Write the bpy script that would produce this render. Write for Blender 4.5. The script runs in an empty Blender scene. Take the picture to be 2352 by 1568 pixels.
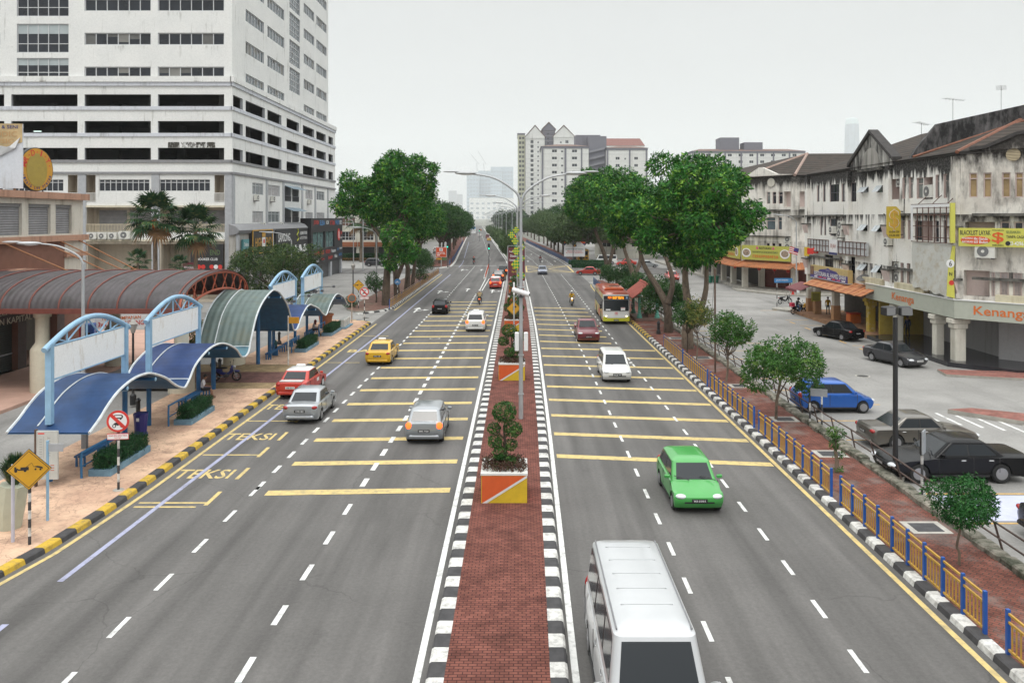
import bpy, math, random
from mathutils import Vector, Matrix
from math import sin, cos, pi, radians, atan2, sqrt
RND = random.Random(11)
scene = bpy.context.scene
COL = scene.collection
# ---------------------------------------------------------------- camera
cam = bpy.data.cameras.new("camera"); camo = bpy.data.objects.new("camera", cam); COL.objects.link(camo)
camo.location = (0, 0, 10); camo.rotation_euler = (radians(90), 0, 0)
cam.lens = 28.0; cam.sensor_width = 36.0; cam.shift_x = -14/2352; cam.shift_y = -284/2352
cam.clip_start = 0.1; cam.clip_end = 20000
scene.camera = camo
# ---------------------------------------------------------------- sky and sun (overcast)
SUN_EL, SUN_AZ = radians(62), radians(188)
world = bpy.data.worlds.new("World"); scene.world = world; world.use_nodes = True
wt = world.node_tree; wn = wt.nodes; wl = wt.links
bg = wn["Background"]; bg.inputs[1].default_value = 0.10
sky = wn.new("ShaderNodeTexSky"); sky.sky_type = 'NISHITA'; sky.sun_disc = False
sky.sun_elevation = SUN_EL; sky.sun_rotation = SUN_AZ; sky.dust_density = 4; sky.air_density = 1.2
hs = wn.new("ShaderNodeHueSaturation"); hs.inputs["Saturation"].default_value = .25; hs.inputs["Value"].default_value = 1.0
wl.new(sky.outputs[0], hs.inputs["Color"])
wtc = wn.new("ShaderNodeTexCoord"); wsx = wn.new("ShaderNodeSeparateXYZ"); wl.new(wtc.outputs["Generated"], wsx.inputs[0])
wmr = wn.new("ShaderNodeMapRange"); wl.new(wsx.outputs["Z"], wmr.inputs[0])
wmr.inputs[1].default_value = 0.0; wmr.inputs[2].default_value = 1.0; wmr.inputs[3].default_value = 7.0; wmr.inputs[4].default_value = 7.0
wm3 = wn.new("ShaderNodeMapRange"); wl.new(wsx.outputs["Z"], wm3.inputs[0]); wm3.interpolation_type = 'SMOOTHSTEP'
wm3.inputs[1].default_value = .26; wm3.inputs[2].default_value = .8; wm3.inputs[3].default_value = 0; wm3.inputs[4].default_value = 15.5
wad = wn.new("ShaderNodeMath"); wad.operation = 'ADD'; wl.new(wmr.outputs[0], wad.inputs[0]); wl.new(wm3.outputs[0], wad.inputs[1])
wno = wn.new("ShaderNodeTexNoise"); wno.inputs["Scale"].default_value = 2.2; wno.inputs["Detail"].default_value = 5
wmp = wn.new("ShaderNodeMapping"); wmp.inputs["Scale"].default_value = (1, 1, 3.5); wl.new(wtc.outputs["Generated"], wmp.inputs[0]); wl.new(wmp.outputs[0], wno.inputs["Vector"])
wmr2 = wn.new("ShaderNodeMapRange"); wl.new(wno.outputs[0], wmr2.inputs[0]); wmr2.inputs[1].default_value = .3; wmr2.inputs[2].default_value = .7
wmr2.inputs[3].default_value = .965; wmr2.inputs[4].default_value = 1.03
wmu = wn.new("ShaderNodeMath"); wmu.operation = 'MULTIPLY'; wl.new(wad.outputs[0], wmu.inputs[0]); wl.new(wmr2.outputs[0], wmu.inputs[1])
wcl = wn.new("ShaderNodeMix"); wcl.data_type = 'RGBA'; wcl.blend_type = 'MULTIPLY'; wcl.inputs[0].default_value = 1
wcl.inputs[7].default_value = (.972, .995, .99, 1); wl.new(wmu.outputs[0], wcl.inputs[6])
wmx = wn.new("ShaderNodeMix"); wmx.data_type = 'RGBA'; wmx.inputs[0].default_value = .94
wl.new(hs.outputs[0], wmx.inputs[6]); wl.new(wcl.outputs[2], wmx.inputs[7]); wl.new(wmx.outputs[2], bg.inputs[0])
sl = bpy.data.lights.new("sun", 'SUN'); sl.energy = 0.7; sl.angle = radians(14); sl.color = (1, .96, .9)
so = bpy.data.objects.new("sun", sl); COL.objects.link(so); so.location = (30, -40, 90)
so.rotation_euler = (pi/2 - SUN_EL, 0, pi - SUN_AZ + 0.0)
vs = scene.view_settings; vs.view_transform = 'Standard'; vs.look = 'None'; vs.exposure = 0.08; vs.gamma = 1.0
try:
    scene.cycles.use_denoising = True
    scene.cycles.max_bounces = 6; scene.cycles.volume_bounces = 3; scene.cycles.transparent_max_bounces = 8
    scene.cycles.caustics_reflective = False; scene.cycles.caustics_refractive = False
except Exception: pass
# ---------------------------------------------------------------- materials
MATS = {}
def _mat(name):
    m = bpy.data.materials.new(name); m.use_nodes = True
    nt = m.node_tree; b = nt.nodes["Principled BSDF"]
    return m, nt, b
def lnk(nt, a, b): nt.links.new(a, b)
def mixrgb(nt, fac, a, b, mode='MIX'):
    n = nt.nodes.new("ShaderNodeMix"); n.data_type = 'RGBA'; n.blend_type = mode
    for i, v in ((0, fac), (6, a), (7, b)):
        if hasattr(v, 'links'): lnk(nt, v, n.inputs[i])
        elif i == 0: n.inputs[i].default_value = v
        else: n.inputs[i].default_value = (*v[:3], 1)
    return n.outputs[2]
def noise(nt, vec, scale, detail=4, rough=.55):
    n = nt.nodes.new("ShaderNodeTexNoise"); n.inputs["Scale"].default_value = scale; n.inputs["Detail"].default_value = detail
    n.inputs["Roughness"].default_value = rough
    if vec is not None: lnk(nt, vec, n.inputs["Vector"])
    return n.outputs[0]
def ramp(nt, v, a, b, lo=0., hi=1.):
    n = nt.nodes.new("ShaderNodeMapRange"); lnk(nt, v, n.inputs[0])
    for i, x in zip((1, 2, 3, 4), (a, b, lo, hi)): n.inputs[i].default_value = x
    return n.outputs[0]
def math2(nt, op, a, b):
    n = nt.nodes.new("ShaderNodeMath"); n.operation = op
    for i, v in ((0, a), (1, b)):
        if hasattr(v, 'links'): lnk(nt, v, n.inputs[i])
        else: n.inputs[i].default_value = v
    return n.outputs[0]
def wpos(nt, sc=(1, 1, 1), rot=(0, 0, 0)):
    g = nt.nodes.new("ShaderNodeNewGeometry")
    if sc == (1, 1, 1) and rot == (0, 0, 0): return g.outputs["Position"]
    m = nt.nodes.new("ShaderNodeMapping"); lnk(nt, g.outputs["Position"], m.inputs[0]); m.inputs["Scale"].default_value = sc; m.inputs["Rotation"].default_value = rot
    return m.outputs[0]
def opos(nt):
    return nt.nodes.new("ShaderNodeTexCoord").outputs["Object"]
def bump(nt, b, h, strength=.3, dist=.02):
    n = nt.nodes.new("ShaderNodeBump"); n.inputs["Strength"].default_value = strength; n.inputs["Distance"].default_value = dist
    lnk(nt, h, n.inputs["Height"]); lnk(nt, n.outputs[0], b.inputs["Normal"])
def M(name, col=None, rough=.6, metal=0., var=.12, vs=3., coat=0., spec=.5, emit=0., bmp=0.):
    """plain paint-like material with a little procedural unevenness"""
    if name in MATS: return MATS[name]
    m, nt, b = _mat(name)
    b.inputs["Roughness"].default_value = rough; b.inputs["Metallic"].default_value = metal
    b.inputs["Specular IOR Level"].default_value = spec; b.inputs["Coat Weight"].default_value = coat
    b.inputs["Coat Roughness"].default_value = .06
    if var > 0:
        n = noise(nt, opos(nt), vs, 5)
        f = ramp(nt, n, .3, .7, 1-var, 1+var*.6)
        lnk(nt, mixrgb(nt, 1., col, f, 'MULTIPLY'), b.inputs["Base Color"])
        if bmp: bump(nt, b, n, bmp)
    else: b.inputs["Base Color"].default_value = (*col, 1)
    if emit: b.inputs["Emission Color"].default_value = (*col, 1); b.inputs["Emission Strength"].default_value = emit
    MATS[name] = m; return m
def M_stain(name, base, stain, amount=.5, zt=None, zh=3., streak=.12, scale=1., rough=.85, base2=None, sharp=.12, brick=0):
    """painted masonry with vertical streaks of grime; zt = heights under which the mould hangs"""
    if name in MATS: return MATS[name]
    m, nt, b = _mat(name); b.inputs["Roughness"].default_value = rough; b.inputs["Specular IOR Level"].default_value = .25
    p1 = wpos(nt, (1*scale, 1*scale, streak*scale)); p2 = wpos(nt)
    s = noise(nt, p1, 1.6, 6, .65); l = noise(nt, p2, .35*scale, 4, .6); f = noise(nt, p2, 5*scale, 5, .6)
    v = math2(nt, 'ADD', math2(nt, 'MULTIPLY', s, .74), math2(nt, 'MULTIPLY', l, .26))
    if zt:
        g = nt.nodes.new("ShaderNodeSeparateXYZ"); lnk(nt, wpos(nt), g.inputs[0])
        for z, wgt in zt:
            up = ramp(nt, g.outputs[2], z-zh, z, 0, wgt)
            cut = math2(nt, 'LESS_THAN', g.outputs[2], z+.02)
            v = math2(nt, 'ADD', v, math2(nt, 'MULTIPLY', math2(nt, 'POWER', up, 1.6), cut))
    t = .72-.32*amount
    k = ramp(nt, v, t-sharp, t+sharp)
    k = math2(nt, 'MULTIPLY', k, ramp(nt, f, .3, .55, .88, 1))
    bc = base
    if base2: bc = mixrgb(nt, ramp(nt, l, .35, .65), base, base2)
    bc = mixrgb(nt, 1., bc, ramp(nt, f, .2, .8, .9, 1.06), 'MULTIPLY')
    lnk(nt, mixrgb(nt, k, bc, stain), b.inputs["Base Color"])
    bump(nt, b, f, .15, .03)
    MATS[name] = m; return m
def M_asphalt(name, col, patch=.12, streakx=True):
    if name in MATS: return MATS[name]
    m, nt, b = _mat(name); b.inputs["Roughness"].default_value = .82; b.inputs["Specular IOR Level"].default_value = .3
    g = noise(nt, wpos(nt), 9, 8, .85); l = noise(nt, wpos(nt), .22, 5, .6); st = noise(nt, wpos(nt, (1, .035, 1)), 1.1, 4, .5)
    f = math2(nt, 'ADD', ramp(nt, g, .3, .7, -.22, .22), ramp(nt, l, .3, .7, 1-patch, 1+patch))
    if streakx: f = math2(nt, 'MULTIPLY', f, ramp(nt, st, .32, .68, .70, 1.16))
    f = math2(nt, 'MULTIPLY', f, ramp(nt, noise(nt, wpos(nt, (1, .5, 1)), .9, 6, .7), .62, .8, 1, .68))
    w = nt.nodes.new("ShaderNodeMixRGB"); w.blend_type = 'LINEAR_LIGHT'; w.inputs[0].default_value = .35; lnk(nt, wpos(nt), w.inputs[1])
    q = nt.nodes.new("ShaderNodeTexNoise"); q.inputs["Scale"].default_value = .9; q.inputs["Detail"].default_value = 6; lnk(nt, wpos(nt), q.inputs["Vector"]); lnk(nt, q.outputs[1], w.inputs[2])
    v = nt.nodes.new("ShaderNodeTexVoronoi"); v.feature = 'DISTANCE_TO_EDGE'; v.inputs["Scale"].default_value = .17; lnk(nt, w.outputs[0], v.inputs["Vector"])
    crk = math2(nt, 'MULTIPLY', ramp(nt, v.outputs[0], .001, .004, .22, 0), ramp(nt, noise(nt, wpos(nt), .13, 3), .5, .58))
    f = math2(nt, 'MULTIPLY', f, math2(nt, 'SUBTRACT', 1., crk))
    oil = noise(nt, wpos(nt, (1, .12, 1)), .55, 5, .6); f = math2(nt, 'MULTIPLY', f, ramp(nt, oil, .55, .75, 1, .68))
    lnk(nt, mixrgb(nt, 1., col, f, 'MULTIPLY'), b.inputs["Base Color"]); bump(nt, b, g, .25, .01)
    MATS[name] = m; return m
def M_brick(name, c1, c2, mort, bw=.2, bh=.1, ms=.008, grey=None, off=.5, rot=0):
    if name in MATS: return MATS[name]
    m, nt, b = _mat(name); b.inputs["Roughness"].default_value = .85; b.inputs["Specular IOR Level"].default_value = .15
    n = nt.nodes.new("ShaderNodeTexBrick"); lnk(nt, wpos(nt, (1, 1, 1), (0, 0, rot)), n.inputs["Vector"])
    n.inputs["Color1"].default_value = (*c1, 1); n.inputs["Color2"].default_value = (*c2, 1); n.inputs["Mortar"].default_value = (*mort, 1)
    n.inputs["Scale"].default_value = 1; n.inputs["Brick Width"].default_value = bw; n.inputs["Row Height"].default_value = bh
    n.inputs["Mortar Size"].default_value = ms; n.offset = off
    c = n.outputs[0]; l = noise(nt, wpos(nt), .5, 6, .65)
    if grey: c = mixrgb(nt, ramp(nt, l, .5, .6), c, mixrgb(nt, .55, c, grey))
    c = mixrgb(nt, 1., c, ramp(nt, noise(nt, wpos(nt), 1.7, 6, .7), .3, .7, 1.15, .5), 'MULTIPLY')
    lnk(nt, c, b.inputs["Base Color"]); bump(nt, b, n.outputs[1], -.4, .01)
    MATS[name] = m; return m
def M_cracked(name, base, base2, crack):
    m, nt, b = _mat(name); b.inputs["Roughness"].default_value = .9; b.inputs["Specular IOR Level"].default_value = .15
    p = wpos(nt); v = nt.nodes.new("ShaderNodeTexVoronoi"); v.feature = 'DISTANCE_TO_EDGE'; v.inputs["Scale"].default_value = 3.4
    w = nt.nodes.new("ShaderNodeMixRGB"); w.blend_type = 'LINEAR_LIGHT'; w.inputs[0].default_value = .08; lnk(nt, p, w.inputs[1])
    nn = nt.nodes.new("ShaderNodeTexNoise"); nn.inputs["Scale"].default_value = 5; lnk(nt, p, nn.inputs["Vector"]); lnk(nt, nn.outputs[1], w.inputs[2])
    lnk(nt, w.outputs[0], v.inputs["Vector"])
    l = noise(nt, p, .5, 6, .65)
    c = mixrgb(nt, ramp(nt, l, .38, .64), base, base2)
    c = mixrgb(nt, ramp(nt, noise(nt, p, 1.3, 7, .75), .5, .68, 0, .7), c, (.20, .13, .10))
    k = math2(nt, 'MULTIPLY', ramp(nt, v.outputs[0], 0, .035, .8, 0), ramp(nt, noise(nt, p, .8, 3), .35, .6))
    lnk(nt, mixrgb(nt, k, c, crack), b.inputs["Base Color"])
    MATS[name] = m; return m
def M_leaf(name, dark, light, tip, nscale=.9, trans=.1):
    m, nt, b = _mat(name); b.inputs["Roughness"].default_value = .55; b.inputs["Specular IOR Level"].default_value = .2
    g = nt.nodes.new("ShaderNodeNewGeometry"); r = g.outputs["Random Per Island"]
    l = noise(nt, g.outputs["Position"], nscale, 3, .5)
    f = math2(nt, 'ADD', math2(nt, 'MULTIPLY', r, .55), ramp(nt, l, .3, .7, -.1, .55))
    c = mixrgb(nt, f, dark, light)
    c = mixrgb(nt, ramp(nt, math2(nt, 'ADD', noise(nt, g.outputs["Position"], nscale*1.9, 2), math2(nt, 'MULTIPLY', r, .1)), .60, .72), c, tip)
    lnk(nt, c, b.inputs["Base Color"])
    t = nt.nodes.new("ShaderNodeBsdfTranslucent"); lnk(nt, c, t.inputs[0])
    mx = nt.nodes.new("ShaderNodeMixShader"); mx.inputs[0].default_value = trans
    lnk(nt, b.outputs[0], mx.inputs[1]); lnk(nt, t.outputs[0], mx.inputs[2]); lnk(nt, mx.outputs[0], nt.nodes["Material Output"].inputs[0])
    MATS[name] = m; return m
def M_ribs(name, col, period, axis, var=.15, rough=.6, depth=.35, stain=None):
    """corrugated / slatted / tiled sheet: a wave along one world axis as bump and slight tint of the grooves"""
    if name in MATS: return MATS[name]
    m, nt, b = _mat(name); b.inputs["Roughness"].default_value = rough; b.inputs["Specular IOR Level"].default_value = .3
    g = nt.nodes.new("ShaderNodeSeparateXYZ"); lnk(nt, wpos(nt), g.inputs[0])
    s = math2(nt, 'SINE', math2(nt, 'MULTIPLY', g.outputs[axis], 2*pi/period), 0)
    n = noise(nt, wpos(nt), 1.2, 6, .65)
    c = mixrgb(nt, 1., col, ramp(nt, n, .3, .7, 1-var, 1+var), 'MULTIPLY')
    if stain: c = mixrgb(nt, ramp(nt, noise(nt, wpos(nt), .8, 6, .7), .5, .62), c, stain)
    c = mixrgb(nt, 1., c, ramp(nt, s, -1, 1, 1-depth, 1), 'MULTIPLY')
    lnk(nt, c, b.inputs["Base Color"]); bump(nt, b, s, .5, .03)
    MATS[name] = m; return m
# ---------------------------------------------------------------- mesh helpers
V = Vector
OFF = {}
def put(name, mesh, parent=None, loc=(0, 0, 0), rz=0.):
    o = bpy.data.objects.new(name, mesh); COL.objects.link(o)
    o.location = loc; o.rotation_euler = (0, 0, rz)
    if parent is not None:
        o.parent = parent
        if parent.name in OFF: OFF[o.name] = OFF[parent.name]
    return o
def tag(o, label=None, cat=None, group=None, kind=None):
    if label: o['label'] = label
    if cat: o['category'] = cat
    if group: o['group'] = group
    if kind: o['kind'] = kind
    return o
def thing(name, label, cat, loc=(0, 0, 0), rz=0., group=None, world=False):
    """an Empty at the base of a thing; world=True: its parts are given in world coordinates"""
    o = bpy.data.objects.new(name, None); COL.objects.link(o); o.location = loc; o.rotation_euler = (0, 0, rz)
    o.empty_display_size = .3
    if world: OFF[o.name] = V(loc)
    return tag(o, label, cat, group)
def copy_tree(o, loc=None, rz=None, label=None, parent=None, sc=None):
    c = o.copy(); COL.objects.link(c)
    if parent is not None: c.parent = parent
    if loc is not None: c.location = loc
    if rz is not None: c.rotation_euler = (0, 0, rz)
    if sc is not None: c.scale = (sc, sc, sc) if not isinstance(sc, tuple) else sc
    if label: c['label'] = label
    for ch in list(o.children): copy_tree(ch, parent=c)
    return c
class MB:
    def __init__(s): s.v = []; s.f = []; s.m = []; s.mats = []; s.sm = []
    def mi(s, m):
        if m not in s.mats: s.mats.append(m)
        return s.mats.index(m)
    def add(s, vs, fs, m, smooth=False):
        b = len(s.v); s.v.extend(vs); i = s.mi(m)
        for f in fs: s.f.append([b+k for k in f]); s.m.append(i); s.sm.append(smooth)
        return s
    def quad(s, a, b, c, d, m): return s.add([a, b, c, d], [(0, 1, 2, 3)], m)
    def box(s, x0, x1, y0, y1, z0, z1, m):
        return s.add([(x0, y0, z0), (x1, y0, z0), (x1, y1, z0), (x0, y1, z0), (x0, y0, z1), (x1, y0, z1), (x1, y1, z1), (x0, y1, z1)],
                     [(3, 2, 1, 0), (4, 5, 6, 7), (0, 1, 5, 4), (1, 2, 6, 5), (2, 3, 7, 6), (3, 0, 4, 7)], m)
    def cbox(s, c, d, m, rz=0., bev=0.):
        x, y, z = c; a, b, h = d[0]/2, d[1]/2, d[2]/2; cs, sn = cos(rz), sin(rz)
        def P(u, w, t): return (x+u*cs-w*sn, y+u*sn+w*cs, z+t)
        if bev <= 0:
            vs = [P(u, w, t) for t in (-h, h) for u, w in ((-a, -b), (a, -b), (a, b), (-a, b))]
            return s.add(vs, [(3, 2, 1, 0), (4, 5, 6, 7), (0, 1, 5, 4), (1, 2, 6, 5), (2, 3, 7, 6), (3, 0, 4, 7)], m)
        vs = []; e = bev
        for t, k in ((-h, e), (-h+e, 0), (h-e, 0), (h, e)):
            A, B = a-k, b-k
            vs += [P(u, w, t) for u, w in ((-A+e, -B), (A-e, -B), (A, -B+e), (A, B-e), (A-e, B), (-A+e, B), (-A, B-e), (-A, -B+e))]
        fs = [tuple(range(7, -1, -1)), tuple(range(24, 32))]
        for L in range(3): fs += [(L*8+i, L*8+(i+1) % 8, L*8+8+(i+1) % 8, L*8+8+i) for i in range(8)]
        return s.add(vs, fs, m)
    def tube(s, pts, r, m, n=8, caps=True, smooth=True):
        pts = [V(p) for p in pts]; rs = r if isinstance(r, (list, tuple)) else [r]*len(pts)
        vs = []; fs = []; up = None
        for i, p in enumerate(pts):
            t = (pts[min(i+1, len(pts)-1)]-pts[max(i-1, 0)])
            t = t.normalized() if t.length > 1e-9 else V((0, 0, 1))
            if up is None:
                a = V((0, 0, 1)) if abs(t.z) < .9 else V((1, 0, 0))
                up = t.cross(a).normalized()
            u = (up-t*up.dot(t)); u = u.normalized() if u.length > 1e-6 else t.orthogonal().normalized(); up = u; w = t.cross(u)
            vs += [tuple(p+(u*cos(2*pi*k/n)+w*sin(2*pi*k/n))*rs[i]) for k in range(n)]
        for i in range(len(pts)-1):
            fs += [(i*n+k, i*n+(k+1) % n, (i+1)*n+(k+1) % n, (i+1)*n+k) for k in range(n)]
        s.add(vs, fs, m, smooth)
        if caps:
            s.add(vs[:n], [tuple(range(n-1, -1, -1))], m); s.add(vs[-n:], [tuple(range(n))], m)
        return s
    def cyl(s, x, y, z0, z1, r, m, n=12, r2=None):
        return s.tube([(x, y, z0), (x, y, z1)], [r, r if r2 is None else r2], m, n)
    def lathe(s, prof, c, m, n=16, axis='z', smooth=True):
        """prof: (radius, height) pairs"""
        vs = []; fs = []; cx, cy, cz = c
        for r, h in prof:
            for k in range(n):
                a = 2*pi*k/n; p = (r*cos(a), r*sin(a), h)
                if axis == 'x': p = (p[2], p[0], p[1])
                elif axis == 'y': p = (p[1], p[2], p[0])
                vs.append((cx+p[0], cy+p[1], cz+p[2]))
        for i in range(len(prof)-1): fs += [(i*n+k, i*n+(k+1) % n, (i+1)*n+(k+1) % n, (i+1)*n+k) for k in range(n)]
        fs += [tuple(range(n-1, -1, -1)), tuple(range((len(prof)-1)*n, len(prof)*n))]
        return s.add(vs, fs, m, smooth)
    def ell(s, c, r, m, nu=10, nv=7, rz=0.):
        prof = []
        vs = []; fs = []; cs, sn = cos(rz), sin(rz)
        for j in range(1, nv):
            a = pi*j/nv
            for k in range(nu):
                b = 2*pi*k/nu; x, y, z = r[0]*sin(a)*cos(b), r[1]*sin(a)*sin(b), -r[2]*cos(a)
                vs.append((c[0]+x*cs-y*sn, c[1]+x*sn+y*cs, c[2]+z))
        for j in range(nv-2): fs += [(j*nu+k, j*nu+(k+1) % nu, (j+1)*nu+(k+1) % nu, (j+1)*nu+k) for k in range(nu)]
        b = len(vs); vs += [(c[0], c[1], c[2]-r[2]), (c[0], c[1], c[2]+r[2])]
        fs += [(b, (k+1) % nu, k) for k in range(nu)] + [(b+1, (nv-2)*nu+k, (nv-2)*nu+(k+1) % nu) for k in range(nu)]
        return s.add(vs, fs, m, True)
    def prism(s, poly, z0, z1, m, mside=None):
        n = len(poly)
        a = sum(poly[i][0]*poly[(i+1) % n][1]-poly[(i+1) % n][0]*poly[i][1] for i in range(n))
        if a < 0: poly = poly[::-1]
        vs = [(x, y, z0) for x, y in poly]+[(x, y, z1) for x, y in poly]
        s.add(vs, [tuple(range(n, 2*n))], m)
        return s.add(vs, [(i, (i+1) % n, n+(i+1) % n, n+i) for i in range(n)]+[tuple(range(n-1, -1, -1))], mside or m)
    def fbox(s, fr, a0, a1, b0, b1, d0, d1, m):
        """box in a wall frame: a along the wall, b up, d outwards"""
        vs = [fr.p(a, b, d) for d in (d0, d1) for a, b in ((a0, b0), (a1, b0), (a1, b1), (a0, b1))]
        return s.add(vs, [(3, 2, 1, 0), (4, 5, 6, 7), (0, 1, 5, 4), (1, 2, 6, 5), (2, 3, 7, 6), (3, 0, 4, 7)], m)
    def fpoly(s, fr, pts, d0, d1, m):
        n = len(pts); vs = [fr.p(a, b, d0) for a, b in pts]+[fr.p(a, b, d1) for a, b in pts]
        ar = sum(pts[i][0]*pts[(i+1) % n][1]-pts[(i+1) % n][0]*pts[i][1] for i in range(n))
        fs = [tuple(range(n, 2*n)), tuple(range(n-1, -1, -1))]+[(i, (i+1) % n, n+(i+1) % n, n+i) for i in range(n)]
        if ar < 0: fs = [f[::-1] for f in fs]
        return s.add(vs, fs, m)
    def fdisc(s, fr, a, b, r, d0, d1, m, n=24, r2=None):
        return s.fpoly(fr, [(a+r*cos(2*pi*k/n), b+(r2 or r)*sin(2*pi*k/n)) for k in range(n)], d0, d1, m)
    def fquad(s, fr, a0, a1, b0, b1, d, m): return s.add([fr.p(a0, b0, d), fr.p(a1, b0, d), fr.p(a1, b1, d), fr.p(a0, b1, d)], [(0, 1, 2, 3)], m)
    def text(s, fr, txt, a, b, w, h, m, d=.01, shear=0.):
        """lettering of width w and height h centred on (a, b) of a frame"""
        vs, fs, bb = glyphs(txt)
        if not vs: return s
        x0, x1, y0, y1 = bb; sx = w/max(x1-x0, 1e-6); sy = h/max(y1-y0, 1e-6)
        return s.add([fr.p(a+((x-x0)*sx-w/2)+shear*((y-y0)*sy-h/2), b+(y-y0)*sy-h/2, d) for x, y in vs], fs, m)
    def build(s, name, parent=None, loc=(0, 0, 0), rz=0., sharp=35):
        me = bpy.data.meshes.new(name)
        off = OFF.get(parent.name) if parent is not None else None
        vs = s.v if off is None else [(v[0]-off.x, v[1]-off.y, v[2]-off.z) for v in s.v]
        me.from_pydata([tuple(v) for v in vs], [], s.f)
        for m in s.mats: me.materials.append(m)
        me.polygons.foreach_set("material_index", s.m); me.polygons.foreach_set("use_smooth", s.sm)
        me.update()
        if sharp and any(s.sm): me.set_sharp_from_angle(angle=radians(sharp))
        return put(name, me, parent, loc, rz)
class Fr:
    """a wall frame: o = corner, u = direction to the right seen from outside, w = up, n = outward"""
    def __init__(s, o, u, w=(0, 0, 1)):
        s.o = V(o); s.u = V(u).normalized(); s.w = V(w).normalized(); s.n = s.u.cross(s.w)
    def p(s, a, b, d=0): return tuple(s.o+s.u*a+s.w*b+s.n*d)
    def hit(s, x, y):
        c = V((0, 0, 10)); r = V(((x-1190)/1830, 1, -(y-500)/1830)); t = (s.o-c).dot(s.n)/r.dot(s.n); q = c+r*t-s.o
        return q.dot(s.u), q.dot(s.w)
GL = {}
def glyphs(txt):
    if txt in GL: return GL[txt]
    c = bpy.data.curves.new("lettering", 'FONT'); c.body = txt; c.resolution_u = 2; c.size = 1; c.offset = .014
    o = bpy.data.objects.new("lettering", c); TMP.collection.objects.link(o)
    TMP.view_layers[0].update(); dg = TMP.view_layers[0].depsgraph
    me = o.evaluated_get(dg).to_mesh(); vs = [(v.co.x, v.co.y) for v in me.vertices]; fs = [tuple(p.vertices) for p in me.polygons]
    o.evaluated_get(dg).to_mesh_clear(); bpy.data.objects.remove(o); bpy.data.curves.remove(c)
    bb = (min(v[0] for v in vs), max(v[0] for v in vs), min(v[1] for v in vs), max(v[1] for v in vs)) if vs else (0, 1, 0, 1)
    GL[txt] = (vs, fs, bb); return GL[txt]
TMP = bpy.data.scenes.new("lettering_tmp")
def facade(mb, fr, W, H, ops, depth, m, mr=None, b0=0., a0=0.):
    """wall sheet with rectangular openings (a0, b0, a1, b1) and their reveals"""
    us = sorted({a0, a0+W}|{x for o in ops for x in (o[0], o[2])}); vs = sorted({b0, b0+H}|{x for o in ops for x in (o[1], o[3])})
    us = [x for x in us if a0 <= x <= a0+W]; vs = [x for x in vs if b0 <= x <= b0+H]
    for j in range(len(vs)-1):
        run = None
        for i in range(len(us)):
            solid = False
            if i < len(us)-1:
                cu, cv = (us[i]+us[i+1])/2, (vs[j]+vs[j+1])/2
                solid = not any(o[0] < cu < o[2] and o[1] < cv < o[3] for o in ops)
            if solid and run is None: run = us[i]
            if not solid and run is not None:
                mb.fquad(fr, run, us[i], vs[j], vs[j+1], 0, m); run = None
    for o in ops:
        x0, y0, x1, y1 = o[:4]; D = o[4] if len(o) > 4 else depth; P = fr.p; r = mr or m
        mb.quad(P(x0, y0, 0), P(x0, y1, 0), P(x0, y1, -D), P(x0, y0, -D), r); mb.quad(P(x1, y1, 0), P(x1, y0, 0), P(x1, y0, -D), P(x1, y1, -D), r)
        mb.quad(P(x1, y0, 0), P(x0, y0, 0), P(x0, y0, -D), P(x1, y0, -D), r); mb.quad(P(x0, y1, 0), P(x1, y1, 0), P(x1, y1, -D), P(x0, y1, -D), r)
def window(parent, fr, o, depth, glass, frame, nx=1, ys=(), fw=.06, name='window', bars=0, top=None, blinds=0.):
    """glazing of one opening: pane, frame and mullions (one mesh)"""
    x0, y0, x1, y1 = o[:4]; b = MB(); d = -depth
    b.fquad(fr, x0, x1, y0, y1, d+.02, glass)
    if top: b.fquad(fr, x0, x1, y1-top[0]*(y1-y0), y1, d+.03, top[1])
    for k in range(nx):
        if RND.random() < blinds: b.fquad(fr, x0+(x1-x0)*k/nx, x0+(x1-x0)*(k+1)/nx, y1-(y1-y0)*RND.choice((.3, .5, .75, 1.)), y1, d+.028, M('blind_'+'ab'[k % 2], ((.13, .13, .125), (.22, .215, .2))[k % 2], .8))
    for k in range(nx+1):
        x = x0+(x1-x0)*k/nx; l, r = max(x0, x-fw/2), min(x1, x+fw/2)
        if k == 0: r = x0+fw
        if k == nx: l = x1-fw
        b.fbox(fr, l, r, y0, y1, d+.0, d+.09, frame)
    for y in (y0, y1-fw)+tuple(y0+(y1-y0)*t for t in ys): b.fbox(fr, x0+fw, x1-fw, y, y+fw, d+.005, d+.082, frame)
    for k in range(1, bars): b.fbox(fr, x0+(x1-x0)*k/bars-.012, x0+(x1-x0)*k/bars+.012, y0, y1, d+.1, d+.125, frame)
    return b.build(name, parent)
def aircon(parent, fr, a, b, s=1., d=0.):
    m = MB(); w, h, t = .85*s, .62*s, .34*s
    m.fbox(fr, a-w/2, a+w/2, b, b+h, d+.08, d+.08+t, M('ac_case', (.66, .65, .6), .5))
    m.fdisc(fr, a-.08*s, b+h*.5, h*.4, d+.08+t, d+.1+t, M('ac_grille', (.16, .16, .16), .6), 16)
    m.fdisc(fr, a-.08*s, b+h*.5, h*.12, d+.1+t, d+.115+t, M('ac_case', (.66, .65, .6), .5), 10)
    m.fbox(fr, a-w*.4, a-w*.3, b-.08, b, d+.0, d+.08+t, M('steel_dark', (.09, .08, .08), .6)); m.fbox(fr, a+w*.3, a+w*.4, b-.08, b, d+.0, d+.08+t, M('steel_dark'))
    return m.build('air_conditioner', parent)
def bend(Y): 
    t = max(0., Y-155); return -.053*(t if t > 30 else t*t/60+0.) + (.053*15 if t > 30 else 0)
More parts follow.
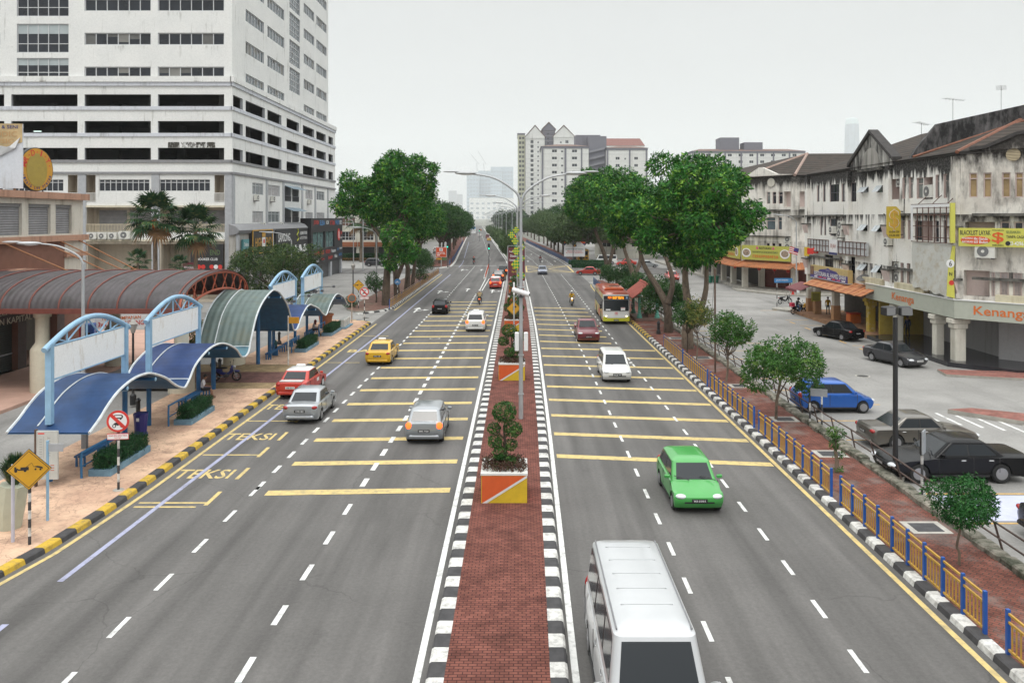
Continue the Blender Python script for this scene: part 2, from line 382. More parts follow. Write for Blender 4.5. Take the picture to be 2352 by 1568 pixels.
def lin(pts):
    def f(y):
        if y <= pts[0][0]: return pts[0][1]
        for (a, b), (c, d) in zip(pts, pts[1:]):
            if y <= c: return b+(d-b)*(y-a)/(c-a)
        return pts[-1][1]
    return f
def rng(a, b, s):
    n = max(1, int(math.ceil((b-a)/s-1e-6))); return [a+(b-a)*i/n for i in range(n+1)]
def strip(mb, xl, xr, ys, z, m):
    for a, b in zip(ys, ys[1:]): mb.quad((xl(a), a, z), (xr(a), a, z), (xr(b), b, z), (xl(b), b, z), m)
def catmull(pts, n=6):
    out = []
    for i in range(len(pts)-1):
        p0, p1, p2, p3 = pts[max(i-1, 0)], pts[i], pts[i+1], pts[min(i+2, len(pts)-1)]
        for k in range(n):
            t = k/n
            out.append(tuple(.5*(2*b+(c-a)*t+(2*a-5*b+4*c-d)*t*t+(3*b-a-3*c+d)*t**3) for a, b, c, d in zip(p0, p1, p2, p3)))
    out.append(tuple(pts[-1])); return out
def px(x, y, Y): return ((x-1190)/1830*Y, Y, 10-(y-500)/1830*Y)
# ================================================================ the ground, roads and pavements
def struct(mb, name): return tag(mb.build(name), kind='structure')
GREY = M_asphalt('asphalt_road', (.130, .124, .119)); LOT = M_asphalt('asphalt_lot', (.28, .272, .26), .22, False)
FAR = M('far_ground', (.2, .2, .17), .95, var=.3, vs=.05)
m = MB(); m.quad((-4100, -50, -.06), (6100, -50, -.06), (6100, 10400, -.06), (-4100, 10400, -.06), FAR); struct(m, 'ground')
m = MB(); m.quad((-75, -30, -.012), (75, -30, -.012), (75, 330, -.012), (-75, 330, -.012), LOT); struct(m, 'lot_asphalt')
xw = lin([(0, 1.2), (17, 1.25), (37, 1.47), (60, 1.58), (75, 1.6), (100, 1.45), (136, 1.17), (170, 1.1), (900, 1.1)])     # right carriageway inner line
kl = lin([(0, -16.5), (17, -15.6), (20, -14.75), (22, -14.38), (24, -14.05), (27, -13.85), (900, -13.75)])           # left kerb face
YS = rng(-20, 60, 5)+rng(60, 200, 8)[1:]+rng(200, 1000, 25)[1:]
m = MB(); strip(m, lambda y: kl(y)-.02+bend(y), lambda y: -1.9+bend(y), YS, 0, GREY); struct(m, 'road_outbound')
m = MB(); strip(m, lambda y: xw(y)-.3+bend(y), lambda y: 10.9+bend(y), YS, 0, GREY); struct(m, 'road_inbound')
m = MB(); m.quad((-1.95, 143, -.004), (.9, 143, -.004), (.9, 168, -.004), (-1.95, 168, -.004), GREY)
m.quad((-75, 142, -.004), (-13.7, 142, -.004), (-13.7, 157, -.004), (-75, 157, -.004), GREY); m.quad((10.9, 140, -.004), (75, 140, -.004), (75, 158, -.004), (10.9, 158, -.004), GREY)
struct(m, 'side_street')
# --- painted markings (each sheet 4 mm above the one below)
WH = M_stain('road_paint_white', (.72, .72, .70), (.28, .275, .27), .42, streak=.6, scale=2.2, sharp=.1); YE = M_stain('road_paint_yellow', (.64, .49, .21), (.33, .28, .17), .5, streak=.6, scale=2.2, sharp=.1); BL = M_stain('road_paint_blue', (.36, .37, .50), (.2, .2, .24), .4, streak=.6, scale=2.2)
mk = MB()
def line(x, y0, y1, w, mat, z=.008, st=6.):
    f = x if callable(x) else (lambda y: x)
    strip(mk, lambda y: f(y)-w/2+bend(y), lambda y: f(y)+w/2+bend(y), rng(y0, y1, st), z, mat)
def dashes(x, y0, y1, pitch, ln, w, mat=WH, z=.009):
    f = x if callable(x) else (lambda y: x); y = y0
    while y < y1: line(f, y, y+ln, w, mat, z); y += pitch
line(-2.2, 0, 143, .16, WH); line(xw, 0, 138, .16, WH)
line(lambda y: -1.95+0*y, 169, 900, .2, WH, st=25); line(lambda y: 1.2, 172, 900, .2, WH, st=25)
YL = lin([(0, -16), (17, -15.1), (20, -14.35), (21.8, -14.14), (23.8, -13.78), (29, -13.5), (42, -13.35), (74, -13.35)]); line(YL, 0, 75, .15, YE, st=2)
line(lambda y: -13.35, 86, 140, .14, YE)
line(10.45, 5, 108, .16, YE); line(lin([(108, 10.45), (118, 10.7), (124, 12.)]), 108, 124, .16, YE, st=3); line(10.4, 163, 500, .14, WH, st=25)
blue = lin([(0, -12.7), (22, -12.6), (37, -12.28), (69, -11.9), (140, -11.9), (900, -11.9)])
line(blue, 17.8, 19.6, .17, BL, .0085); line(blue, 21.9, 140, .17, BL, .0085); line(blue, 160, 188, .17, BL, .0085); line(blue, 198, 330, .17, BL, .0085)
dashes(lin([(0, -9.85), (21, -9.74), (30, -9.62), (54, -9.3), (85, -9.2)]), 11.7, 29, 2.42, 1.0, .13); dashes(lin([(30, -9.62), (54, -9.3), (85, -9.2)]), 29.3, 84, 1.94, .9, .15)
d2 = lin([(0, -6.15), (19, -6.02), (30, -5.8), (40, -5.6), (110, -5.5)])
dashes(d2, 12.3, 29, 2.42, 1.0, .15); dashes(d2, 29.6, 104, 1.94, .95, .2)
dashes(lambda y: -8.9, 86, 165, 2.4, 1.0, .13)
r1 = lin([(0, 4.5), (17, 4.56), (26, 4.64), (37, 4.68), (65, 4.8), (85, 4.72), (105, 4.55), (137, 4.23)]); r2 = lin([(0, 7.6), (17, 7.66), (26, 7.75), (46, 7.85), (75, 7.8), (112, 7.75), (138, 7.6)])
dashes(r1, 9.2, 140, 2.4, .95, .12); dashes(r2, 10.3, 140, 2.4, .95, .12)
dashes(lambda y: 4.2, 168, 420, 4.5, 2, .14); dashes(lambda y: 7.4, 168, 420, 4.5, 2, .14); dashes(lambda y: -5.6, 190, 500, 4.5, 2, .14)
line(lin([(109, -5.3), (130, -5.3), (163, -6.1)]), 109, 163, .14, WH, .0095); line(lin([(109, -4.95), (130, -4.75), (140, -4.6)]), 109, 131, .14, WH, .0095)
line(-8.9+0, 165.5, 165.9, 9, WH, .0095)
for k in range(20):                                                # transverse bars, both ways
    y = 29.1+3.45*k
    mk.quad((-9.15, y-.42, .0075), (-2.5, y-.1, .0075), (-2.5, y+.42, .0075), (-9.15, y+.1, .0075), YE)
    if k < 17:
        y += 3.55; w0 = xw(y)+.2
        mk.quad((w0, y+.55, .0075), (10.3 if y < 63 else 7.4, y-.62, .0075), (10.3 if y < 63 else 7.4, y-.12, .0075), (w0, y+1.05, .0075), YE)
FLR = Fr((0, 0, .0), (1, 0, 0), (0, 1, 0))
for y in (27.55, 27.95, 33.6, 39.2, 55.0, 67.3): mk.box(-13.3, -10.95 if y != 27.55 else -11.15, y-.06, y+.06, .0025, .0079, YE)
for y in (28.0, 33.6, 39.2): mk.quad((-10.95, y-.3, .0082), (-10.8, y-.3, .0082), (-10.8, y+1.1, .0082), (-10.95, y+1.1, .0082), YE)
for y in (31.1, 36.4, 42.1):
    mk.text(FLR, 'TEKSI', -12.25, y, 2.2, 1.1, YE, .0082)
    mk.quad((-10.85, y-.62, .0082), (-10.7, y-.62, .0082), (-10.7, y+.75, .0082), (-10.85, y+.75, .0082), YE)
mk.text(FLR, 'BAS', -11.6, 59.8, 2.3, 1.2, YE, .0086)
def arrow(x, y, s=1., turn=0, mat=WH):
    x += bend(y)
    mk.quad((x-.09, y, .0088), (x+.09, y, .0088), (x+.09, y+2.6*s, .0088), (x-.09, y+2.6*s, .0088), mat)
    mk.add([(x-.42, y+2.6*s, .0088), (x+.42, y+2.6*s, .0088), (x, y+4*s, .0088)], [(0, 1, 2)], mat)
    if turn:
        mk.quad((x, y+1.2, .0092), (x+turn*.8, y+2.1, .0092), (x+turn*.8, y+2.4, .0092), (x, y+1.6, .0092), mat)
        mk.add([(x+turn*.75, y+1.7, .0092), (x+turn*1.35, y+2.4, .0092), (x+turn*.75, y+2.9, .0092)], [(0, 1, 2)], mat)
for x, y, t in ((-11.0, 84, 1), (-10.6, 105, 1), (-7, 108, 0), (-3.5, 106, 1), (-10.7, 150, 1), (-7, 150, 0), (2.8, 180, 0), (6, 180, 0), (9, 180, 0), (2.7, 215, 0), (6, 215, 0)): arrow(x, y, 1.2, t)
# yellow box junction on the right carriageway
for a, b in (((1.6, 146), (10.2, 146)), ((1.6, 165), (10.2, 165)), ((1.6, 146), (1.6, 165)), ((10.2, 146), (10.2, 165)), ((1.6, 146), (10.2, 165)), ((10.2, 146), (1.6, 165)), ((1.6, 155), (10.2, 146)), ((1.6, 156), (10.2, 165))):
    d = V((b[0]-a[0], b[1]-a[1], 0)).normalized(); n = V((-d.y, d.x, 0))*.16
    mk.quad((a[0]-n.x, a[1]-n.y, .0084), (b[0]-n.x, b[1]-n.y, .0084), (b[0]+n.x, b[1]+n.y, .0084), (a[0]+n.x, a[1]+n.y, .0084), YE)
# car-park bays on the right
OR = M('lot_paint_orange', (.62, .38, .12), .7, var=.3, vs=4)
for y in (26.1, 28.9, 32.4, 35.9, 39.3, 42.7, 46.2, 49.6, 53., 56.5, 60., 63.5, 67., 70.5, 74): mk.box(14.8, 19.4, y-.05, y+.05, -.011, -.004, OR)
for y in (58.5, 62.4, 66.2, 70, 74, 78, 86): mk.box(26.2, 28.4, y-.05, y+.05, -.011, -.004, OR)
for y in (56.5, 60.4, 64.2, 68, 72, 76): mk.box(26.1, 26.25, y-.7, y+.7, -.011, -.0035, OR)
mk.box(14.9, 19.4, 26.3, 28.7, -.011, -.003, M('bay_paint_lilac', (.50, .52, .68), .65, var=.1)); mk.text(FLR, 'OKU', 18.2, 27.5, 1.6, .9, WH, .002)
for k in range(6): mk.box(20.6+k*.75, 20.75+k*.75, 39-k*.5, 41.4-k*.55, -.011, -.004, WH)
mk.quad((22.6, 33.5, -.004), (22.85, 33.4, -.004), (24.9, 37.5, -.004), (24.65, 37.6, -.004), WH)
struct(mk, 'road_markings')
# --- kerbs: painted blocks in two tones
KW = M_stain('kerb_white', (.66, .65, .62), (.17, .16, .15), .42, streak=1., scale=3); KB = M('kerb_black', (.055, .053, .055), .8, var=.35, vs=4); KY = M_stain('kerb_yellow', (.58, .38, .05), (.16, .13, .09), .4, streak=1., scale=3)
CONC = M('concrete_old', (.36, .34, .30), .9, var=.3, vs=1.4); MOSS = M_stain('stone_edge', (.34, .31, .26), (.06, .065, .045), .75, streak=1., scale=1.6)
def kerb(mb, xo, xi, y0, y1, h, mats, step):
    y = y0; k = 0; s = 1 if xi(y0) > xo(y0) else -1
    while y < y1-1e-6:
        e = min(y+step, y1); q = []
        for t in (y+.004, e-.004):
            o, i = xo(t)+bend(t), xi(t)+bend(t)
            q.append([(o, t, 0), (o+s*.035, t, h-.035), (o+s*.09, t, h), (i, t, h), (i, t, 0)])
        A, B = q; fs = [(j, j+1, 6+j, 5+j) if s > 0 else (5+j, 6+j, j+1, j) for j in range(4)]
        mb.add(A+B, fs+[(4, 3, 2, 1, 0), (5, 6, 7, 8, 9)], mats[k % len(mats)]); y = e; k += 1
    return mb
kb = MB(); kerb(kb, lambda y: -2.0, lambda y: -1.58, 2, 143, .2, (KW, KB), .6); kerb(kb, lambda y: xw(y)-.14, lambda y: xw(y)-.56, 2, 141, .2, (KB, KW), .6)
kerb(kb, lambda y: -1.75, lambda y: -1.3, 168, 700, .25, (KW,), 14); kerb(kb, lambda y: .95, lambda y: .5, 168, 700, .25, (KW,), 14); struct(kb, 'median_kerb')
kb = MB(); kerb(kb, kl, lambda y: kl(y)-.34, 14, 74.4, .17, (KB, KY), .75)
cx, cy = -16.1, 74.4                                                   # round nose of the island
def arc_kerb(mb, cx, cy, r, a0, a1, h, mats, n):
    for k in range(n):
        P = []
        for t in (a0+(a1-a0)*k/n, a0+(a1-a0)*(k+1)/n):
            c, s_ = cos(t), sin(t); P.append([(cx+r*c, cy+r*s_, 0), (cx+(r-.09)*c, cy+(r-.09)*s_, h), (cx+(r-.34)*c, cy+(r-.34)*s_, h)])
        A, B = P; mb.add(A+B, [(0, 1, 4, 3), (1, 2, 5, 4)] if a1 < a0 else [(3, 4, 1, 0), (4, 5, 2, 1)], mats[k % len(mats)])
arc_kerb(kb, cx, cy, 2.35, 0, pi*.5, .17, (KB, KY), 6); struct(kb, 'left_kerb')
kb = MB(); kerb(kb, lambda y: 10.72, lambda y: 11.06, 6, 66, .17, (KW, KB), .6); kerb(kb, lambda y: 10.72, lambda y: 11.06, 66, 80, .17, (KY, KB), .6)
kerb(kb, lin([(80, 10.72), (112, 10.72), (120, 10.95), (126, 12.2)]), lin([(80, 11.06), (112, 11.06), (120, 11.3), (126, 12.6)]), 80, 126, .17, (KW, KB), .6)
kerb(kb, lambda y: 10.7, lambda y: 11.0, 165, 420, .17, (KW, KB), 1.); struct(kb, 'right_kerb')
kb = MB(); kerb(kb, lin([(82, -16.5), (85, -14.2), (88, -13.7), (140, -13.65)]), lin([(82, -16.8), (85, -14.5), (88, -14.0), (140, -13.95)]), 82, 141, .17, (KW, KB), .6)
kerb(kb, lin([(157, -15.6), (160, -13.9), (162, -13.5), (420, -13.5)]), lin([(157, -15.9), (160, -14.3), (162, -13.9), (420, -13.9)]), 157, 420, .17, (KW,), 6); struct(kb, 'far_left_kerb')
# --- pavements
BR = M_brick('median_brick', (.25, .097, .073), (.17, .063, .05), (.07, .03, .026), .2, .105, .012)
BR2 = M_brick('pavement_brick', (.26, .095, .068), (.18, .065, .05), (.09, .06, .05), .24, .12, .014, grey=(.20, .18, .165), rot=.785)
PEACH = M_cracked('peach_paving', (.66, .455, .32), (.47, .30, .215), (.13, .08, .06))
m = MB(); strip(m, lambda y: -1.6, lambda y: xw(y)-.54, rng(2, 142, 5), .195, BR); struct(m, 'median_paving')
m = MB(); strip(m, lambda y: -1.32+bend(y), lambda y: .52+bend(y), rng(168, 700, 10), .24, M('median_grass', (.06, .10, .03), .95, var=.4, vs=.8)); struct(m, 'median_grass_strip')
m = MB(); pl = [(kl(y)-.33, y) for y in rng(14, 74.4, 2)]+[(cx+2.02*cos(t), cy+2.02*sin(t)) for t in rng(.1, pi/2, .3)]+[(-17.9, 77), (-19.4, 74), (-19.4, 14)]
m.prism(pl, -.01, .165, PEACH, CONC); struct(m, 'left_pavement')
m = MB(); TAN = M_brick('tan_brick', (.42, .31, .17), (.36, .26, .14), (.15, .11, .08), .2, .1, .01); DB = M_brick('dark_brick', (.22, .11, .095), (.18, .09, .08), (.08, .05, .045), .2, .1, .012)
m.box(-24, -14.3, 45.9, 47.5, .15, .172, TAN); m.box(-24, -14.3, 50.8, 53.4, .15, .172, TAN); m.box(-24, -14.0, 47.5, 50.8, .15, .176, DB); struct(m, 'driveway_paving')
m = MB(); m.box(-60, -26.4, 20, 70, -.02, .16, M('pink_paving', (.52, .33, .26), .85, var=.14, vs=1.)); struct(m, 'arcade_pavement')
m = MB(); m.prism([(11.05, 6), (13.75, 6), (13.75, 118), (13.3, 125), (12.5, 126), (11.3, 119), (11.05, 112)], -.01, .165, BR2, CONC); struct(m, 'right_pavement')
m = MB()
for y in rng(8, 118, .62)[:-1]:
    m.cbox((13.98+RND.uniform(-.05, .05), y+.31, .16+RND.uniform(-.03, .05)), (.46+RND.uniform(-.06, .1), .6, .34), MOSS, RND.uniform(-.06, .06), .05)
struct(m, 'stone_edging')
m = MB(); m.prism([(-14.0, 88), (-14.0, 140.5), (-15.5, 141.2), (-18.6, 141), (-18.6, 86.3), (-17.2, 84), (-15.2, 84.5)], -.01, .165, M_brick('red_verge', (.27, .15, .12), (.2, .11, .09), (.09, .06, .05), .3, .15, .01, grey=(.2, .17, .12)), CONC); struct(m, 'left_verge')
m = MB(); strip(m, lambda y: -18.5+bend(y), lambda y: -13.85+bend(y), rng(161, 420, 10), .165, BR2); strip(m, lambda y: 10.95+bend(y), lambda y: 15+bend(y), rng(166, 420, 10), .165, BR2); struct(m, 'far_pavement')
m = MB(); RB = M_brick('red_tile_path', (.36, .16, .13), (.30, .13, .11), (.2, .13, .11), .3, .2, .012)
m.prism([(27.0, 50.2), (30.2, 49.2), (60, 41), (60, 44.5), (31.5, 51.2), (27.3, 51.9)], -.01, .14, RB, CONC); struct(m, 'shop_front_path')
m = MB(); m.prism([(22.0, 40.8), (24.6, 38.2), (26.3, 38.0), (26.2, 39.5), (23.4, 41.1)], -.01, .2, RB, CONC); struct(m, 'traffic_island')
m = MB(); TL = M_brick('terracotta_tiles', (.42, .24, .14), (.36, .2, .12), (.24, .16, .11), .4, .4, .012, off=0); BT = M('black_granite', (.03, .03, .035), .18, var=.3)
m.box(28.9, 34, 66, 84.5, -.02, .28, TL); m.prism([(28.9, 66), (28.9, 53.6), (31.8, 50.7), (60, 50.7), (60, 60), (34, 60), (34, 66)], -.02, .3, BT); struct(m, 'arcade_floor')
m = MB(); m.prism([(30.9, 180), (30.9, 111.4), (36.0, 104.2), (60, 104.2), (60, 112), (38, 112), (34, 118), (34, 180)], -.02, .3, CONC)
m.prism([(30.0, 112), (29.9, 109), (34.2, 101.7), (60, 101.2), (60, 104.4), (36, 104.4)], -.02, .16, CONC); m.prism([(27.6, 86.6), (28.6, 84.6), (34, 84.6), (60, 84.6), (60, 87), (33, 87.6), (28.4, 87.6)], -.02, .18, CONC); struct(m, 'corner_pavement')
# drain covers let into the right pavement
DR = M('drain_frame', (.42, .40, .36), .9, var=.2); DG = M('drain_grate', (.075, .075, .08), .8, var=.3)
for i, (x, y) in enumerate(((12.95, 25.3), (13.0, 33.2), (13.0, 38.9), (13.0, 46.6), (13, 56), (12.9, 65))):
    t = thing('drain_cover', ('drain cover with pale frame beside the small leafy tree nearest the camera', 'drain cover between the lone pruned shoot and the paved edge', 'drain cover beside the trunk of the round leafy tree', 'drain cover in front of the yellow-tinged young trees', 'drain cover just short of the big forked tree', 'drain cover behind the big forked tree')[i], 'drain cover', (x, y, .165), 0, 'drain covers in the brick pavement')
    b = MB(); b.box(-.62, .62, -.5, .5, 0, .012, DR); b.build('frame', t); b = MB()
    for k in range(9): b.box(-.42, .42, -.33+k*.075, -.28+k*.075, .012, .022, DG)
    b.box(-.42, .42, -.35, .35, .012, .016, DG); b.build('grate', t)
for i, (x, y, l) in enumerate(((-15.2, 79.6, 'dark round manhole cover in the side road mouth past the island nose'), (-6.9, 66, 'round manhole cover between the yellow bars on the left carriageway'), (21.8, 50.4, 'round manhole cover in the car park lane before the old grey sedan'), (20.6, 88, 'manhole cover in the street before the restaurant'))):
    t = thing('manhole_cover', l, 'manhole cover', (x, y, .0 if x < 11 else -.012), 0, 'manhole covers'); m = MB(); m.lathe([(.36, .0), (.36, .009), (.35, .011)], (0, 0, 0), M('iron_cover', (.05, .05, .05), .6, var=.3), 20); m.build('cover', t); m = MB(); m.lathe([(.46, -.002), (.46, .006), (.37, .006)], (0, 0, 0), M('drain_frame'), 20); m.build('rim', t)
# ================================================================ left: the white tower over a car-park podium
TW = M_stain('tower_white', (.80, .80, .78), (.27, .26, .23), .21, zt=((26.2, .16), (22.6, .10), (19.6, .10), (30.3, .13), (34.3, .10)), zh=1.2, streak=.1, scale=.9, base2=(.74, .745, .73), sharp=.08)
TG = M('tower_grey', (.25, .25, .26), .8, var=.1); TGL = M('tower_grey_light', (.40, .41, .43), .8, var=.1); SILL = M_stain('tower_ledge', (.60, .62, .67), (.2, .2, .2), .2, scale=.8)
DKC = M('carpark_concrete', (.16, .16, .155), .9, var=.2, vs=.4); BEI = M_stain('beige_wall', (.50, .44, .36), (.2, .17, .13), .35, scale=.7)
GLD = M('glass_dark', (.018, .022, .03), .06, var=.5, vs=.25, spec=.6); GLM = M('glass_grey', (.10, .125, .14), .1, var=.35, vs=.3, spec=.6); GLP = M('glass_pale', (.42, .47, .48), .2, var=.15, vs=.5)
FRW = M('frame_white', (.62, .63, .64), .5, var=.08); FRD = M('frame_dark', (.09, .09, .1), .5); SHUT = M_ribs('shutter_grey', (.30, .30, .31), .16, 2, depth=.4); RAILW = M('railing_white', (.66, .65, .62), .6, var=.1)
t = thing('office_tower', 'white stained office tower standing on open car park decks', 'building', (-33.9, 94.4, 0), 0, world=True)
W5 = 43.45; FF = Fr((-33.9-W5, 94.4, 0), (1, 0, 0)); FS = Fr((-33.9, 94.4, 0), (0, 1, 0)); LS = 53.1; LT = 47.8
deck = ((16.85, 18.27), (20.02, 21.44), (23.18, 24.6))
w = MB(); ops = []
for k in range(5):
    for b0, b1 in deck: ops.append((W5-8.79-8.69*k, b0, W5-.94-8.69*k, b1, .35))
facade(w, FF, W5, 10.2, ops, .35, TW, TGL, b0=16.8-.3)
sb = [(99.1, 106.6), (107.7, 114.1), (116.6, 123.2), (125.5, 132.4), (133.8, 140.4)]; ends = [(94.72, 98.07), (142.4, 145.8)]
ops = [(a-94.4, b0, b-94.4, b1, .35) for a, b in sb+ends for b0, b1 in deck]
facade(w, FS, LS, 10.2, ops, .35, TW, TGL, b0=16.5)
# tower shaft above 26.7
rows = [26.45+4.01*i for i in range(6)]; ops = []; fwin = []
for k in range(2):
    for r in rows: fwin.append((W5-8.79-8.69*k, r, W5-.94-8.69*k, r+1.42))
for r in rows: fwin.append((W5-36, r, W5-27.5, r+1.42))
gw = [(W5-25.5, r, W5-19.37, r+h) for r, h in ((26.45, 2.45), (29.55, 3.4), (33.85, 3.4), (37.9, 3.3), (41.9, 3.3), (45.9, 2.6))]
H0, H1 = 26.44, 50.5
facade(w, FF, W5, H1-H0, [o+(.25,) for o in fwin+gw], .25, TW, TGL, b0=H0)
swin = [(a-94.4, r, b-94.4, r+1.5) for a, b in ((99.1, 106.2), (107.7, 115.4), (126., 132.4), (133.9, 140.9)) for r in rows]
gs = [(118.1-94.4, r, 123.7-94.4, r+3.5) for r in (28.9, 33.0, 37.1, 41.2, 45.3)]
facade(w, FS, LT, H1-H0, [o+(.25,) for o in swin+gs], .25, TW, TGL, b0=H0)
w.quad((-33.9, 142.2, H0), (-33.9-W5, 142.2, H0), (-33.9-W5, 142.2, H1), (-33.9, 142.2, H1), TW); w.quad((-33.9-W5, 94.4, 0), (-33.9-W5, 94.4, H1), (-33.9-W5, 142.2, H1), (-33.9-W5, 142.2, 0), TW)
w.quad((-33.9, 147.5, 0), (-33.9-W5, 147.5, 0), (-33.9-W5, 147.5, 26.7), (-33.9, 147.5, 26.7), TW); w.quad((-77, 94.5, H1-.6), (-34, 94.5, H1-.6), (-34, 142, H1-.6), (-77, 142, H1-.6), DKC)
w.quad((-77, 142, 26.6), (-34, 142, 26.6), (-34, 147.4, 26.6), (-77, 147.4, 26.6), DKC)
w.build('wall', t)
m = MB()                                                           # decks, columns and core seen through the openings
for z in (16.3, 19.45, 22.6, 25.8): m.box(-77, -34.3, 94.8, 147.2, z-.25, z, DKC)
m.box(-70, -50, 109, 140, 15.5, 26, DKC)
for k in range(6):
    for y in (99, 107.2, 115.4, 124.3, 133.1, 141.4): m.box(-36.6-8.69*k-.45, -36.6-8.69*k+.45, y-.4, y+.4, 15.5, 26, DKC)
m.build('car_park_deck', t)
m = MB()                                                           # cornices, ledges and grey bands on both faces
for fr, L in ((FF, W5), (FS, LS)):
    e = 0.0
    for z0, z1, d, mt in ((26.05, 26.72, .32, TW), (25.6, 26.05, .18, SILL), (22.75, 23.18, .14, SILL), (19.6, 20.02, .14, SILL), (16.5, 16.85, .16, TG), (15.16, 15.42, .2, TG)):
        a1 = L if fr is FF else L
        m.fbox(fr, 0 if fr is FF else -d, a1 if fr is FS else a1, z0, z1, -.1, d, mt)
m.build('cornice', t)
for i, o in enumerate(fwin): window(t, FF, o, .2, GLD, FRW, 6, fw=.09, blinds=.3)
for i, o in enumerate(gw): window(t, FF, o, .2, GLD, FRW, 5, (.3,), fw=.08, top=(.34, GLP) if i in (0, 1) else None)
for o in swin: window(t, FS, o, .2, GLM, FRW, 6, fw=.09, blinds=.25)
for o in gs: window(t, FS, o, .2, GLM, FRW, 5, (.25, .5, .75), fw=.08)
# podium below the decks
pw = MB(); ops = []; wins = []; rec = []
for k in range(5):
    a = W5-8.69*(k+1); fl = k % 2
    wins.append((a, 13.13, a+6.3, 14.54) if fl else (a-.1+0.0, 13.13, a+6.14, 14.54))
    r = (a+6.55, 11.9, a+7.75, 15.1) if not fl else (a-.95+.0, 11.9, a-.05, 15.1)
    rec.append((W5-8.69*k-2.08, 11.9, W5-8.69*k-.94, 15.05) if not fl else (W5-8.69*(k+1)+.0, 11.9, W5-8.69*(k+1)+1.2, 15.05))
    wins[-1] = (W5-8.69*k-8.6, 13.13, W5-8.69*k-2.6, 14.54) if not fl else (W5-8.69*(k+1)+1.6, 13.13, W5-8.69*(k+1)+7.6, 14.54)
    ops.append((W5-8.69*k-8.55, 8.3, W5-8.69*k-.85, 11.3, 1.6))
facade(pw, FF, W5, 9.2, [o+(.2,) for o in wins]+[o+(1.6,) for o in rec]+ops, .2, TW, BEI, b0=7.3)
for o in rec: pw.fquad(FF, o[0], o[2], o[1], o[3], -1.6, BEI)
for o in ops:
    pw.fquad(FF, o[0], o[2], o[1], o[3], -1.6, BEI)
    pw.fbox(FF, o[0]+.7, o[0]+4.0, 8.3, 10.9, -1.6, -1.52, SHUT); pw.fbox(FF, o[0]+4.4, o[2]-.4, 8.3, 10.9, -1.6, -1.52, SHUT)
    pw.fbox(FF, o[0], o[2], 11.22, 11.45, .0, .18, M('fascia_cream', (.62, .57, .45), .7)); pw.fbox(FF, o[0], o[2], 7.2, 7.42, .0, .18, M('fascia_cream'))
facade(pw, FF, W5, 7.3, [(W5-8.69*k-8.4, .2, W5-8.69*k-.8, 6.9, 2.5) for k in range(5)], 2.5, BEI, BEI)
for k in range(5): pw.fquad(FF, W5-8.69*k-8.4, W5-8.69*k-.8, .2, 6.9, -2.5, BEI)
swl = []
for a, b, nm in ((101.6, 105.9, 0), (107.9, 113.2, 0), (127, 131.3, 0), (134., 139.3, 0)):
    for z0, z1 in ((13.0, 14.5), (9.35, 10.85)): swl.append((a-94.4, z0, b-94.4, z1))
bal = [(a-94.4, z0, b-94.4, z0+2.2) for a, b in ((115.6, 118.8), (119.6, 123.)) for z0 in (12.4, 9.3)]
facade(pw, FS, LS, 16.5, [o+(.2,) for o in swl]+[o+(1.2,) for o in bal], .2, TW, TGL)
for o in bal: pw.fquad(FS, o[0], o[2], o[1], o[3], -1.2, DKC)
pw.build('podium_wall', t)
for o in wins: window(t, FF, o, .15, GLD, FRW, 9, (.72,), fw=.07)
CURT = M('curtain_cloth', (.40, .38, .38), .9, var=.35, vs=3)
for i, o in enumerate(swl): window(t, FS, o, .15, CURT if i % 3 else GLM, FRW, 3, (.75,), fw=.06, bars=14)
def rail(parent, fr, a0, a1, b0, h, d, mt, n, name='balcony_railing'):
    m = MB(); m.fbox(fr, a0, a1, b0+h-.07, b0+h, d-.03, d+.04, mt); m.fbox(fr, a0, a1, b0+.05, b0+.1, d-.02, d+.03, mt)
    for k in range(n+1):
        x = a0+(a1-a0)*k/n; m.fbox(fr, x-.025, x+.025, b0+.1, b0+h-.07, d-.02, d+.03, mt)
    return m.build(name, parent)
for o in rec: rail(t, FF, o[0], o[2], 11.9, 1.05, .03, RAILW, 8)
for k, o in enumerate(ops): rail(t, FF, o[0], o[2], 8.3, .95, .03, M('railing_cream', (.60, .52, .38), .7, var=.15), 44)
for o in bal: rail(t, FS, o[0], o[2], o[1], .8, .02, FRD, 10)
for k in range(6): m = MB(); m.fbox(FF, W5-8.69*k-.82, W5-8.69*k+(.0 if not k else .1), 0, 15.16, -.05, .12, TGL); m.build('pilaster', t)
for y in (94.4, 107., 114.6, 124.6, 132.6, 141.5): m = MB(); m.fbox(FS, y-94.4, y-93.7, 0, 15.16, -.05, .12, TGL); m.build('pilaster', t)
m = MB(); AW = M('awning_blue_grey', (.22, .30, .36), .4, var=.2)
for z in (14.7, 11.5):
    for a in (21., 25.): m.add([FS.p(a, z, .02), FS.p(a+3.9, z, .02), FS.p(a+3.9, z-.5, 1.3), FS.p(a, z-.5, 1.3), FS.p(a, z-.05, .02), FS.p(a+3.9, z-.05, .02), FS.p(a+3.9, z-.55, 1.3), FS.p(a, z-.55, 1.3)], [(0, 3, 2, 1), (4, 5, 6, 7), (0, 1, 5, 4), (1, 2, 6, 5), (2, 3, 7, 6), (3, 0, 4, 7)], AW)
m.build('awning', t)
for a, b in ((8, 12.2), (14.8, 12.2), (18.5, 8.6), (10.5, 8.6), (34, 12.2), (41, 8.5)): aircon(t, FS, a, b, 1.2, .02)
for a in (1.0, 2.2, 3.4): aircon(t, FF, W5-17.3+a, 7.5, 1.15, .15)
aircon(t, FF, W5-17.3+4.9, 7.5, 1.5, .15)
for a in (-13, -11.4): aircon(t, FF, W5-1.6+a, 2.6, 1.6, .02)
m = MB(); LED = M('tube_lamp', (.75, .95, .88), .4, var=0, emit=1.2)
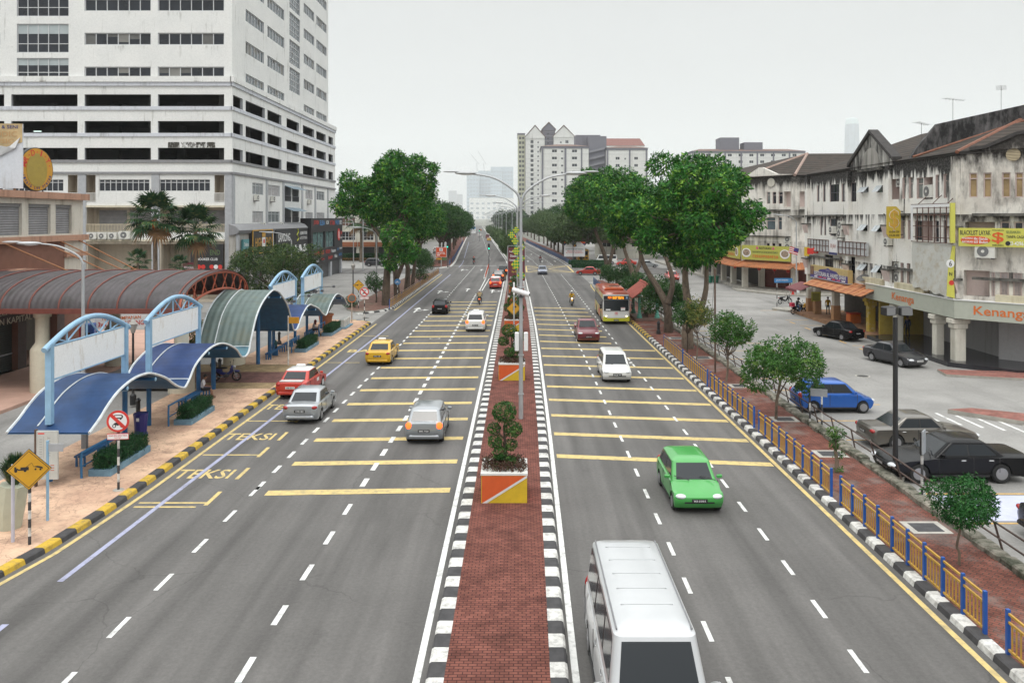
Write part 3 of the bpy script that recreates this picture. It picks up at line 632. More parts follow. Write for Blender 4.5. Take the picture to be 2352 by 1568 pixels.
m.fbox(FF, W5-24.2, W5-23.3, 20.3, 20.4, -1.2, -1.1, LED); m.fbox(FF, W5-26.6, W5-25.6, 20.05, 20.14, -1.2, -1.1, LED); m.fbox(FF, W5-13.0, W5-12.6, 20.06, 20.15, -1.4, -1.3, LED); m.build('tube_light', t)
m = MB()                                                           # grime patch of dead creeper under the lowest deck
m.fbox(FF, W5-7.6, W5-2.0, 18.28, 18.95, .002, .006, M_stain('moss_stain', (.80, .80, .78), (.05, .045, .036), .75, zt=((18.75, .12),), zh=.5, streak=.5, scale=2.4, sharp=.05))
m.build('moss_patch', t)
m = MB()
for z, zz in ((50.5, 51.5),): m.box(-33.9-W5-.2, -33.7, 94.2, 142.4, z, zz, TW)
m.build('parapet', t)
# ground-floor shop annexe with black sign boards along the tower's side
s = thing('shop_annexe', 'low grey shop annexe with black sign boards along the tower side', 'building', (-33.4, 120, 0), 0, world=True)
SF = Fr((-33.0, 93.2, 0), (0, 1, 0)); BLK = M('sign_black', (.022, .022, .025), .5, var=.2); GOLD = M('sign_gold', (.55, .30, .04), .5); SW = M('sign_white', (.78, .78, .78), .5, var=.05); SR = M('sign_red', (.62, .04, .03), .5); SB = M('sign_blue', (.06, .25, .55), .5); STE = M('sign_teal', (.10, .28, .30), .5)
m = MB(); m.box(-33.85, -33.05, 93.2, 146.5, 0, 8.9, M_stain('annexe_wall', (.42, .40, .37), (.15, .14, .12), .4)); m.build('wall', s)
m = MB(); m.fpoly(Fr((-33.8, 93.0, 0), (1, 0, 0)), [(0, 7.9), (1.0, 8.1), (1.25, 8.5), (.75, 9.0), (0, 9.25)], -30.5, 0, TG); m.build('cornice', s)
m = MB()
for y in (93.2, 106.3, 123.8): m.fbox(SF, y-93.2, y-92.6, 0, 8, 0, .22, TGL)
m.build('annexe_column', s)
for y in (94.4, 99.5, 108, 113, 118): m = MB(); m.fbox(SF, y-93.2, y-90., .1, 4.4, .0, .06, M('shop_dark', (.05, .05, .055), .4)); m.build('shop_front', s)
def board(parent, fr, a0, a1, b0, b1, mat, d=.28, name='sign_board', edge=None):
    m = MB(); m.fbox(fr, a0, a1, b0, b1, .05, d, mat)
    if edge:
        for q in ((a0, a1, b1-.14, b1), (a0, a1, b0, b0+.14), (a0, a0+.25, b0+.14, b1-.14), (a1-.25, a1, b0+.14, b1-.14)): m.fbox(fr, q[0], q[1], q[2], q[3], d, d+.05, edge)
    return m.build(name, parent)
def letters(parent, fr, items, name='lettering'):
    m = MB()
    for it in items: m.text(fr, *it)
    return m.build(name, parent)
b = board(s, SF, 4.5, 12.6, 5.5, 8.5, BLK, .4, edge=GOLD); letters(b, SF, [('HIGH', 6.7, 6.9, 2.6, 1.15, GOLD, .47), ('END', 10.7, 6.9, 2.2, 1.15, GOLD, .47)])
m = MB(); m.fpoly(SF, [(8.2, 6.4), (8.8, 6.1), (9.4, 6.4), (9.4, 7.5), (8.2, 7.5)], .41, .46, SW); m.fpoly(SF, [(8.2, 7.55), (9.4, 7.55), (9.5, 8.2), (9.1, 7.9), (8.8, 8.3), (8.5, 7.9), (8.1, 8.2)], .41, .46, GOLD); m.fdisc(SF, 8.8, 7.0, .3, .46, .48, SR, 12); m.build('crest', b)
b = board(s, SF, 14.0, 22.4, 4.6, 8.45, BLK, .4); letters(b, SF, [('SAMSUNG', 17.8, 7.25, 5.6, 1.15, SW, .43), ('Customer Service', 18.2, 5.75, 5.2, .55, SW, .43)])
b = board(s, SF, 22.5, 30.2, 4.6, 8.45, BLK, .38); letters(b, SF, [('ADMIRATIONS', 27.8, 7.7, 3.9, .5, SW, .41), ('AUTO STYLING', 27.8, 6.95, 3.9, .42, SW, .41)])
m = MB(); LIM = M('sign_lime', (.48, .50, .05), .5); m.tube([SF.p(24.3, 6.6, .42), SF.p(25.1, 7.0, .42), SF.p(24.2, 7.5, .42), SF.p(24.9, 7.9, .42), SF.p(24.6, 8.3, .42)], .09, LIM, 6); m.build('emblem', b)
m = MB()
for a in (23.6, 26., 28.6): m.fpoly(SF, [(a-1.1, 4.9), (a+1.1, 4.9), (a+1.1, 5.4), (a+.7, 5.5), (a+.4, 6.0), (a-.5, 6.0), (a-.8, 5.5), (a-1.1, 5.4)], .39, .41, SW)
m.build('car_pictures', b)
b = board(s, SF, 1.6, 3.6, 4.6, 7.4, STE, .3); letters(b, SF, [('Defense', 2.6, 6.8, 1.5, .5, SW, .33)]); m = MB(); m.fbox(SF, 2.1, 3.1, 5, 6.2, .31, .33, M('poster_red', (.45, .14, .10), .6, var=.5, vs=3)); m.build('poster', b)
# the black electrical shop at the end
e = thing('electrical_shop', 'black boxed electrical shop front at the end of the tower', 'building', (-33, 135, 0), 0, world=True)
EF = Fr((-32.2, 124, 0), (0, 1, 0))
m = MB(); ops = [(1.0, 5.0, 8.6, 7.7), (9.4, 5.0, 15.6, 7.7)]; facade(m, EF, 22, 7.4, ops, .35, BLK, BLK, b0=2.5); m.box(-33.9, -32.22, 124, 146, 9.86, 9.9, BLK); m.quad((-33.9, 124, 2.5), (-32.2, 124, 2.5), (-32.2, 124, 9.9), (-33.9, 124, 9.9), BLK)
m.box(-33.9, -32.6, 124.3, 145.6, 0, 2.5, M('shop_dark')); m.fbox(EF, 12.9, 14, 0, 2.5, -.4, -.05, TGL); m.fbox(EF, 21, 21.9, 0, 2.5, -.4, -.05, TGL)
m.build('wall', e)
for o in ops: window(e, EF, o, .3, M('glass_green', (.16, .25, .25), .15, var=.5, vs=1.5), FRD, 2)
letters(e, EF, [('JOVEN', 3, 9.15, 3.2, .85, SR, .03), ('ELBA', 7.0, 9.15, 3.2, .8, SB, .03), ('KDK', 10.6, 9.2, 1.9, .6, SW, .03), ('X Tefal', 14, 9.15, 3.4, .8, SR, .03), ('PHILIPS', 17.8, 9.15, 2.8, .8, SB, .03), ('BEKO', 20.5, 9.15, 1.8, .75, SW, .03),
  ('TOSHIBA', 3.4, 4.3, 3.6, .65, SR, .03), ('LG', 7.2, 4.3, 1.6, .65, SR, .03), ('HITACHI', 10.8, 4.3, 3.2, .65, SR, .03), ('Panasonic', 15.0, 4.3, 3.2, .6, SW, .03), ('SONY', 18.3, 4.4, 1.5, .45, SB, .03), ('dyson', 20.5, 4.5, 2, .55, SW, .03),
  ('Electrolux', 3.0, 3.15, 3.2, .5, SW, .03), ('Fujitsu', 7.2, 3.2, 2.2, .5, SR, .03), ('SHARP', 12.6, 3.2, 3.2, .6, SR, .03), ('Midea', 16.7, 3.3, 2, .6, SW, .03), ('SAMSUNG', 20.2, 3.4, 2.6, .5, SB, .03), ('ne', 20.8, 7.3, 1.1, .6, SR, .07), ('LIVING', 20.4, 6.4, 2.2, .4, SW, .03)])
m = MB(); m.fdisc(EF, 18.9, 7.0, .95, .01, .06, SR, 20, 1.1); m.text(EF, '1', 18.9, 7.0, .5, 1.3, SW, .07); m.build('emblem', e)
# snooker club panel on the tower front
b = thing('snooker_club_panel', 'black snooker club panel with red balls on the beige wall', 'sign', (-37, 94, 4), 0, world=True)
m = MB(); m.fbox(FF, W5-4.8, W5-.95, 3.4, 6.9, .14, .3, BLK); m.build('panel', b)
letters(b, FF, [('HIGH', W5-4.0, 5.9, 1.2, .6, M('sign_green', (.10, .16, .06), .6), .32), ('END', W5-1.9, 5.9, 1.2, .6, M('sign_green'), .32), ('SNOOKER CLUB', W5-2.9, 5.1, 2.6, .3, SW, .32)])
m = MB()
for k, x in enumerate((-4.3, -3.8, -3.3, -2.3, -1.8, -1.3)): m.fdisc(FF, W5+x, 4.2, .26, .31, .33, SR if k != 4 else SW, 14)
m.build('ball_pictures', b)
b = thing('restaurant_sign', 'small maroon board lettered RESTORAN AL below the palms', 'sign', (-35, 82, 0), 0, world=True)
RF = Fr((-34.6, 84, 0), (1, 0, 0)); m = MB(); m.fbox(RF, -.7, .7, 3.6, 5.3, 0, .1, M('maroon', (.14, .03, .04), .5)); m.build('panel', b); letters(b, RF, [('RESTORAN', 0, 4.75, 1.15, .26, SW, .12), ('AL', 0, 4.15, .45, .32, SW, .12)])
m = MB(); m.tube([(-34.6, 84, 0), (-34.6, 84, 3.6)], .06, M('steel_dark', (.09, .08, .08), .6), 8); m.build('post', b)
# ================================================================ left: shopping block with shutters
BRN = M('brown_wall', (.20, .095, .065), .85, var=.12, vs=2); TERR = M_stain('terracotta_trim', (.46, .27, .19), (.16, .09, .06), .35, scale=1.3); CRM = M_stain('cream_wall', (.60, .57, .50), (.25, .22, .16), .28)
k = thing('shopping_block', 'beige and brown shopping block with three roller shutters', 'building', (-40, 48, 0), 0, world=True)
KF = Fr((-32.4, 26, 0), (0, 1, 0)); L = 33.3
wn_ = [(39.3, 43), (44.2, 47.4), (48.4, 52.0), (52.7, 55.2), (55.8, 57.8)]
m = MB(); facade(m, KF, L, 3.0, [(a-26, 8.86, b-26, 10.92, .3) for a, b in wn_], .3, CRM, CRM, b0=8.45)
facade(m, KF, L-2.4, 3.35, [(29.0, 5.25, 30.4, 6.3, .3)], .3, BRN, BRN, b0=5.1); m.fquad(KF, L-2.4, L, 5.1, 8.45, 0, CRM); m.fquad(KF, L-2.4, L, 0, 5.1, 0, BRN)
facade(m, KF, L-2.4, 5.1, [(1, .16, 10, 3.3, .5), (11, .16, 19.5, 3.3, .5), (20.5, .16, 25.6, 3.3, .5), (26.5, .16, 30, 3.3, .5)], .5, M('dark_fascia', (.075, .055, .05), .7, var=.25), BRN)
m.quad((-32.4, 59.3, 0), (-60, 59.3, 0), (-60, 59.3, 11.45), (-32.4, 59.3, 11.45), CRM); m.quad((-32.4, 26, 11.2), (-32.4, 59.3, 11.2), (-60, 59.3, 11.2), (-60, 26, 11.2), DKC); m.quad((-60, 26, 0), (-32.4, 26, 0), (-32.4, 26, 11.45), (-60, 26, 11.45), CRM)
m.build('wall', k)
m = MB()
for z0, z1, d in ((11.3, 11.75, .35), (8.35, 8.75, .3)): m.fbox(KF, 0, L+.3, z0, z1, -.1, d, TERR)
m.fbox(KF, L-2.5, L+.25, 7.2, 7.5, 0, .25, TERR); m.build('cornice', k)
for a, b in wn_:
    q = MB(); q.fbox(KF, a-26, b-26, 8.86, 10.92, -.28, -.2, SHUT); q.fbox(KF, a-26, b-26, 10.7, 10.92, -.2, -.1, M('shutter_box', (.2, .2, .2), .6)); q.build('roller_shutter', k)
DSH = M_ribs('shutter_dark', (.05, .06, .055), .14, 2, depth=.4)
for a, b in ((1, 10), (11, 19.5), (20.5, 25.6)):
    q = MB(); q.fbox(KF, a, b, .16, 3.3, -.45, -.4, DSH); q.fbox(KF, (a+b)/2-.06, (a+b)/2+.06, .16, 3.3, -.4, -.33, FRD); q.fbox(KF, a, b, 1.2, 1.28, -.4, -.36, TGL); q.build('shop_shutter', k)
m = MB(); pts = [(24.7+4.6*cos(pi-pi*i/16), 5.2+1.55*sin(pi*i/16)) for i in range(17)]; ins = [(24.7+4.0*cos(pi*i/16), 5.2+1.1*sin(pi*i/16)) for i in range(17)]
for i in range(16): m.fpoly(KF, [pts[i], pts[i+1], ins[15-i], ins[16-i]], 0, 1.1, TERR)
m.fpoly(KF, ins, 0, .5, CRM); m.build('arched_pediment', k)
letters(k, KF, [('JUALBELI-BELAH', 24.2, 3.95, 5.4, .42, M('brass_letters', (.55, .50, .38), .4), .03), ('DAN KAPITAL', 24.9, 3.45, 4.3, .4, M('brass_letters'), .03)])
window(k, KF, (29.0, 5.25, 30.4, 6.3), .25, GLM, FRD, 2)
m = MB(); m.fbox(KF, 28.0, 31.6, 3.4, 4.4, .02, .1, CRM); m.build('fascia', k)
AFR = Fr((-28.6, 57.5, 0), (.75, .66, 0))
b = thing('loan_banner', 'white banner with red lettering over the blue shop machine', 'banner', (-29, 60, 2), 0, world=True)
BF = Fr((-30.6, 57.6, 0), (.9, .43, 0)); m = MB(); m.fbox(BF, 0, 3.4, 1.95, 2.95, 0, .08, SW); m.build('cloth', b); letters(b, BF, [('TUKAR SIMPANAN', 1.7, 2.68, 2.6, .24, M('sign_orange', (.65, .16, .03), .5), .1), ('3x LEBIH UNTUNG', 1.7, 2.28, 3., .34, SR, .1)])
m = MB(); 
for x in (.1, 3.3): m.tube([BF.p(x, 0, -.05), BF.p(x, 2.9, -.05)], .04, FRD, 6)
m.build('post', b)
b = thing('cash_machine', 'blue and red cash machine kiosk beside the loan banner', 'kiosk', (-30.7, 56.9, .16)); m = MB(); m.cbox((0, 0, 1.15), (.9, .8, 2.3), M('kiosk_blue', (.03, .10, .34), .4), .3, .05); m.build('cabinet', b); m = MB(); m.cbox((.03, -.4, 1.45), (.55, .1, .5), GLD, .3); m.cbox((-.32, -.48, 1.2), (.14, .06, 2.0), SR, .3); m.build('screen', b)
# curved terracotta stays from the cornice to the vault (steel rods)
m = MB()
for y0, y1 in ((54.0, 51.), (56, 53.), (58.4, 54.4), (50, 47.6)): m.tube([(-32.3, y0, 8.4), (-26.5, y1+2.4, 5.9)], .045, M('rust_steel', (.32, .14, .06), .7), 6)
m.build('stay_rod', k)
# rooftop signs
b = thing('shop_sign', 'round orange shop sign standing on the left roof edge', 'sign', (-32.9, 54.6, 11.7), 0, world=True)
ca, sa = cos(radians(10)), sin(radians(10)); RSF = Fr((-33, 54.6, 13.3), (sa, ca, 0)); OR1 = M('sign_orange_yellow', (.60, .30, .03), .5, var=.12, vs=.8); OR2 = M('sign_olive', (.38, .28, .05), .5, var=.1)
m = MB(); m.fdisc(RSF, 0, 0, 1.5, -.3, 0, BLK, 40); m.fdisc(RSF, 0, 0, 1.44, 0, .02, OR1, 40); m.build('disc', b)
m = MB(); m.fdisc(RSF, 0, -.05, .92, .02, .035, OR2, 32, 1.15); m.build('inner_panel', b)
def arc_text(mb, fr, txt, cx, cy, r, a0, a1, w, h, mat, d, inward=False):
    n = len(txt)
    for i, ch in enumerate(txt):
        if ch == ' ': continue
        a = a0+(a1-a0)*i/(n-1); up = V((cos(a), sin(a))) if not inward else V((-cos(a), -sin(a)))
        q = Fr(fr.p(cx+r*cos(a), cy+r*sin(a), 0), fr.u*up.y-fr.w*up.x, fr.u*up.x+fr.w*up.y); mb.text(q, ch, 0, 0, w*(.35 if ch in '.I' else 1), h*(.2 if ch == '.' else 1), mat, d)
m = MB(); arc_text(m, RSF, 'MR.D.I.Y.', 0, 0, 1.18, radians(165), radians(15), .34, .42, SR, .04); arc_text(m, RSF, 'Always Low Prices', 0, -.02, 1.26, radians(200), radians(340), .13, .2, M('sign_darkblue', (.03, .04, .16), .5), .04, True); m.build('lettering', b)
m = MB()
for y in (-.7, .7): m.tube([RSF.p(y, -2.0, -.15), RSF.p(y, -1.25, -.15)], .05, FRD, 6)
m.build('support', b)
b = thing('torn_rooftop_billboard', 'torn white billboard with faded music school poster on the roof', 'billboard', (-33, 51, 11.7), 0, world=True)
TBF = Fr((-37.2, 51.2, 11.9), (1, .12, 0)); m = MB(); m.fbox(TBF, -1.4, 5.0, 0, 4.2, -.12, 0, M_stain('torn_white_vinyl', (.66, .68, .72), (.36, .33, .3), .3)); m.build('panel', b)
m = MB(); m.fpoly(TBF, [(-1.4, 3.3), (1.6, 3.3), (3.4, 2.5), (5, 3.0), (5, 4.2), (-1.4, 4.2)], .0, .03, M('faded_poster', (.52, .38, .20), .8, var=.3, vs=2)); m.build('faded_poster', b)
letters(b, TBF, [('PUSAT MUZIK & SENI', 3.1, 3.98, 3.3, .22, M('sign_darkblue'), .045), ('MELODIC', 3.5, 3.52, 2.4, .36, M('faded_letters', (.50, .30, .13), .8), .045), ('MUSIC', 3.7, 3.06, 1.6, .3, M('faded_letters'), .045)])
m = MB(); m.fpoly(TBF, [(2.9, 2.9), (3.5, 2.0), (4.9, 3.3), (4.6, 2.6), (3.6, 2.2)], .04, .12, M('sign_white')); m.fpoly(TBF, [(.8, 3.2), (2.4, 2.2), (2.0, 3.0)], .04, .12, M('sign_white')); m.build('torn_flap', b)
m = MB()
for x in (-.5, 1.2, 2.6, 4.4): m.fbox(TBF, x, x+.1, -.6, 0, -.2, -.1, M('rust_steel'))
m.build('support', b)
# ================================================================ left: barrel-vault canopy
v = thing('vaulted_canopy', 'long grey barrel vaulted canopy with rusty red ribs', 'canopy', (-26, 49.5, 0), 0, world=True)
VG = M_ribs('vault_sheet', (.085, .076, .080), .35, 0, depth=.08, var=.18, rough=.6, stain=(.065, .06, .06)); RED = M('rib_red', (.17, .05, .036), .6, var=.2)
prof = [(49.5+5.5*cos(pi-pi*i/20), 4.95+1.75*sin(pi*i/20)**.9) for i in range(21)]
m = MB(); n = len(prof)
vs_ = [(x, y, z+dz) for dz in (0, -.05) for x in (-42, -18.6) for y, z in prof]
fs_ = [(i, n+i, n+i+1, i+1) for i in range(n-1)]+[(2*n+i+1, 3*n+i+1, 3*n+i, 2*n+i) for i in range(n-1)]
m.add(vs_, fs_, VG, True); m.build('roof_sheet', v)
for i in range(15):
    x = -41.6+i*1.62; m = MB(); m.tube([(x, y, z+.03) for y, z in prof], .05, RED, 6); m.build('rib', v)
m = MB()
for y in (44, 55): m.box(-42, -18.5, y-.12, y+.12, 4.7, 4.98, RED)
m.build('eave_beam', v)
m = MB(); RB2 = M('truss_orange', (.36, .085, .04), .55, var=.2)
low = [(49.5+5.3*cos(pi-pi*i/20), 4.1+1.45*sin(pi*i/20)) for i in range(21)]
m.tube([(-18.7, y, z-.1) for y, z in prof], .09, RB2, 8); m.tube([(-18.7, y, z) for y, z in low], .08, RB2, 8)
for i in range(1, 20):
    j = i+(1 if i % 2 else -1); m.tube([(-18.7, prof[i][0], prof[i][1]-.1), (-18.7, low[j][0], low[j][1])], .045, RB2, 6)
m.build('end_truss', v)
PIL = M_stain('pillar_cream', (.64, .60, .48), (.33, .29, .2), .22)
for x, y in ((-27, 45.2), (-27, 53.3), (-19.1, 45.2), (-19.1, 53.6)):
    m = MB(); m.lathe([(.62, .1), (.62, 2.5), (.58, 2.62), (.36, 2.95), (.35, 4.35), (.46, 4.38), (.46, 4.6), (.3, 4.6), (.3, 4.95)] if x < -20 else [(.72, .1), (.72, 1.5), (.68, 1.6), (.4, 1.9), (.38, 4.9)], (x, y, 0), PIL, 20); m.build('pillar', v)
# ================================================================ right: three-storey shophouse block with mould
SHW = M_stain('shophouse_wall', (.86, .845, .80), (.03, .028, .027), .36, zt=((14.6, .62), (10.25, .30), (6.1, .28), (17.2, .42)), zh=2.4, streak=.09, scale=1.3, base2=(.80, .775, .72), sharp=.05)
SHC = M_stain('shophouse_wall_grey', (.80, .77, .70), (.045, .04, .037), .32, zt=((15.4, .60), (10.2, .40), (6.4, .26)), zh=2.8, streak=.3, scale=1.0, base2=(.52, .48, .43), sharp=.1)
PINK = M_stain('pink_render', (.60, .49, .455), (.22, .17, .15), .18); LEDGE = M_stain('mould_ledge', (.20, .19, .17), (.03, .03, .028), .75, streak=1.)
TILE = M_ribs('roof_tile_dark', (.058, .043, .034), .34, 2, var=.3, rough=.9, depth=.45, stain=(.035, .032, .026)); TILEO = M_ribs('awning_tile_orange', (.46, .17, .07), .3, 1, var=.2, rough=.8, depth=.35, stain=(.28, .12, .06))
COPE = M('coping_dark', (.055, .05, .048), .9, var=.3); RIDGE = M('ridge_orange', (.22, .09, .055), .8, var=.3); CURB = M('window_curtain_tan', (.34, .24, .12), .8, var=.3, vs=1.5); FRP = M('frame_pinkish', (.50, .40, .37), .6)
GLC = M('glass_cloudy', (.20, .22, .21), .15, var=.4, vs=.8)
def zc(x, y): return 1722.6+x*.27473, 229.7+y*.27473
def z2(x, y): return (2800+x/1.8148)*.5742, (950+y/1.8148)*.5742
def rect(fr, cv, x0, y0, x1, y1):
    a0, _ = fr.hit(*cv(x0, (y0+y1)/2)); a1, _ = fr.hit(*cv(x1, (y0+y1)/2)); _, b0 = fr.hit(*cv((x0+x1)/2, y1)); _, b1 = fr.hit(*cv((x0+x1)/2, y0))
    return (a0, b0, a1, b1)
A = thing('shophouse_block', 'nearest mould streaked three storey shophouse block with pointed gable', 'building', (36, 66, 0), 0, world=True)
FA = Fr((30, 82.5, 0), (0, -1, 0)); FC = Fr((30, 54, 0), (1, -1, 0)); LA = 28.5; LC = 4.95; PC = FC.p(LC, 0)
FE = Fr((PC[0], PC[1], 0), (1, 0, 0))
win = []
for r, g, nx, ys in (((668, 705, 745, 850), GLD, 3, (.5,)), ((845, 690, 890, 850), GLD, 2, (.5,)), ((562, 715, 582, 850), CURT, 1, ()), ((612, 710, 634, 850), CURT, 1, ()), ((768, 700, 800, 850), CURT, 1, ()),
    ((1275, 650, 1300, 825), GLC, 1, (.7,)), ((1330, 645, 1362, 822), GLC, 1, (.7,)), ((1395, 650, 1450, 825), GLC, 1, (.7,)), ((1553, 625, 1585, 820), GLC, 1, (.7,)), ((1620, 620, 1650, 820), GLC, 1, (.7,)), ((1685, 615, 1708, 820), GLC, 1, (.7,)),
    ((590, 990, 602, 1130), GLM, 1, (.5,)), ((622, 990, 637, 1130), GLM, 1, (.5,)), ((672, 992, 722, 1135), GLM, 3, (.3, .6)), ((757, 990, 770, 1130), GLM, 1, ()), ((795, 990, 812, 1130), GLM, 1, ()),
    ((1265, 1010, 1295, 1160), GLC, 1, (.65,)), ((1322, 1005, 1345, 1165), GLC, 1, (.65,)), ((1380, 1010, 1440, 1170), GLD, 2, (.65,)), ((1550, 1010, 1580, 1185), GLD, 1, (.65,)), ((1620, 1005, 1645, 1195), GLD, 1, (.65,)),
    ((625, 1295, 695, 1400), GLD, 2, ()), ((750, 1310, 768, 1390), GLC, 1, ()), ((832, 1310, 880, 1450), GLD, 1, (.45,)), ((1260, 1360, 1287, 1530), GLC, 1, (.65,)), ((1313, 1365, 1342, 1535), GLC, 1, (.65,))):
    win.append((rect(FA, zc, *r), g, nx, ys))
cas = [rect(FA, zc, *r) for r in ((930, 728, 993, 775), (1062, 715, 1112, 772), (930, 1042, 985, 1095), (1050, 1047, 1103, 1103), (926, 1372, 983, 1425), (1050, 1384, 1100, 1446))]
rec = [rect(FA, zc, *r) for r in ((1175, 660, 1252, 830), (1456, 645, 1530, 828), (1446, 1010, 1530, 1175), (1170, 1348, 1248, 1530))]
ZB, ZT = 4.2, 14.35
w = MB(); facade(w, FA, LA, ZT-ZB, [o[0]+(.22,) for o in win]+[o+(.12,) for o in cas]+[o+(.9,) for o in rec], .2, SHW, PINK, b0=ZB)
for o in rec: w.fquad(FA, o[0], o[2], o[1], o[3], -.9, PINK)
cwin = [(rect(FC, zc, *r), g, nx, ys, br) for r, g, nx, ys, br in (((1834, 610, 1904, 815), CURB, 1, (.75,), 0), ((1953, 608, 2022, 815), CURB, 1, (.75,), 0), ((2108, 606, 2180, 815), CURB, 1, (.75,), 0), ((2218, 606, 2288, 815), CURB, 1, (.75,), 0),
    ((2095, 1018, 2175, 1200), GLD, 1, (.6,), 0), ((2210, 1018, 2288, 1200), GLD, 1, (.6,), 0), ((2090, 1442, 2166, 1640), CURT, 1, (.7,), 6), ((2200, 1447, 2276, 1645), CURT, 1, (.7,), 6), ((2020, 1440, 2050, 1640), CURT, 1, (.7,), 3))]
crec = [rect(FC, zc, *r) for r in ((1800, 1020, 2050, 1200), (1788, 1425, 2005, 1640))]
facade(w, FC, LC, ZT-ZB, [o[0]+(.18,) for o in cwin]+[o+(.7,) for o in crec], .18, SHC, SHC, b0=ZB)
for o in crec: w.fquad(FC, o[0], o[2], o[1], o[3], -.7, PINK)
facade(w, FE, 28, ZT-ZB, [(2+4*k, z, 4.2+4*k, z+2.1, .2) for k in range(6) for z in (6.4, 10.4)], .2, SHC, SHC, b0=ZB)
w.quad((30, 82.5, 4), (60, 82.5, 4), (60, 82.5, 14.35), (30, 82.5, 14.35), SHW)
w.build('wall', A)
for o, g, nx, ys in win: window(A, FA, o, .18, g, FRP if g is GLC else FRD, nx, ys, fw=.06, bars=5 if g is GLD and nx > 1 else 0)
for o, g, nx, ys, br in cwin: window(A, FC, o, .14, g, FRP, nx, ys, fw=.07, bars=br)
for k in range(6):
    for z in (6.4, 10.4): window(A, FE, (2+4*k, z, 4.2+4*k, z+2.1), .15, GLD, FRP, 3, (.7,))
for o in cas:                                                     # pairs of small top-hung sashes, pushed open
    m = MB(); m.fquad(FA, o[0], o[2], o[1], o[3], -.1, GLD); h = o[3]-o[1]; wd = (o[2]-o[0])/2
    for k in range(2):
        a0, a1 = o[0]+k*wd+.04, o[0]+(k+1)*wd-.04
        vs = [FA.p(a0, o[3], .02), FA.p(a1, o[3], .02), FA.p(a1, o[1]+.05, .42), FA.p(a0, o[1]+.05, .42)]; m.add(vs+[tuple(V(q)+FA.n*.04) for q in vs], [(0, 1, 2, 3), (7, 6, 5, 4), (0, 4, 5, 1), (1, 5, 6, 2), (2, 6, 7, 3), (3, 7, 4, 0)], M('sash_glass', (.50, .54, .56), .25, var=.1))
    m.build('sash_window', A)
aircon(A, FA, rec[0][2]-.55, rec[0][1]+1.0, 1.2, -.7); aircon(A, FA, (rec[1][0]+rec[1][2])/2, rec[1][1]+.1, 1.5, -.5)
for k in range(3): aircon(A, FA, rec[3][2]-.6, rec[3][1]+.05+k*.85, 1.25, -.6)
a, bb = FA.hit(*zc(1180, 1215)); aircon(A, FA, a, bb, 1., 0); a, bb = FA.hit(*zc(715, 1115)); aircon(A, FA, a, bb, 1.1, 0); a, bb = FA.hit(*zc(800, 1085)); aircon(A, FA, a, bb, 1.3, 0); a, bb = FA.hit(*zc(790, 1150)); aircon(A, FA, a, bb, 1.2, 0); aircon(A, FC, 1.6, 7.35, 1.4, .0)
m = MB()                                                          # ledges, pilasters and their capitals
for a0, a1, z in ((0.2, 9.2, 10.2), (17.6, 28.2, 10.25), (0.5, 9, 6.1), (17.6, 28.2, 6.0)): m.fbox(FA, a0, a1, z-.09, z+.09, -.02, .24, LEDGE)
for a0, a1, z in ((.75, LC, 10.2), (.75, LC, 5.95)): m.fbox(FC, a0, a1, z-.09, z+.09, -.02, .24, LEDGE)
m.fbox(FA, 0, LA, 14.3, 14.5, -.3, .12, COPE); m.fbox(FC, 0, 1.5, 14.3, 14.5, -.3, .12, COPE); m.fbox(FE, 0, 28, 14.3, 14.5, -.3, .12, COPE); m.build('ledge', A)
for fr, a in ((FA, .3), (FA, 10.5), (FA, 18.3), (FA, 28.15)):
    m = MB(); m.fbox(fr, a-.32, a+.32, 4.2, 14.2, .0, .3, SHW if a < 28 else SHC)
    for z in (9.3, 5.75):
        m.fpoly(Fr(fr.p(a-.5, z, .29), fr.n, (0, 0, 1)), [(0, -.9), (.26, 0), (0, 0)], -1.0, 0, PINK); m.fbox(fr, a-.62, a+.62, z, z+.14, -.0, .55, LEDGE)
    m.build('pilaster', A)
m = MB(); m.fpoly(FA, [(10.9, 14.2), (19.0, 14.2), (19.0, 14.7), (15.2, 17.05), (15.0, 17.05), (10.9, 14.7)], -.35, .16, M_stain('gable_wall', (.62, .60, .56), (.05, .048, .045), .85, streak=.15, scale=1.3)); m.build('gable', A)
m = MB()
for p, q in (((10.6, 14.55), (15.1, 17.15)), ((15.1, 17.15), (19.3, 14.55))): m.fpoly(FA, [p, (p[0], p[1]+.3), (q[0], q[1]+.3), q], -.45, .34, COPE)
m.fbox(FA, 12.9, 17.2, 13.95, 14.12, .1, .4, LEDGE); m.fpoly(FA, [(13.3, 14.2)]+[(15.1+1.75*cos(pi-pi*i/10), 14.3+1.6*sin(pi*i/10)) for i in range(11)]+[(16.9, 14.2)], .16, .19, M_stain('gable_niche', (.40, .38, .35), (.1, .1, .09), .5)); m.build('gable_coping', A)
m = MB(); m.fpoly(FC, [(.6, 14.3), (LC, 14.3), (LC, 15.25), (4.2, 15.45), (3.4, 15.35), (1.6, 14.6)], -.3, .1, SHC)
m.fpoly(FC, [(.6, 14.5), (1.6, 14.6), (3.4, 15.35), (4.2, 15.45), (LC, 15.25), (LC, 15.45), (4.2, 15.68), (3.3, 15.55), (1.5, 14.8), (.6, 14.7)], -.4, .25, COPE); ac, bc = FC.hit(*zc(2207, 458)); m.fdisc(FC, ac, bc, .42, .1, .16, M_ribs('vent_louvre', (.46, .38, .25), .1, 2, depth=.5), 20); m.build('corner_gable', A)
m = MB(); E0, E1, E2, E3 = (29.75, 83, 14.45), (29.75, 54, 14.45), (PC[0]-.1, PC[1]-.3, 14.45), (62, PC[1]-.3, 14.45); R0, R1, R2 = (42, 83, 18.7), (42, 64, 18.7), (62, 63, 18.7)
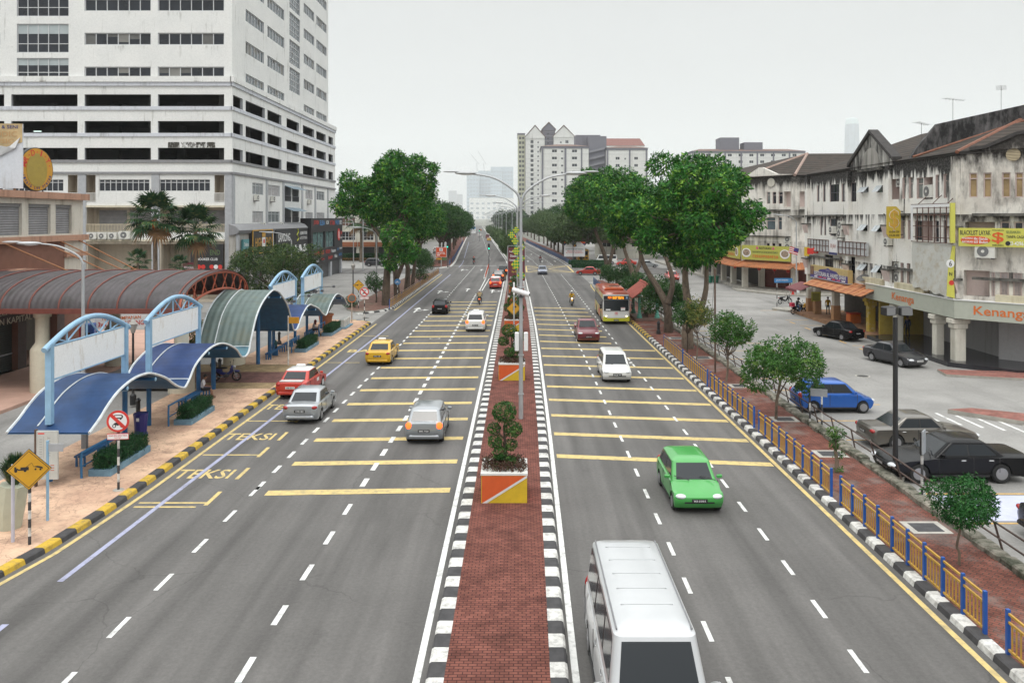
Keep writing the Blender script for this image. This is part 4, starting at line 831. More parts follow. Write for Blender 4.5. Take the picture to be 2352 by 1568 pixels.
m.add([E0, E1, E2, E3, R0, R1, R2, (54, 83, 14.45)], [(0, 1, 5, 4), (1, 2, 5), (2, 3, 6, 5), (4, 5, 6, 7)], TILE); m.build('roof', A)
m = MB(); m.tube([E1, R1], .13, RIDGE, 6); m.tube([E2, R1], .13, RIDGE, 6); m.tube([R1, R2], .13, RIDGE, 6); m.tube([(29.9, 60.3, 14.6), (42, 60.3, 18.55)], .1, RIDGE, 6); m.build('ridge_tiles', A)
m = MB(); WF = Fr((0, 61.2, 0), (1, 0, 0)); m.fpoly(WF, [(30.1, 14.5), (30.6, 15.3), (32.2, 17.2), (39.5, 18.8), (45, 18.8), (45, 15), (38, 14.5)], -.35, 0, M_stain('fire_wall', (.20, .19, .19), (.022, .022, .022), .95, streak=.4)); m.build('fire_wall', A)
def antenna(label, x, y, z, h, rz):
    t = thing('tv_antenna', label, 'antenna', (x, y, z), rz, 'rooftop aerials'); m = MB(); St = M('steel_dark'); m.tube([(0, 0, 0), (0, 0, h)], .016, St, 5); m.build('mast', t)
    m = MB(); m.tube([(-.8, 0, h), (1.0, 0, h-.12)], .012, St, 5)
    for k in range(6): m.tube([(-.7+k*.3, -.35, h-.02*k), (-.7+k*.3, .35, h-.02*k)], .008, St, 4)
    m.build('aerial_bars', t)
antenna('thin rooftop aerial above the roof valley beside the pointed gable', 31.5, 62.2, 14.8, 2.6, .6); antenna('taller rooftop aerial standing on the sloping fire wall', 33.3, 61.0, 17.2, 1.9, .2); antenna('bushy rooftop aerial at the ridge end of the fire wall', 37.0, 61.0, 18.1, 1.9, 1.)
# colonnade, inner shop walls
COLM = M_stain('column_cream', (.66, .63, .55), (.3, .26, .2), .25); GRW = M_stain('arcade_wall', (.50, .49, .49), (.28, .26, .25), .3)
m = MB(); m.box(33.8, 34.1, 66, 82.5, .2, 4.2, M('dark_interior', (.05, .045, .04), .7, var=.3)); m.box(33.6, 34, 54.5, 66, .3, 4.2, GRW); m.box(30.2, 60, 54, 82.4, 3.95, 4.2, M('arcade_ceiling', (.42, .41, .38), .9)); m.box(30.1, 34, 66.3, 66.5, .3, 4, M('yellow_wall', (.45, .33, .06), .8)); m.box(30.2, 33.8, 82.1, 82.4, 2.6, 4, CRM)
FI = Fr((33.4, 54.4, 0), (1, -1, 0)); m.fbox(FI, -.5, 1.3, .3, 4, -.2, 0, GRW); m.fbox(FI, 4.4, 9, .3, 4, -.2, 0, M('salmon_frame', (.50, .25, .17), .7)); m.fbox(FI, 1.3, 4.4, 2.9, 4, -.2, 0, GRW); m.fbox(FI, 1.3, 4.4, .3, .42, -.2, .05, M('salmon_step', (.45, .33, .26), .6))
m.build('arcade_wall', A)
d = MB(); d.fbox(FI, 1.3, 4.4, .42, 2.9, -.15, -.1, GLD)
for x in (2.75, 2.95): d.tube([FI.p(x, .6, -.05), FI.p(x, 1.9, -.05)], .03, M('chrome', (.6, .6, .6), .25, 1., var=0), 6)
d.fbox(FI, 1.3, 4.4, 1.62, 1.68, -.1, -.09, SR); dd = d.build('glass_door', A)
d = MB()
for x, y, c in ((1.9, 1.95, SW), (2.25, 1.9, SW), (2.55, 1.88, SW), (3.1, 1.9, SW), (3.35, 2.2, SB), (3.55, 2.2, STE), (3.8, 2.2, SR), (4.05, 2.15, SR), (3.6, 1.85, SW), (3.95, 1.8, SW), (3.2, 1.35, SW), (3.65, 1.3, SW)): d.fbox(FI, x-.13, x+.13, y-.16, y+.16, -.095, -.085, c)
d.build('notices', dd)
for i, (x, y, kind) in enumerate(((30.0, 54.3, 0), (29.9, 56.7, 0), (30.2, 63.3, 0), (30.2, 68.2, 1), (30.4, 76.2, 2), (30.4, 81., 2), (30.5, 83.2, 2), (PC[0], PC[1]+.2, 0), (40, PC[1]+.2, 0))):
    m = MB(); r = .36 if i == 0 else .3; cm = (COLM, M_stain('column_yellow', (.50, .36, .06), (.6, .58, .5), .35, streak=1., scale=2), COLM)[kind]
    m.cbox((x, y, 2.2), (2*r, 2*r, 4.0), cm, 0, .05)
    if kind < 2: m.cbox((x, y, 2.98), (2*r+.5, 2*r+.15, .32), cm, 0, .03); m.cbox((x, y, 2.65), (2*r+.22, 2*r+.1, .34), cm, 0, .03)
    else: m.cbox((x, y, .95), (2*r+.06, 2*r+.06, 1.35), M('column_terracotta', (.46, .25, .12), .7, var=.1), 0, .01)
    m.build('column', A)
# long shop fascia
KF_ = thing('fascia_sign', 'long pale grey fascia board with orange Kenanga lettering above the arcade', 'sign', (29.5, 58, 3), 0, world=True)
FG = M('fascia_grey', (.44, .46, .39), .45, var=.06); ORG = M('sign_orange', (.65, .16, .03), .5)
F1 = Fr((29.45, 67.5, 0), (0, -1, 0)); F2 = Fr((29.45, 53.78, 0), (1, -1, 0)); F3 = Fr((F2.p(5.2, 0)[0], F2.p(5.2, 0)[1], 0), (1, 0, 0))
m = MB(); m.fbox(F1, 0, 13.72, 3.22, 4.45, -.5, 0, FG); m.fbox(F2, 0, 5.2, 3.22, 4.45, -.5, 0, FG); m.fbox(F3, 0, 26, 3.22, 4.45, -.5, 0, FG)
m.fbox(F1, 0, 13.72, 4.45, 4.5, -.6, .06, SW); m.fbox(F2, 0, 5.2, 4.45, 4.5, -.6, .06, SW); m.build('board', KF_)
a0, b0, a1, b1 = rect(F1, z2, 1395, 392, 1556, 485); x0, _ = F2.hit(*z2(1988, 500)); x1, _ = F2.hit(*z2(2272, 540)); wk = (x1-x0)*7/4.9
letters(KF_, F1, [('Kenanga', (a0+a1)/2, 3.78, a1-a0, .75, ORG, .02)]); letters(KF_, F2, [('Kenanga', x0+wk/2, 3.76, wk, .78, ORG, .02)])
# planter boxes above the fascia
CY = M_stain('cream_box', (.60, .55, .40), (.3, .22, .12), .35)
for fr, a0_, a1_ in ((FA, 13.5, 17.8), (FA, 20, 24.5), (FC, 2.2, LC)): m = MB(); m.fbox(fr, a0_, a1_, 4.4, 4.95, .02, .5, CY); m.build('planter_box', A)
def sign_thing(name, label, cat, fr, r, mat, d0=.2, d1=.45, group=None):
    t = thing(name, label, cat, fr.p((r[0]+r[2])/2, r[1], d0), 0, group, world=True); m = MB(); m.fbox(fr, r[0], r[2], r[1], r[3], d0, d1, mat); m.build('board', t); return t
SY = M('sign_yellow', (.58, .56, .10), .45, var=.04); SYO = M('sign_amber', (.58, .42, .05), .45, var=.04)
F4 = Fr((29.93, 53.93, 0), (1, -1, 0)); _, s0 = FC.hit(*zc(1720, 1218)); _, s1 = FC.hit(*zc(1720, 1068))
b = sign_thing('loan_sign', 'long yellow moneylender sign lettered BLACKLIST LAYAK on the corner', 'sign', F4, (.05, s0, 6.6, s1), SY, .3, .5); H = s1-s0; k = F4.hit(*zc(2040, 1100))[0]/2.05
letters(b, F4, [('BLACKLIST LAYAK', 1.07*k, s0+H*.75, 1.85*k, H*.26, BLK, .51), ('PINJAMAN', .62*k, s0+H*.43, .68*k, H*.12, SW, .53), ('BAYARAN', .62*k, s0+H*.25, .66*k, H*.12, SW, .53), ('8x Ganda', 1.42*k, s0+H*.43, .8*k, H*.15, SW, .53), ('60 Bulan', 1.42*k, s0+H*.25, .82*k, H*.15, SW, .53), ('PINJAMAN', 2.42*k, s0+H*.88, .68*k, H*.08, BLK, .51), ('BERLESEN', 2.42*k, s0+H*.09, .64*k, H*.08, BLK, .51), ('SELESAIKAN', 3.3*k, s0+H*.8, .8*k, H*.14, M('sign_green'), .51), ('TANPA CAGARAN', 3.6*k, s0+H*.55, 1.4*k, H*.16, BLK, .51), ('03-4296 1299', 3.75*k, s0+H*.2, 1.4*k, H*.22, SW, .51)])
m = MB(); m.fdisc(F4, 1.08*k, s0+H*.34, .9*k, .5, .52, M('sign_red_orange', (.68, .10, .02), .5), 32, H*.22); m.text(F4, '$', 2.42*k, s0+H*.48, .7*k, H*.62, M('sign_red_orange'), .52); m.fdisc(F4, 3.0*k, s0+H*.2, H*.12, .5, .52, BLK, 16); m.build('emblem', b)
# projecting dollar sign
DF = Fr((0, 62.0, 0), (1, 0, 0)); b = thing('dollar_sign', 'tall amber projecting sign with a big dollar symbol', 'sign', (29.3, 62, 8.4), 0, world=True)
m = MB(); x0, y0 = DF.hit(*zc(1150, 1158)); x1, y1 = DF.hit(*zc(1262, 890)); m.fpoly(DF, [(x0+.15, y0+.1), (x0+.3, y0), (x1, y0), (x1, y1-.35), (x1-.35, y1), (x0, y1), (x0, y0+.35)], -.2, 0, SYO); m.build('board', b)
m = MB(); m.text(DF, '$', (x0+x1)/2, y1-1.05, .72, 1.6, M('sign_gold2', (.62, .36, .05), .5), .03); m.text(DF, '$', (x0+x1)/2, y1-1.05, .80, 1.68, SW, .015); m.text(DF, '03-4296 1299', (x0+x1)/2, y0+.52, .78, .16, BLK, .02); m.text(DF, '010-200 3939', (x0+x1)/2, y0+.25, .78, .16, BLK, .02); m.build('lettering', b)
m = MB(); m.tube([(x1, 62.1, y1-.4), (30, 62.1, y1-.4)], .04, FRD, 5); m.tube([(x1, 62.1, y0+.3), (30, 62.1, y0+.3)], .04, FRD, 5); m.build('bracket', b)
# bare billboard skeleton and tarpaulin
SKF = Fr((29.3, 59.4, 0), (0, -1, 0)); b = thing('billboard_frame', 'rusty empty billboard frame on the mouldy wall above a tarpaulin', 'billboard', (29.3, 57, 8.2), 0, world=True)
m = MB(); RST = M('rust_frame', (.12, .06, .045), .8)
for k in range(8): m.fbox(SKF, .05+k*.8, .1+k*.8, 8.25, 11.0, -.05, 0, RST)
for z in (8.25, 8.6, 9.4, 10.2, 10.7, 10.97): m.fbox(SKF, 0, 5.7, z-.025, z+.025, -.045, .005, RST)
m.fbox(SKF, 0, .3, 8.3, 10.95, .0, .02, SW); m.fbox(SKF, .3, 5.6, 10.75, 10.95, .0, .02, SW); m.fbox(SKF, 5.6, 5.75, 8.3, 11.0, -.15, .15, SY)
for a in (1, 3, 5): m.tube([SKF.p(a, 10.95, 0), FA.p(23.1+a, 11.6, 0)], .03, RST, 5)
m.build('frame', b)
b = thing('tarpaulin', 'white torn tarpaulin hanging under the rusty billboard frame', 'tarpaulin', (29.4, 57, 5), 0, world=True); m = MB(); n = 14; pts = []
for j in range(7):
    for i in range(n+1): pts.append(SKF.p(i*5.4/n, 8.2-j*(3.3+.1*sin(i*1.7)+.35*(i/n))/6, -.1+.05*sin(i*.9+j)+.03*sin(i*2.3)))
m.add(pts, [(j*(n+1)+i, (j+1)*(n+1)+i, (j+1)*(n+1)+i+1, j*(n+1)+i+1) for j in range(6) for i in range(n)], M_stain('tarp_white', (.58, .58, .54), (.40, .32, .2), .3, streak=1.2), True); m.build('cloth', b)
b = thing('strip_banner', 'narrow lime banner hanging off the corner beside the tarpaulin', 'banner', (29.2, 53.9, 4.5), 0, world=True); SBF = Fr((29.0, 53.9, 0), (1, 0, 0)); m = MB(); m.fpoly(SBF, [(0, 4.7), (.55, 4.55), (.5, 6.4), (.6, 8.1), (.4, 8.1), (.1, 6.5)], -.03, 0, SY); m.fdisc(SBF, .25, 6.9, .28, 0, .015, SW, 14); m.build('cloth', b); m = MB(); m.text(SBF, '6', .25, 6.9, .2, .36, BLK, .02); m.text(SBF, 'N', .27, 6.2, .2, .24, BLK, .02); m.fdisc(SBF, .33, 5.6, .18, 0, .015, SR, 8); m.build('lettering', b)
# broken light boxes, flags and the curry-house front
LBF = Fr((29.55, 81.3, 0), (0, -1, 0)); b = thing('broken_lightbox', 'broken white light box with a bare frame above the curry house', 'sign', (29.5, 74, 6.7), 0, world=True)
m = MB(); m.fbox(LBF, 0, 13.6, 6.72, 7.85, -.25, -.05, M('lightbox_white', (.52, .53, .54), .6, var=.25, vs=2)); m.fbox(LBF, 5.7, 7.6, 6.55, 7.95, -.0, .04, SW); m.fbox(LBF, 5.7, 7.6, 6.55, 6.75, .04, .05, M('sign_darkblue')); m.build('panel', b)
m = MB()
for k in range(18): m.fbox(LBF, k*.78, k*.78+.05, 6.7, 7.87, -.05, .0, RST)
for z in (6.7, 7.3, 7.85): m.fbox(LBF, 0, 13.6, z-.03, z+.03, -.05, .01, RST)
m.build('frame', b); letters(b, LBF, [('30 JAH', 6.65, 7.3, 1.3, .5, M('faded_red', (.45, .18, .15), .6), .05)])
HF = Fr((29.3, 79.8, 0), (0, -1, 0)); PUR = M('sign_purple', (.055, .04, .20), .5); GOL = M('sign_beige_gold', (.50, .38, .16), .5)
b = thing('curry_house_sign', 'purple and gold restaurant sign above the orange tiled awning', 'sign', (29.2, 75, 4.1), 0, world=True)
m = MB(); m.fbox(HF, 0, 9, 4.12, 5.3, -.45, 0, GOL); m.fbox(HF, 0, 9, 4.12, 4.75, 0, .02, PUR); m.fpoly(HF, [(2, 4.75), (2.5, 5.0), (4, 5.1), (4.5, 5.25), (5, 5.1), (6.5, 5.0), (7, 4.75)], 0, .02, PUR); m.fbox(HF, 0, .9, 4.4, 5.2, .02, .03, M('poster_brown', (.2, .11, .06), .6, var=.5, vs=3)); m.fbox(HF, -.05, 9.05, 4.06, 4.13, -.45, .04, TGL); m.build('board', b)
letters(b, HF, [('RESTORAN AL HAMID SHAH', 4.9, 4.58, 7.5, .42, SW, .035), ('\u0645\u0637\u0639\u0645', 4.5, 5.0, .9, .16, SW, .035)])
m = MB()
for k in range(7): m.fbox(HF, 1.1+k*1.1, 1.9+k*1.1, 4.2, 4.31, .02, .03, (SW, SR, M('sign_pink', (.6, .12, .2), .5))[k % 3])
m.build('caption_strip', b)
AWN = thing('tiled_awning', 'sloping orange tiled awning over the curry house pavement', 'awning', (29, 72.5, 3.5), 0, world=True)
m = MB(); n = 24
for k in range(n):
    y0, y1 = 65.9+13.4*k/n, 65.9+13.4*(k+1)/n-.02; j = RND.uniform(-.03, .03)
    for r in range(3):
        x0, x1 = 28.35+r*.54, 28.35+(r+1)*.56; z0, z1 = 3.45+r*.26+j+.03, 3.45+(r+1)*.26+j
        m.add([(x0, y0, z0), (x0, y1, z0), (x1, y1, z1), (x1, y0, z1), (x0, y0, z0-.05), (x0, y1, z0-.05), (x1, y1, z1-.05), (x1, y0, z1-.05)], [(3, 2, 1, 0), (4, 5, 6, 7), (0, 1, 5, 4), (1, 2, 6, 5), (2, 3, 7, 6), (3, 0, 4, 7)], M('awning_tile_'+'abc'[(k*7+r*3) % 3], ((.50, .20, .085), (.42, .155, .07), (.55, .25, .11))[(k*7+r*3) % 3], .8, var=.2))
m.build('tiles', AWN); m = MB()
for y in (66, 70.5, 75, 79.2): m.tube([(28.5, y, 3.4), (30.2, y, 4.1)], .05, M('wood_dark', (.10, .06, .04), .8), 6)
m.box(28.5, 28.6, 65.9, 79.3, 3.3, 3.42, M('wood_dark')); m.build('rafters', AWN)
b = thing('maroon_canopy', 'maroon side canopy with striped edge at the curry house end', 'awning', (29, 81, 2.6), 0, world=True); m = MB(); m.add([(28.0, 79.2, 2.75), (29.6, 79.2, 3.35), (29.6, 83.4, 3.35), (28.0, 83.4, 2.75), (28.0, 79.2, 2.5), (28.0, 83.4, 2.5)], [(0, 1, 2, 3), (4, 0, 3, 5)], M('maroon_cloth', (.17, .04, .045), .7)); m.build('cloth', b)
m = MB(); m.box(27.98, 28.0, 79.2, 80.0, 2.48, 2.74, SW); m.build('edge_stripe', b)
b = thing('lime_notice', 'small lime notice sheet hanging behind the standing man', 'sign', (30, 81.5, 1.7), 0, world=True); m = MB(); NF = Fr((29.7, 80.7, 0), (1, 0, 0)); m.fbox(NF, 0, .95, 1.55, 2.5, 0, .03, SY); m.build('sheet', b); m = MB()
for k in range(6): m.fbox(NF, .12, .82, 1.68+k*.12, 1.72+k*.12, .03, .04, BLK)
m.build('lettering', b)
b = thing('cool_box', 'bright orange cool box standing by the curry house column', 'box', (31.0, 73.6, .28), .1); m = MB(); m.cbox((0, 0, .42), (1.1, .8, .84), M('plastic_orange', (.62, .15, .02), .4), 0, .06); m.build('tub', b); m = MB(); m.cbox((0, 0, .9), (1.16, .86, .12), M('plastic_red', (.5, .06, .03), .4), 0, .05); m.build('lid', b)
b = thing('satellite_dish', 'dark satellite dish on the shophouse wall above the awning', 'satellite dish', (29.6, 68.3, 4.7)); m = MB(); m.lathe([(.02, 0), (.25, .04), (.45, .13), (.52, .2)], (0, 0, 0), M('dish_dark', (.10, .095, .09), .6), 18); o = m.build('dish', b); o.rotation_euler = (.3, -.5, 0); m = MB(); m.tube([(.3, 0, -.3), (0, 0, 0), (-.2, 0, .4)], .025, FRD, 5); m.build('arm', b)
b = thing('striped_flag', 'small striped flag hung on the line by the curry house', 'flag', (29, 83, 7)); m = MB()
for k in range(7): m.box(0, .03, -1.0, 0, .0+k*.1, .1+k*.1, SR if k % 2 == 0 else SW)
m.box(-.01, .04, -.0-.5+.5, .0-.0+.0, .3, .7, PUR); m.box(-.012, .042, -1.0, -.5, .3, .7, PUR); m.build('cloth', b, (0, 0, 0)); b.location = (28.7, 84.6, 6.3); b.rotation_euler = (.25, 0, .9)
b = thing('bunting_flag', 'yellow and red bunting flags hung on the line by the curry house', 'flag', (28.8, 80.2, 6.35), .9); m = MB(); m.box(0, .03, -.9, -.3, 0, .6, SR); m.box(.01, .04, -.5, 0, -.2, .7, M('flag_yellow', (.62, .44, .04), .6)); m.box(0, .03, -1.4, -.9, .1, .7, SR); m.fdisc(Fr((0, -1.15, .4), (0, -1, 0)), 0, 0, .16, .0, .02, SW, 12); m.build('cloth', b); m = MB(); m.tube([(0, -2, .8), (0, 1.2, .72), (.6, 3, .7)], .012, FRD, 4); m.build('line', b)
# ---------------------------------------------------------------- the corner restaurant block beyond the side street
B = thing('corner_restaurant_block', 'farther mould streaked shophouse with yellow seafood restaurant signs', 'building', (38, 115, 0), 0, world=True)
SHB = M_stain('shophouse_wall_far', (.84, .81, .75), (.045, .042, .038), .32, zt=((15.6, .75), (11, .25), (6.8, .2)), zh=2.2, streak=.12, scale=1.0, base2=(.6, .56, .5))
G1 = Fr((31.8, 176, 0), (0, -1, 0)); G2 = Fr((31.8, 112, 0), (4.7, -7, 0)); G3 = Fr((36.5, 105, 0), (1, 0, 0)); L2 = 8.43
ow = [(rect(G2, zc, *r), g) for r, g in (((140, 768, 170, 868), GLC), ((188, 768, 220, 868), GLD), ((240, 768, 275, 868), GLD), ((90, 980, 118, 1085), CURT), ((140, 980, 213, 1085), GLM), ((237, 980, 268, 1085), GLM), ((137, 1195, 165, 1297), GLD), ((184, 1195, 212, 1297), GLD), ((235, 1197, 265, 1297), GLD))]
ow = [(o, g) for o, g in ow if o[0] > .1]; rc = [rect(G2, zc, *r) for r in ((285, 765, 355, 893), (290, 1197, 348, 1310))]
o3 = [(rect(G3, zc, *r), g) for r, g in (((485, 765, 519, 870), CURB), ((480, 985, 515, 1085), GLD))]; r3 = [rect(G3, zc, 412, 765, 478, 893)]
w = MB(); facade(w, G2, L2, 12.0, [o+(.2,) for o, g in ow]+[o+(.6,) for o in rc], .2, SHB, SHB, b0=3.6); facade(w, G3, 25, 12., [o+(.2,) for o, g in o3]+[o+(.5,) for o in r3], .2, SHB, SHB, b0=3.6)
for o in rc: w.fquad(G2, o[0], o[2], o[1], o[3], -.6, PINK)
for o in r3: w.fquad(G3, o[0], o[2], o[1], o[3], -.5, PINK)
g1 = [(2.5+4.2*k, z, 4.9+4.2*k, z+2.0) for k in range(15) for z in (5.2, 8.6, 12.)]; facade(w, G1, 64, 12., [o+(.2,) for o in g1], .2, SHB, SHB, b0=3.6); w.build('wall', B)
for o, g in ow: window(B, G2, o, .15, g, FRP, 1, (.7,))
for o, g in o3: window(B, G3, o, .15, g, FRP, 1, (.7,))
for o in g1[24:]: window(B, G1, o, .15, GLD, FRP, 3, (.7,))
for k in range(3): aircon(B, G2, (rc[1][0]+rc[1][2])/2, rc[1][1]+k*.95, 1.35, -.5)
m = MB(); m.fpoly(G2, [(0, 15.5), (L2, 15.5), (L2, 15.7), (5.6, 15.9), (3.2, 16.9), (2.6, 16.9), (.6, 15.9), (0, 15.7)], -.3, .1, SHB); ac, bc = G2.hit(*zc(182, 690)); m.fdisc(G2, ac, bc, .6, .1, .16, CRM, 18); m.fbox(G3, 0, 25, 15.5, 15.7, -.3, .15, COPE); m.fbox(G1, 0, 64, 15.5, 15.7, -.3, .15, COPE); m.fbox(G2, 0, L2, 10.9, 11.1, 0, .25, LEDGE); m.fbox(G3, 0, 25, 10.9, 11.1, 0, .25, LEDGE); m.fbox(G2, 0, L2, 7.4, 7.55, 0, .2, LEDGE); m.build('parapet', B)
m = MB(); m.fbox(G3, -.5, .5, 3.6, 15.4, -.2, .35, SHB); m.fbox(G3, -.9, .9, 10.0, 10.3, -.2, .9, LEDGE); m.fbox(G2, -.3, .3, 3.6, 15.4, -.2, .3, SHB); m.build('pilaster', B)
m = MB(); e = [(31.4, 176, 15.6), (31.4, 111.8, 15.6), (36.3, 104.5, 15.6), (62, 104.5, 15.6), (42.5, 176, 19.4), (42.5, 117, 19.4), (62, 116, 19.4)]; m.add(e, [(0, 1, 5, 4), (1, 2, 5), (2, 3, 6, 5)], TILE); m.build('roof', B)
m = MB(); m.tube([e[1], e[5]], .2, M('ridge_pale', (.34, .24, .2), .8), 6); m.tube([e[2], e[5]], .2, M('ridge_pale'), 6); m.build('ridge_tiles', B)
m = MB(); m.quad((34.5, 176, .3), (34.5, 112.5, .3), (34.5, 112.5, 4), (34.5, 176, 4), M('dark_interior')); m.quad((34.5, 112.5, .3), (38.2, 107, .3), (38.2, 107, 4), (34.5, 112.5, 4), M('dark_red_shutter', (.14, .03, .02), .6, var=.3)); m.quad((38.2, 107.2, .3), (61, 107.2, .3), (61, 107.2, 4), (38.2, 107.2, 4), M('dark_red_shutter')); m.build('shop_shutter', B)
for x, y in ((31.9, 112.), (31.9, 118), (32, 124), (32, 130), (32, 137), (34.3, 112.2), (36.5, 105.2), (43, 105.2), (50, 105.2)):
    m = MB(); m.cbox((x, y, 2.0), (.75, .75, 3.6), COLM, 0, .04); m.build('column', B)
m = MB()
def slope(fr, a0, a1, z0, z1, d0, d1, mt): m.add([fr.p(a0, z0, d1), fr.p(a1, z0, d1), fr.p(a1, z1, d0), fr.p(a0, z1, d0), fr.p(a0, z0-.12, d1), fr.p(a1, z0-.12, d1), fr.p(a1, z1-.12, d0), fr.p(a0, z1-.12, d0)], [(0, 1, 2, 3), (7, 6, 5, 4), (0, 4, 5, 1), (1, 5, 6, 2), (2, 6, 7, 3), (3, 7, 4, 0)], mt)
slope(G1, 40, 64.7, 3.3, 4.1, 0, 1.9, TILEO); slope(G2, -.6, L2+.6, 3.3, 4.1, 0, 1.9, TILEO); slope(G3, -.6, 20, 3.3, 4.1, 0, 1.9, TILEO); m.build('tiled_awning', B)
for fr, r, lab in ((G2, (.15, 4.2, 8.2, 6.2), 'yellow restaurant sign facing the camera on the far corner'), (G1, (46, 4.2, 63.9, 6.2), 'long yellow restaurant sign along the far block facing the main road')):
    b = sign_thing('restaurant_sign', lab, 'sign', fr, r, M('sign_lime_yellow', (.46, .45, .09), .5, var=.05), .5, .7, 'yellow restaurant signs'); c = (r[0]+r[2])/2; s = 1
    reps = (c,) if fr is G2 else (r[0]+4.5, r[2]-4.5)
    letters(b, fr, [q for c in reps for q in (('RESTORAN', c, 5.85, 2.0, .32, BLK, .72), ('PANDAN INDAH PULAU KETAM SEAFOOD STEAMBOAT', c, 5.3, 4.3, .26, M('sign_green'), .72), ('\u73ed\u767b\u82f1\u9054\u6d6e\u7f85\u5409\u80c6\u6d77\u9bae\u751f\u934b', c, 4.72, 4.3, .42, ORG, .72))])
    m = MB()
    for c in reps:
        for x in (c-3.2, c+3.2): m.fdisc(fr, x, 5.15, .78, .7, .72, SW, 20, .62); m.fdisc(fr, x, 5.2, .6, .72, .735, M('hotpot', (.36, .27, .2), .6, var=.6, vs=5), 16, .45)
        for x in (c-1.35, c+1.35): m.fdisc(fr, x, 5.85, .2, .7, .72, M('sign_pink', (.6, .12, .2), .5), 8)
    m.build('emblem', b)
for i, (x, y) in enumerate(((33.6, 111.), (36.0, 106.2), (31.6, 116), (38.5, 106.5), (35.1, 109.0))):
    tag(MB().lathe([(.05, 0), (.2, .06), (.27, .25), (.2, .45), (.05, .5)], (x, y, 2.65), M('lantern_red', (.5, .03, .02), .5), 10).tube([(x, y, 2.3), (x, y, 3.3)], .02, M('lantern_red'), 5).build('paper_lantern'), 'red paper lantern hanging in the seafood restaurant arcade', 'lantern', 'red lanterns under the tiled awning')
t = thing('fire_hydrant', 'red fire hydrant on the far corner kerb before the restaurant', 'hydrant', (35.3, 102.3, .16)); m = MB(); m.lathe([(.22, 0), (.22, .06), (.14, .08), (.14, .6), (.17, .62), (.1, .75), (.03, .8)], (0, 0, 0), SR, 12); m.build('body', t); m = MB(); m.tube([(-.42, 0, .5), (.42, 0, .5)], .09, SR, 8); m.build('outlet', t)
# ================================================================ vehicles
TYRE = M('tyre_rubber', (.018, .018, .018), .85, var=.2); RIM = M('alloy_rim', (.33, .33, .345), .35, .6, var=0); CARGL = M('car_glass', (.014, .018, .022), .12, var=0, spec=.5); PLB = M('plate_black', (.015, .015, .015), .5); TRIM = M('trim_black', (.02, .02, .021), .5); HLG = M('headlamp_glass', (.62, .64, .66), .08, var=0, spec=.8); TLG = M('taillamp_red', (.34, .012, .012), .15, var=0, spec=.7); TLE = M('taillamp_lit', (1., .12, .02), .3, var=0, emit=2.2); HLE = M('headlamp_lit', (1., .82, .5), .3, var=0, emit=5); CHR = M('chrome', (.6, .6, .6), .25, 1., var=0)
def paint(n, c, metal=.0, rough=.28): return M('car_paint_'+n, c, rough, metal, var=.05, vs=2, coat=.6)
KINDS = {  # L, W, H, wheelbase, tyre r, [bonnet front z, bonnet rear z, belt z, boot z], cabin (windscreen base, roof front, roof rear, rear glass base) as fractions of L from the nose
 'sedan': (4.35, 1.70, 1.47, 2.55, .30, (.66, .90, .93, .98), (.27, .43, .70, .87)),
 'longsedan': (4.85, 1.80, 1.44, 2.83, .33, (.66, .90, .92, .95), (.30, .44, .68, .84)),
 'hatch': (3.75, 1.66, 1.52, 2.44, .29, (.70, .93, .95, .98), (.20, .38, .84, .975)),
 'mpv': (4.3, 1.72, 1.66, 2.65, .31, (.76, .98, 1.0, 1.0), (.17, .36, .88, .975)),
 'suv': (4.5, 1.82, 1.70, 2.65, .35, (.84, 1.05, 1.08, 1.08), (.25, .40, .86, .965)),
 'van': (4.75, 1.76, 2.02, 2.6, .32, (.95, 1.12, 1.15, 1.15), (.04, .15, .965, .99)),
 'pickup': (4.9, 1.78, 1.7, 3.0, .35, (.85, 1.05, 1.08, 1.02), (.26, .39, .56, .62))}
def wheel(parent, x, y, r, side, w=.2, rim=RIM):
    m = MB(); m.lathe([(r*.62, -w/2), (r*.9, -w/2), (r, -w/2+.04), (r, w/2-.04), (r*.9, w/2), (r*.62, w/2)], (0, 0, 0), TYRE, 20, 'x'); o = m.build('wheel', parent, (x, y, r))
    m = MB(); s = side*w/2
    m.lathe([(r*.62, -.01), (r*.63, .012), (r*.55, .014)], (s*.96, 0, 0), rim, 18, 'x'); m.lathe([(r*.56, -.012), (r*.55, .0)], (s*.93, 0, 0), TRIM, 16, 'x')
    for k in range(5):
        a = 2*pi*k/5+.3; c, q = cos(a), sin(a); n = (-q, c); e = .045
        m.add([(s*1.04, c*r*.1+n[0]*e, q*r*.1+n[1]*e), (s*1.04, c*r*.1-n[0]*e, q*r*.1-n[1]*e), (s*1.02, c*r*.58-n[0]*e*1.3, q*r*.58-n[1]*e*1.3), (s*1.02, c*r*.58+n[0]*e*1.3, q*r*.58+n[1]*e*1.3)], [(0, 1, 2, 3), (3, 2, 1, 0)], rim)
    m.lathe([(r*.14, 0), (r*.12, .015)], (s*1.04, 0, 0), rim, 10, 'x'); m.build('rim', o); return o
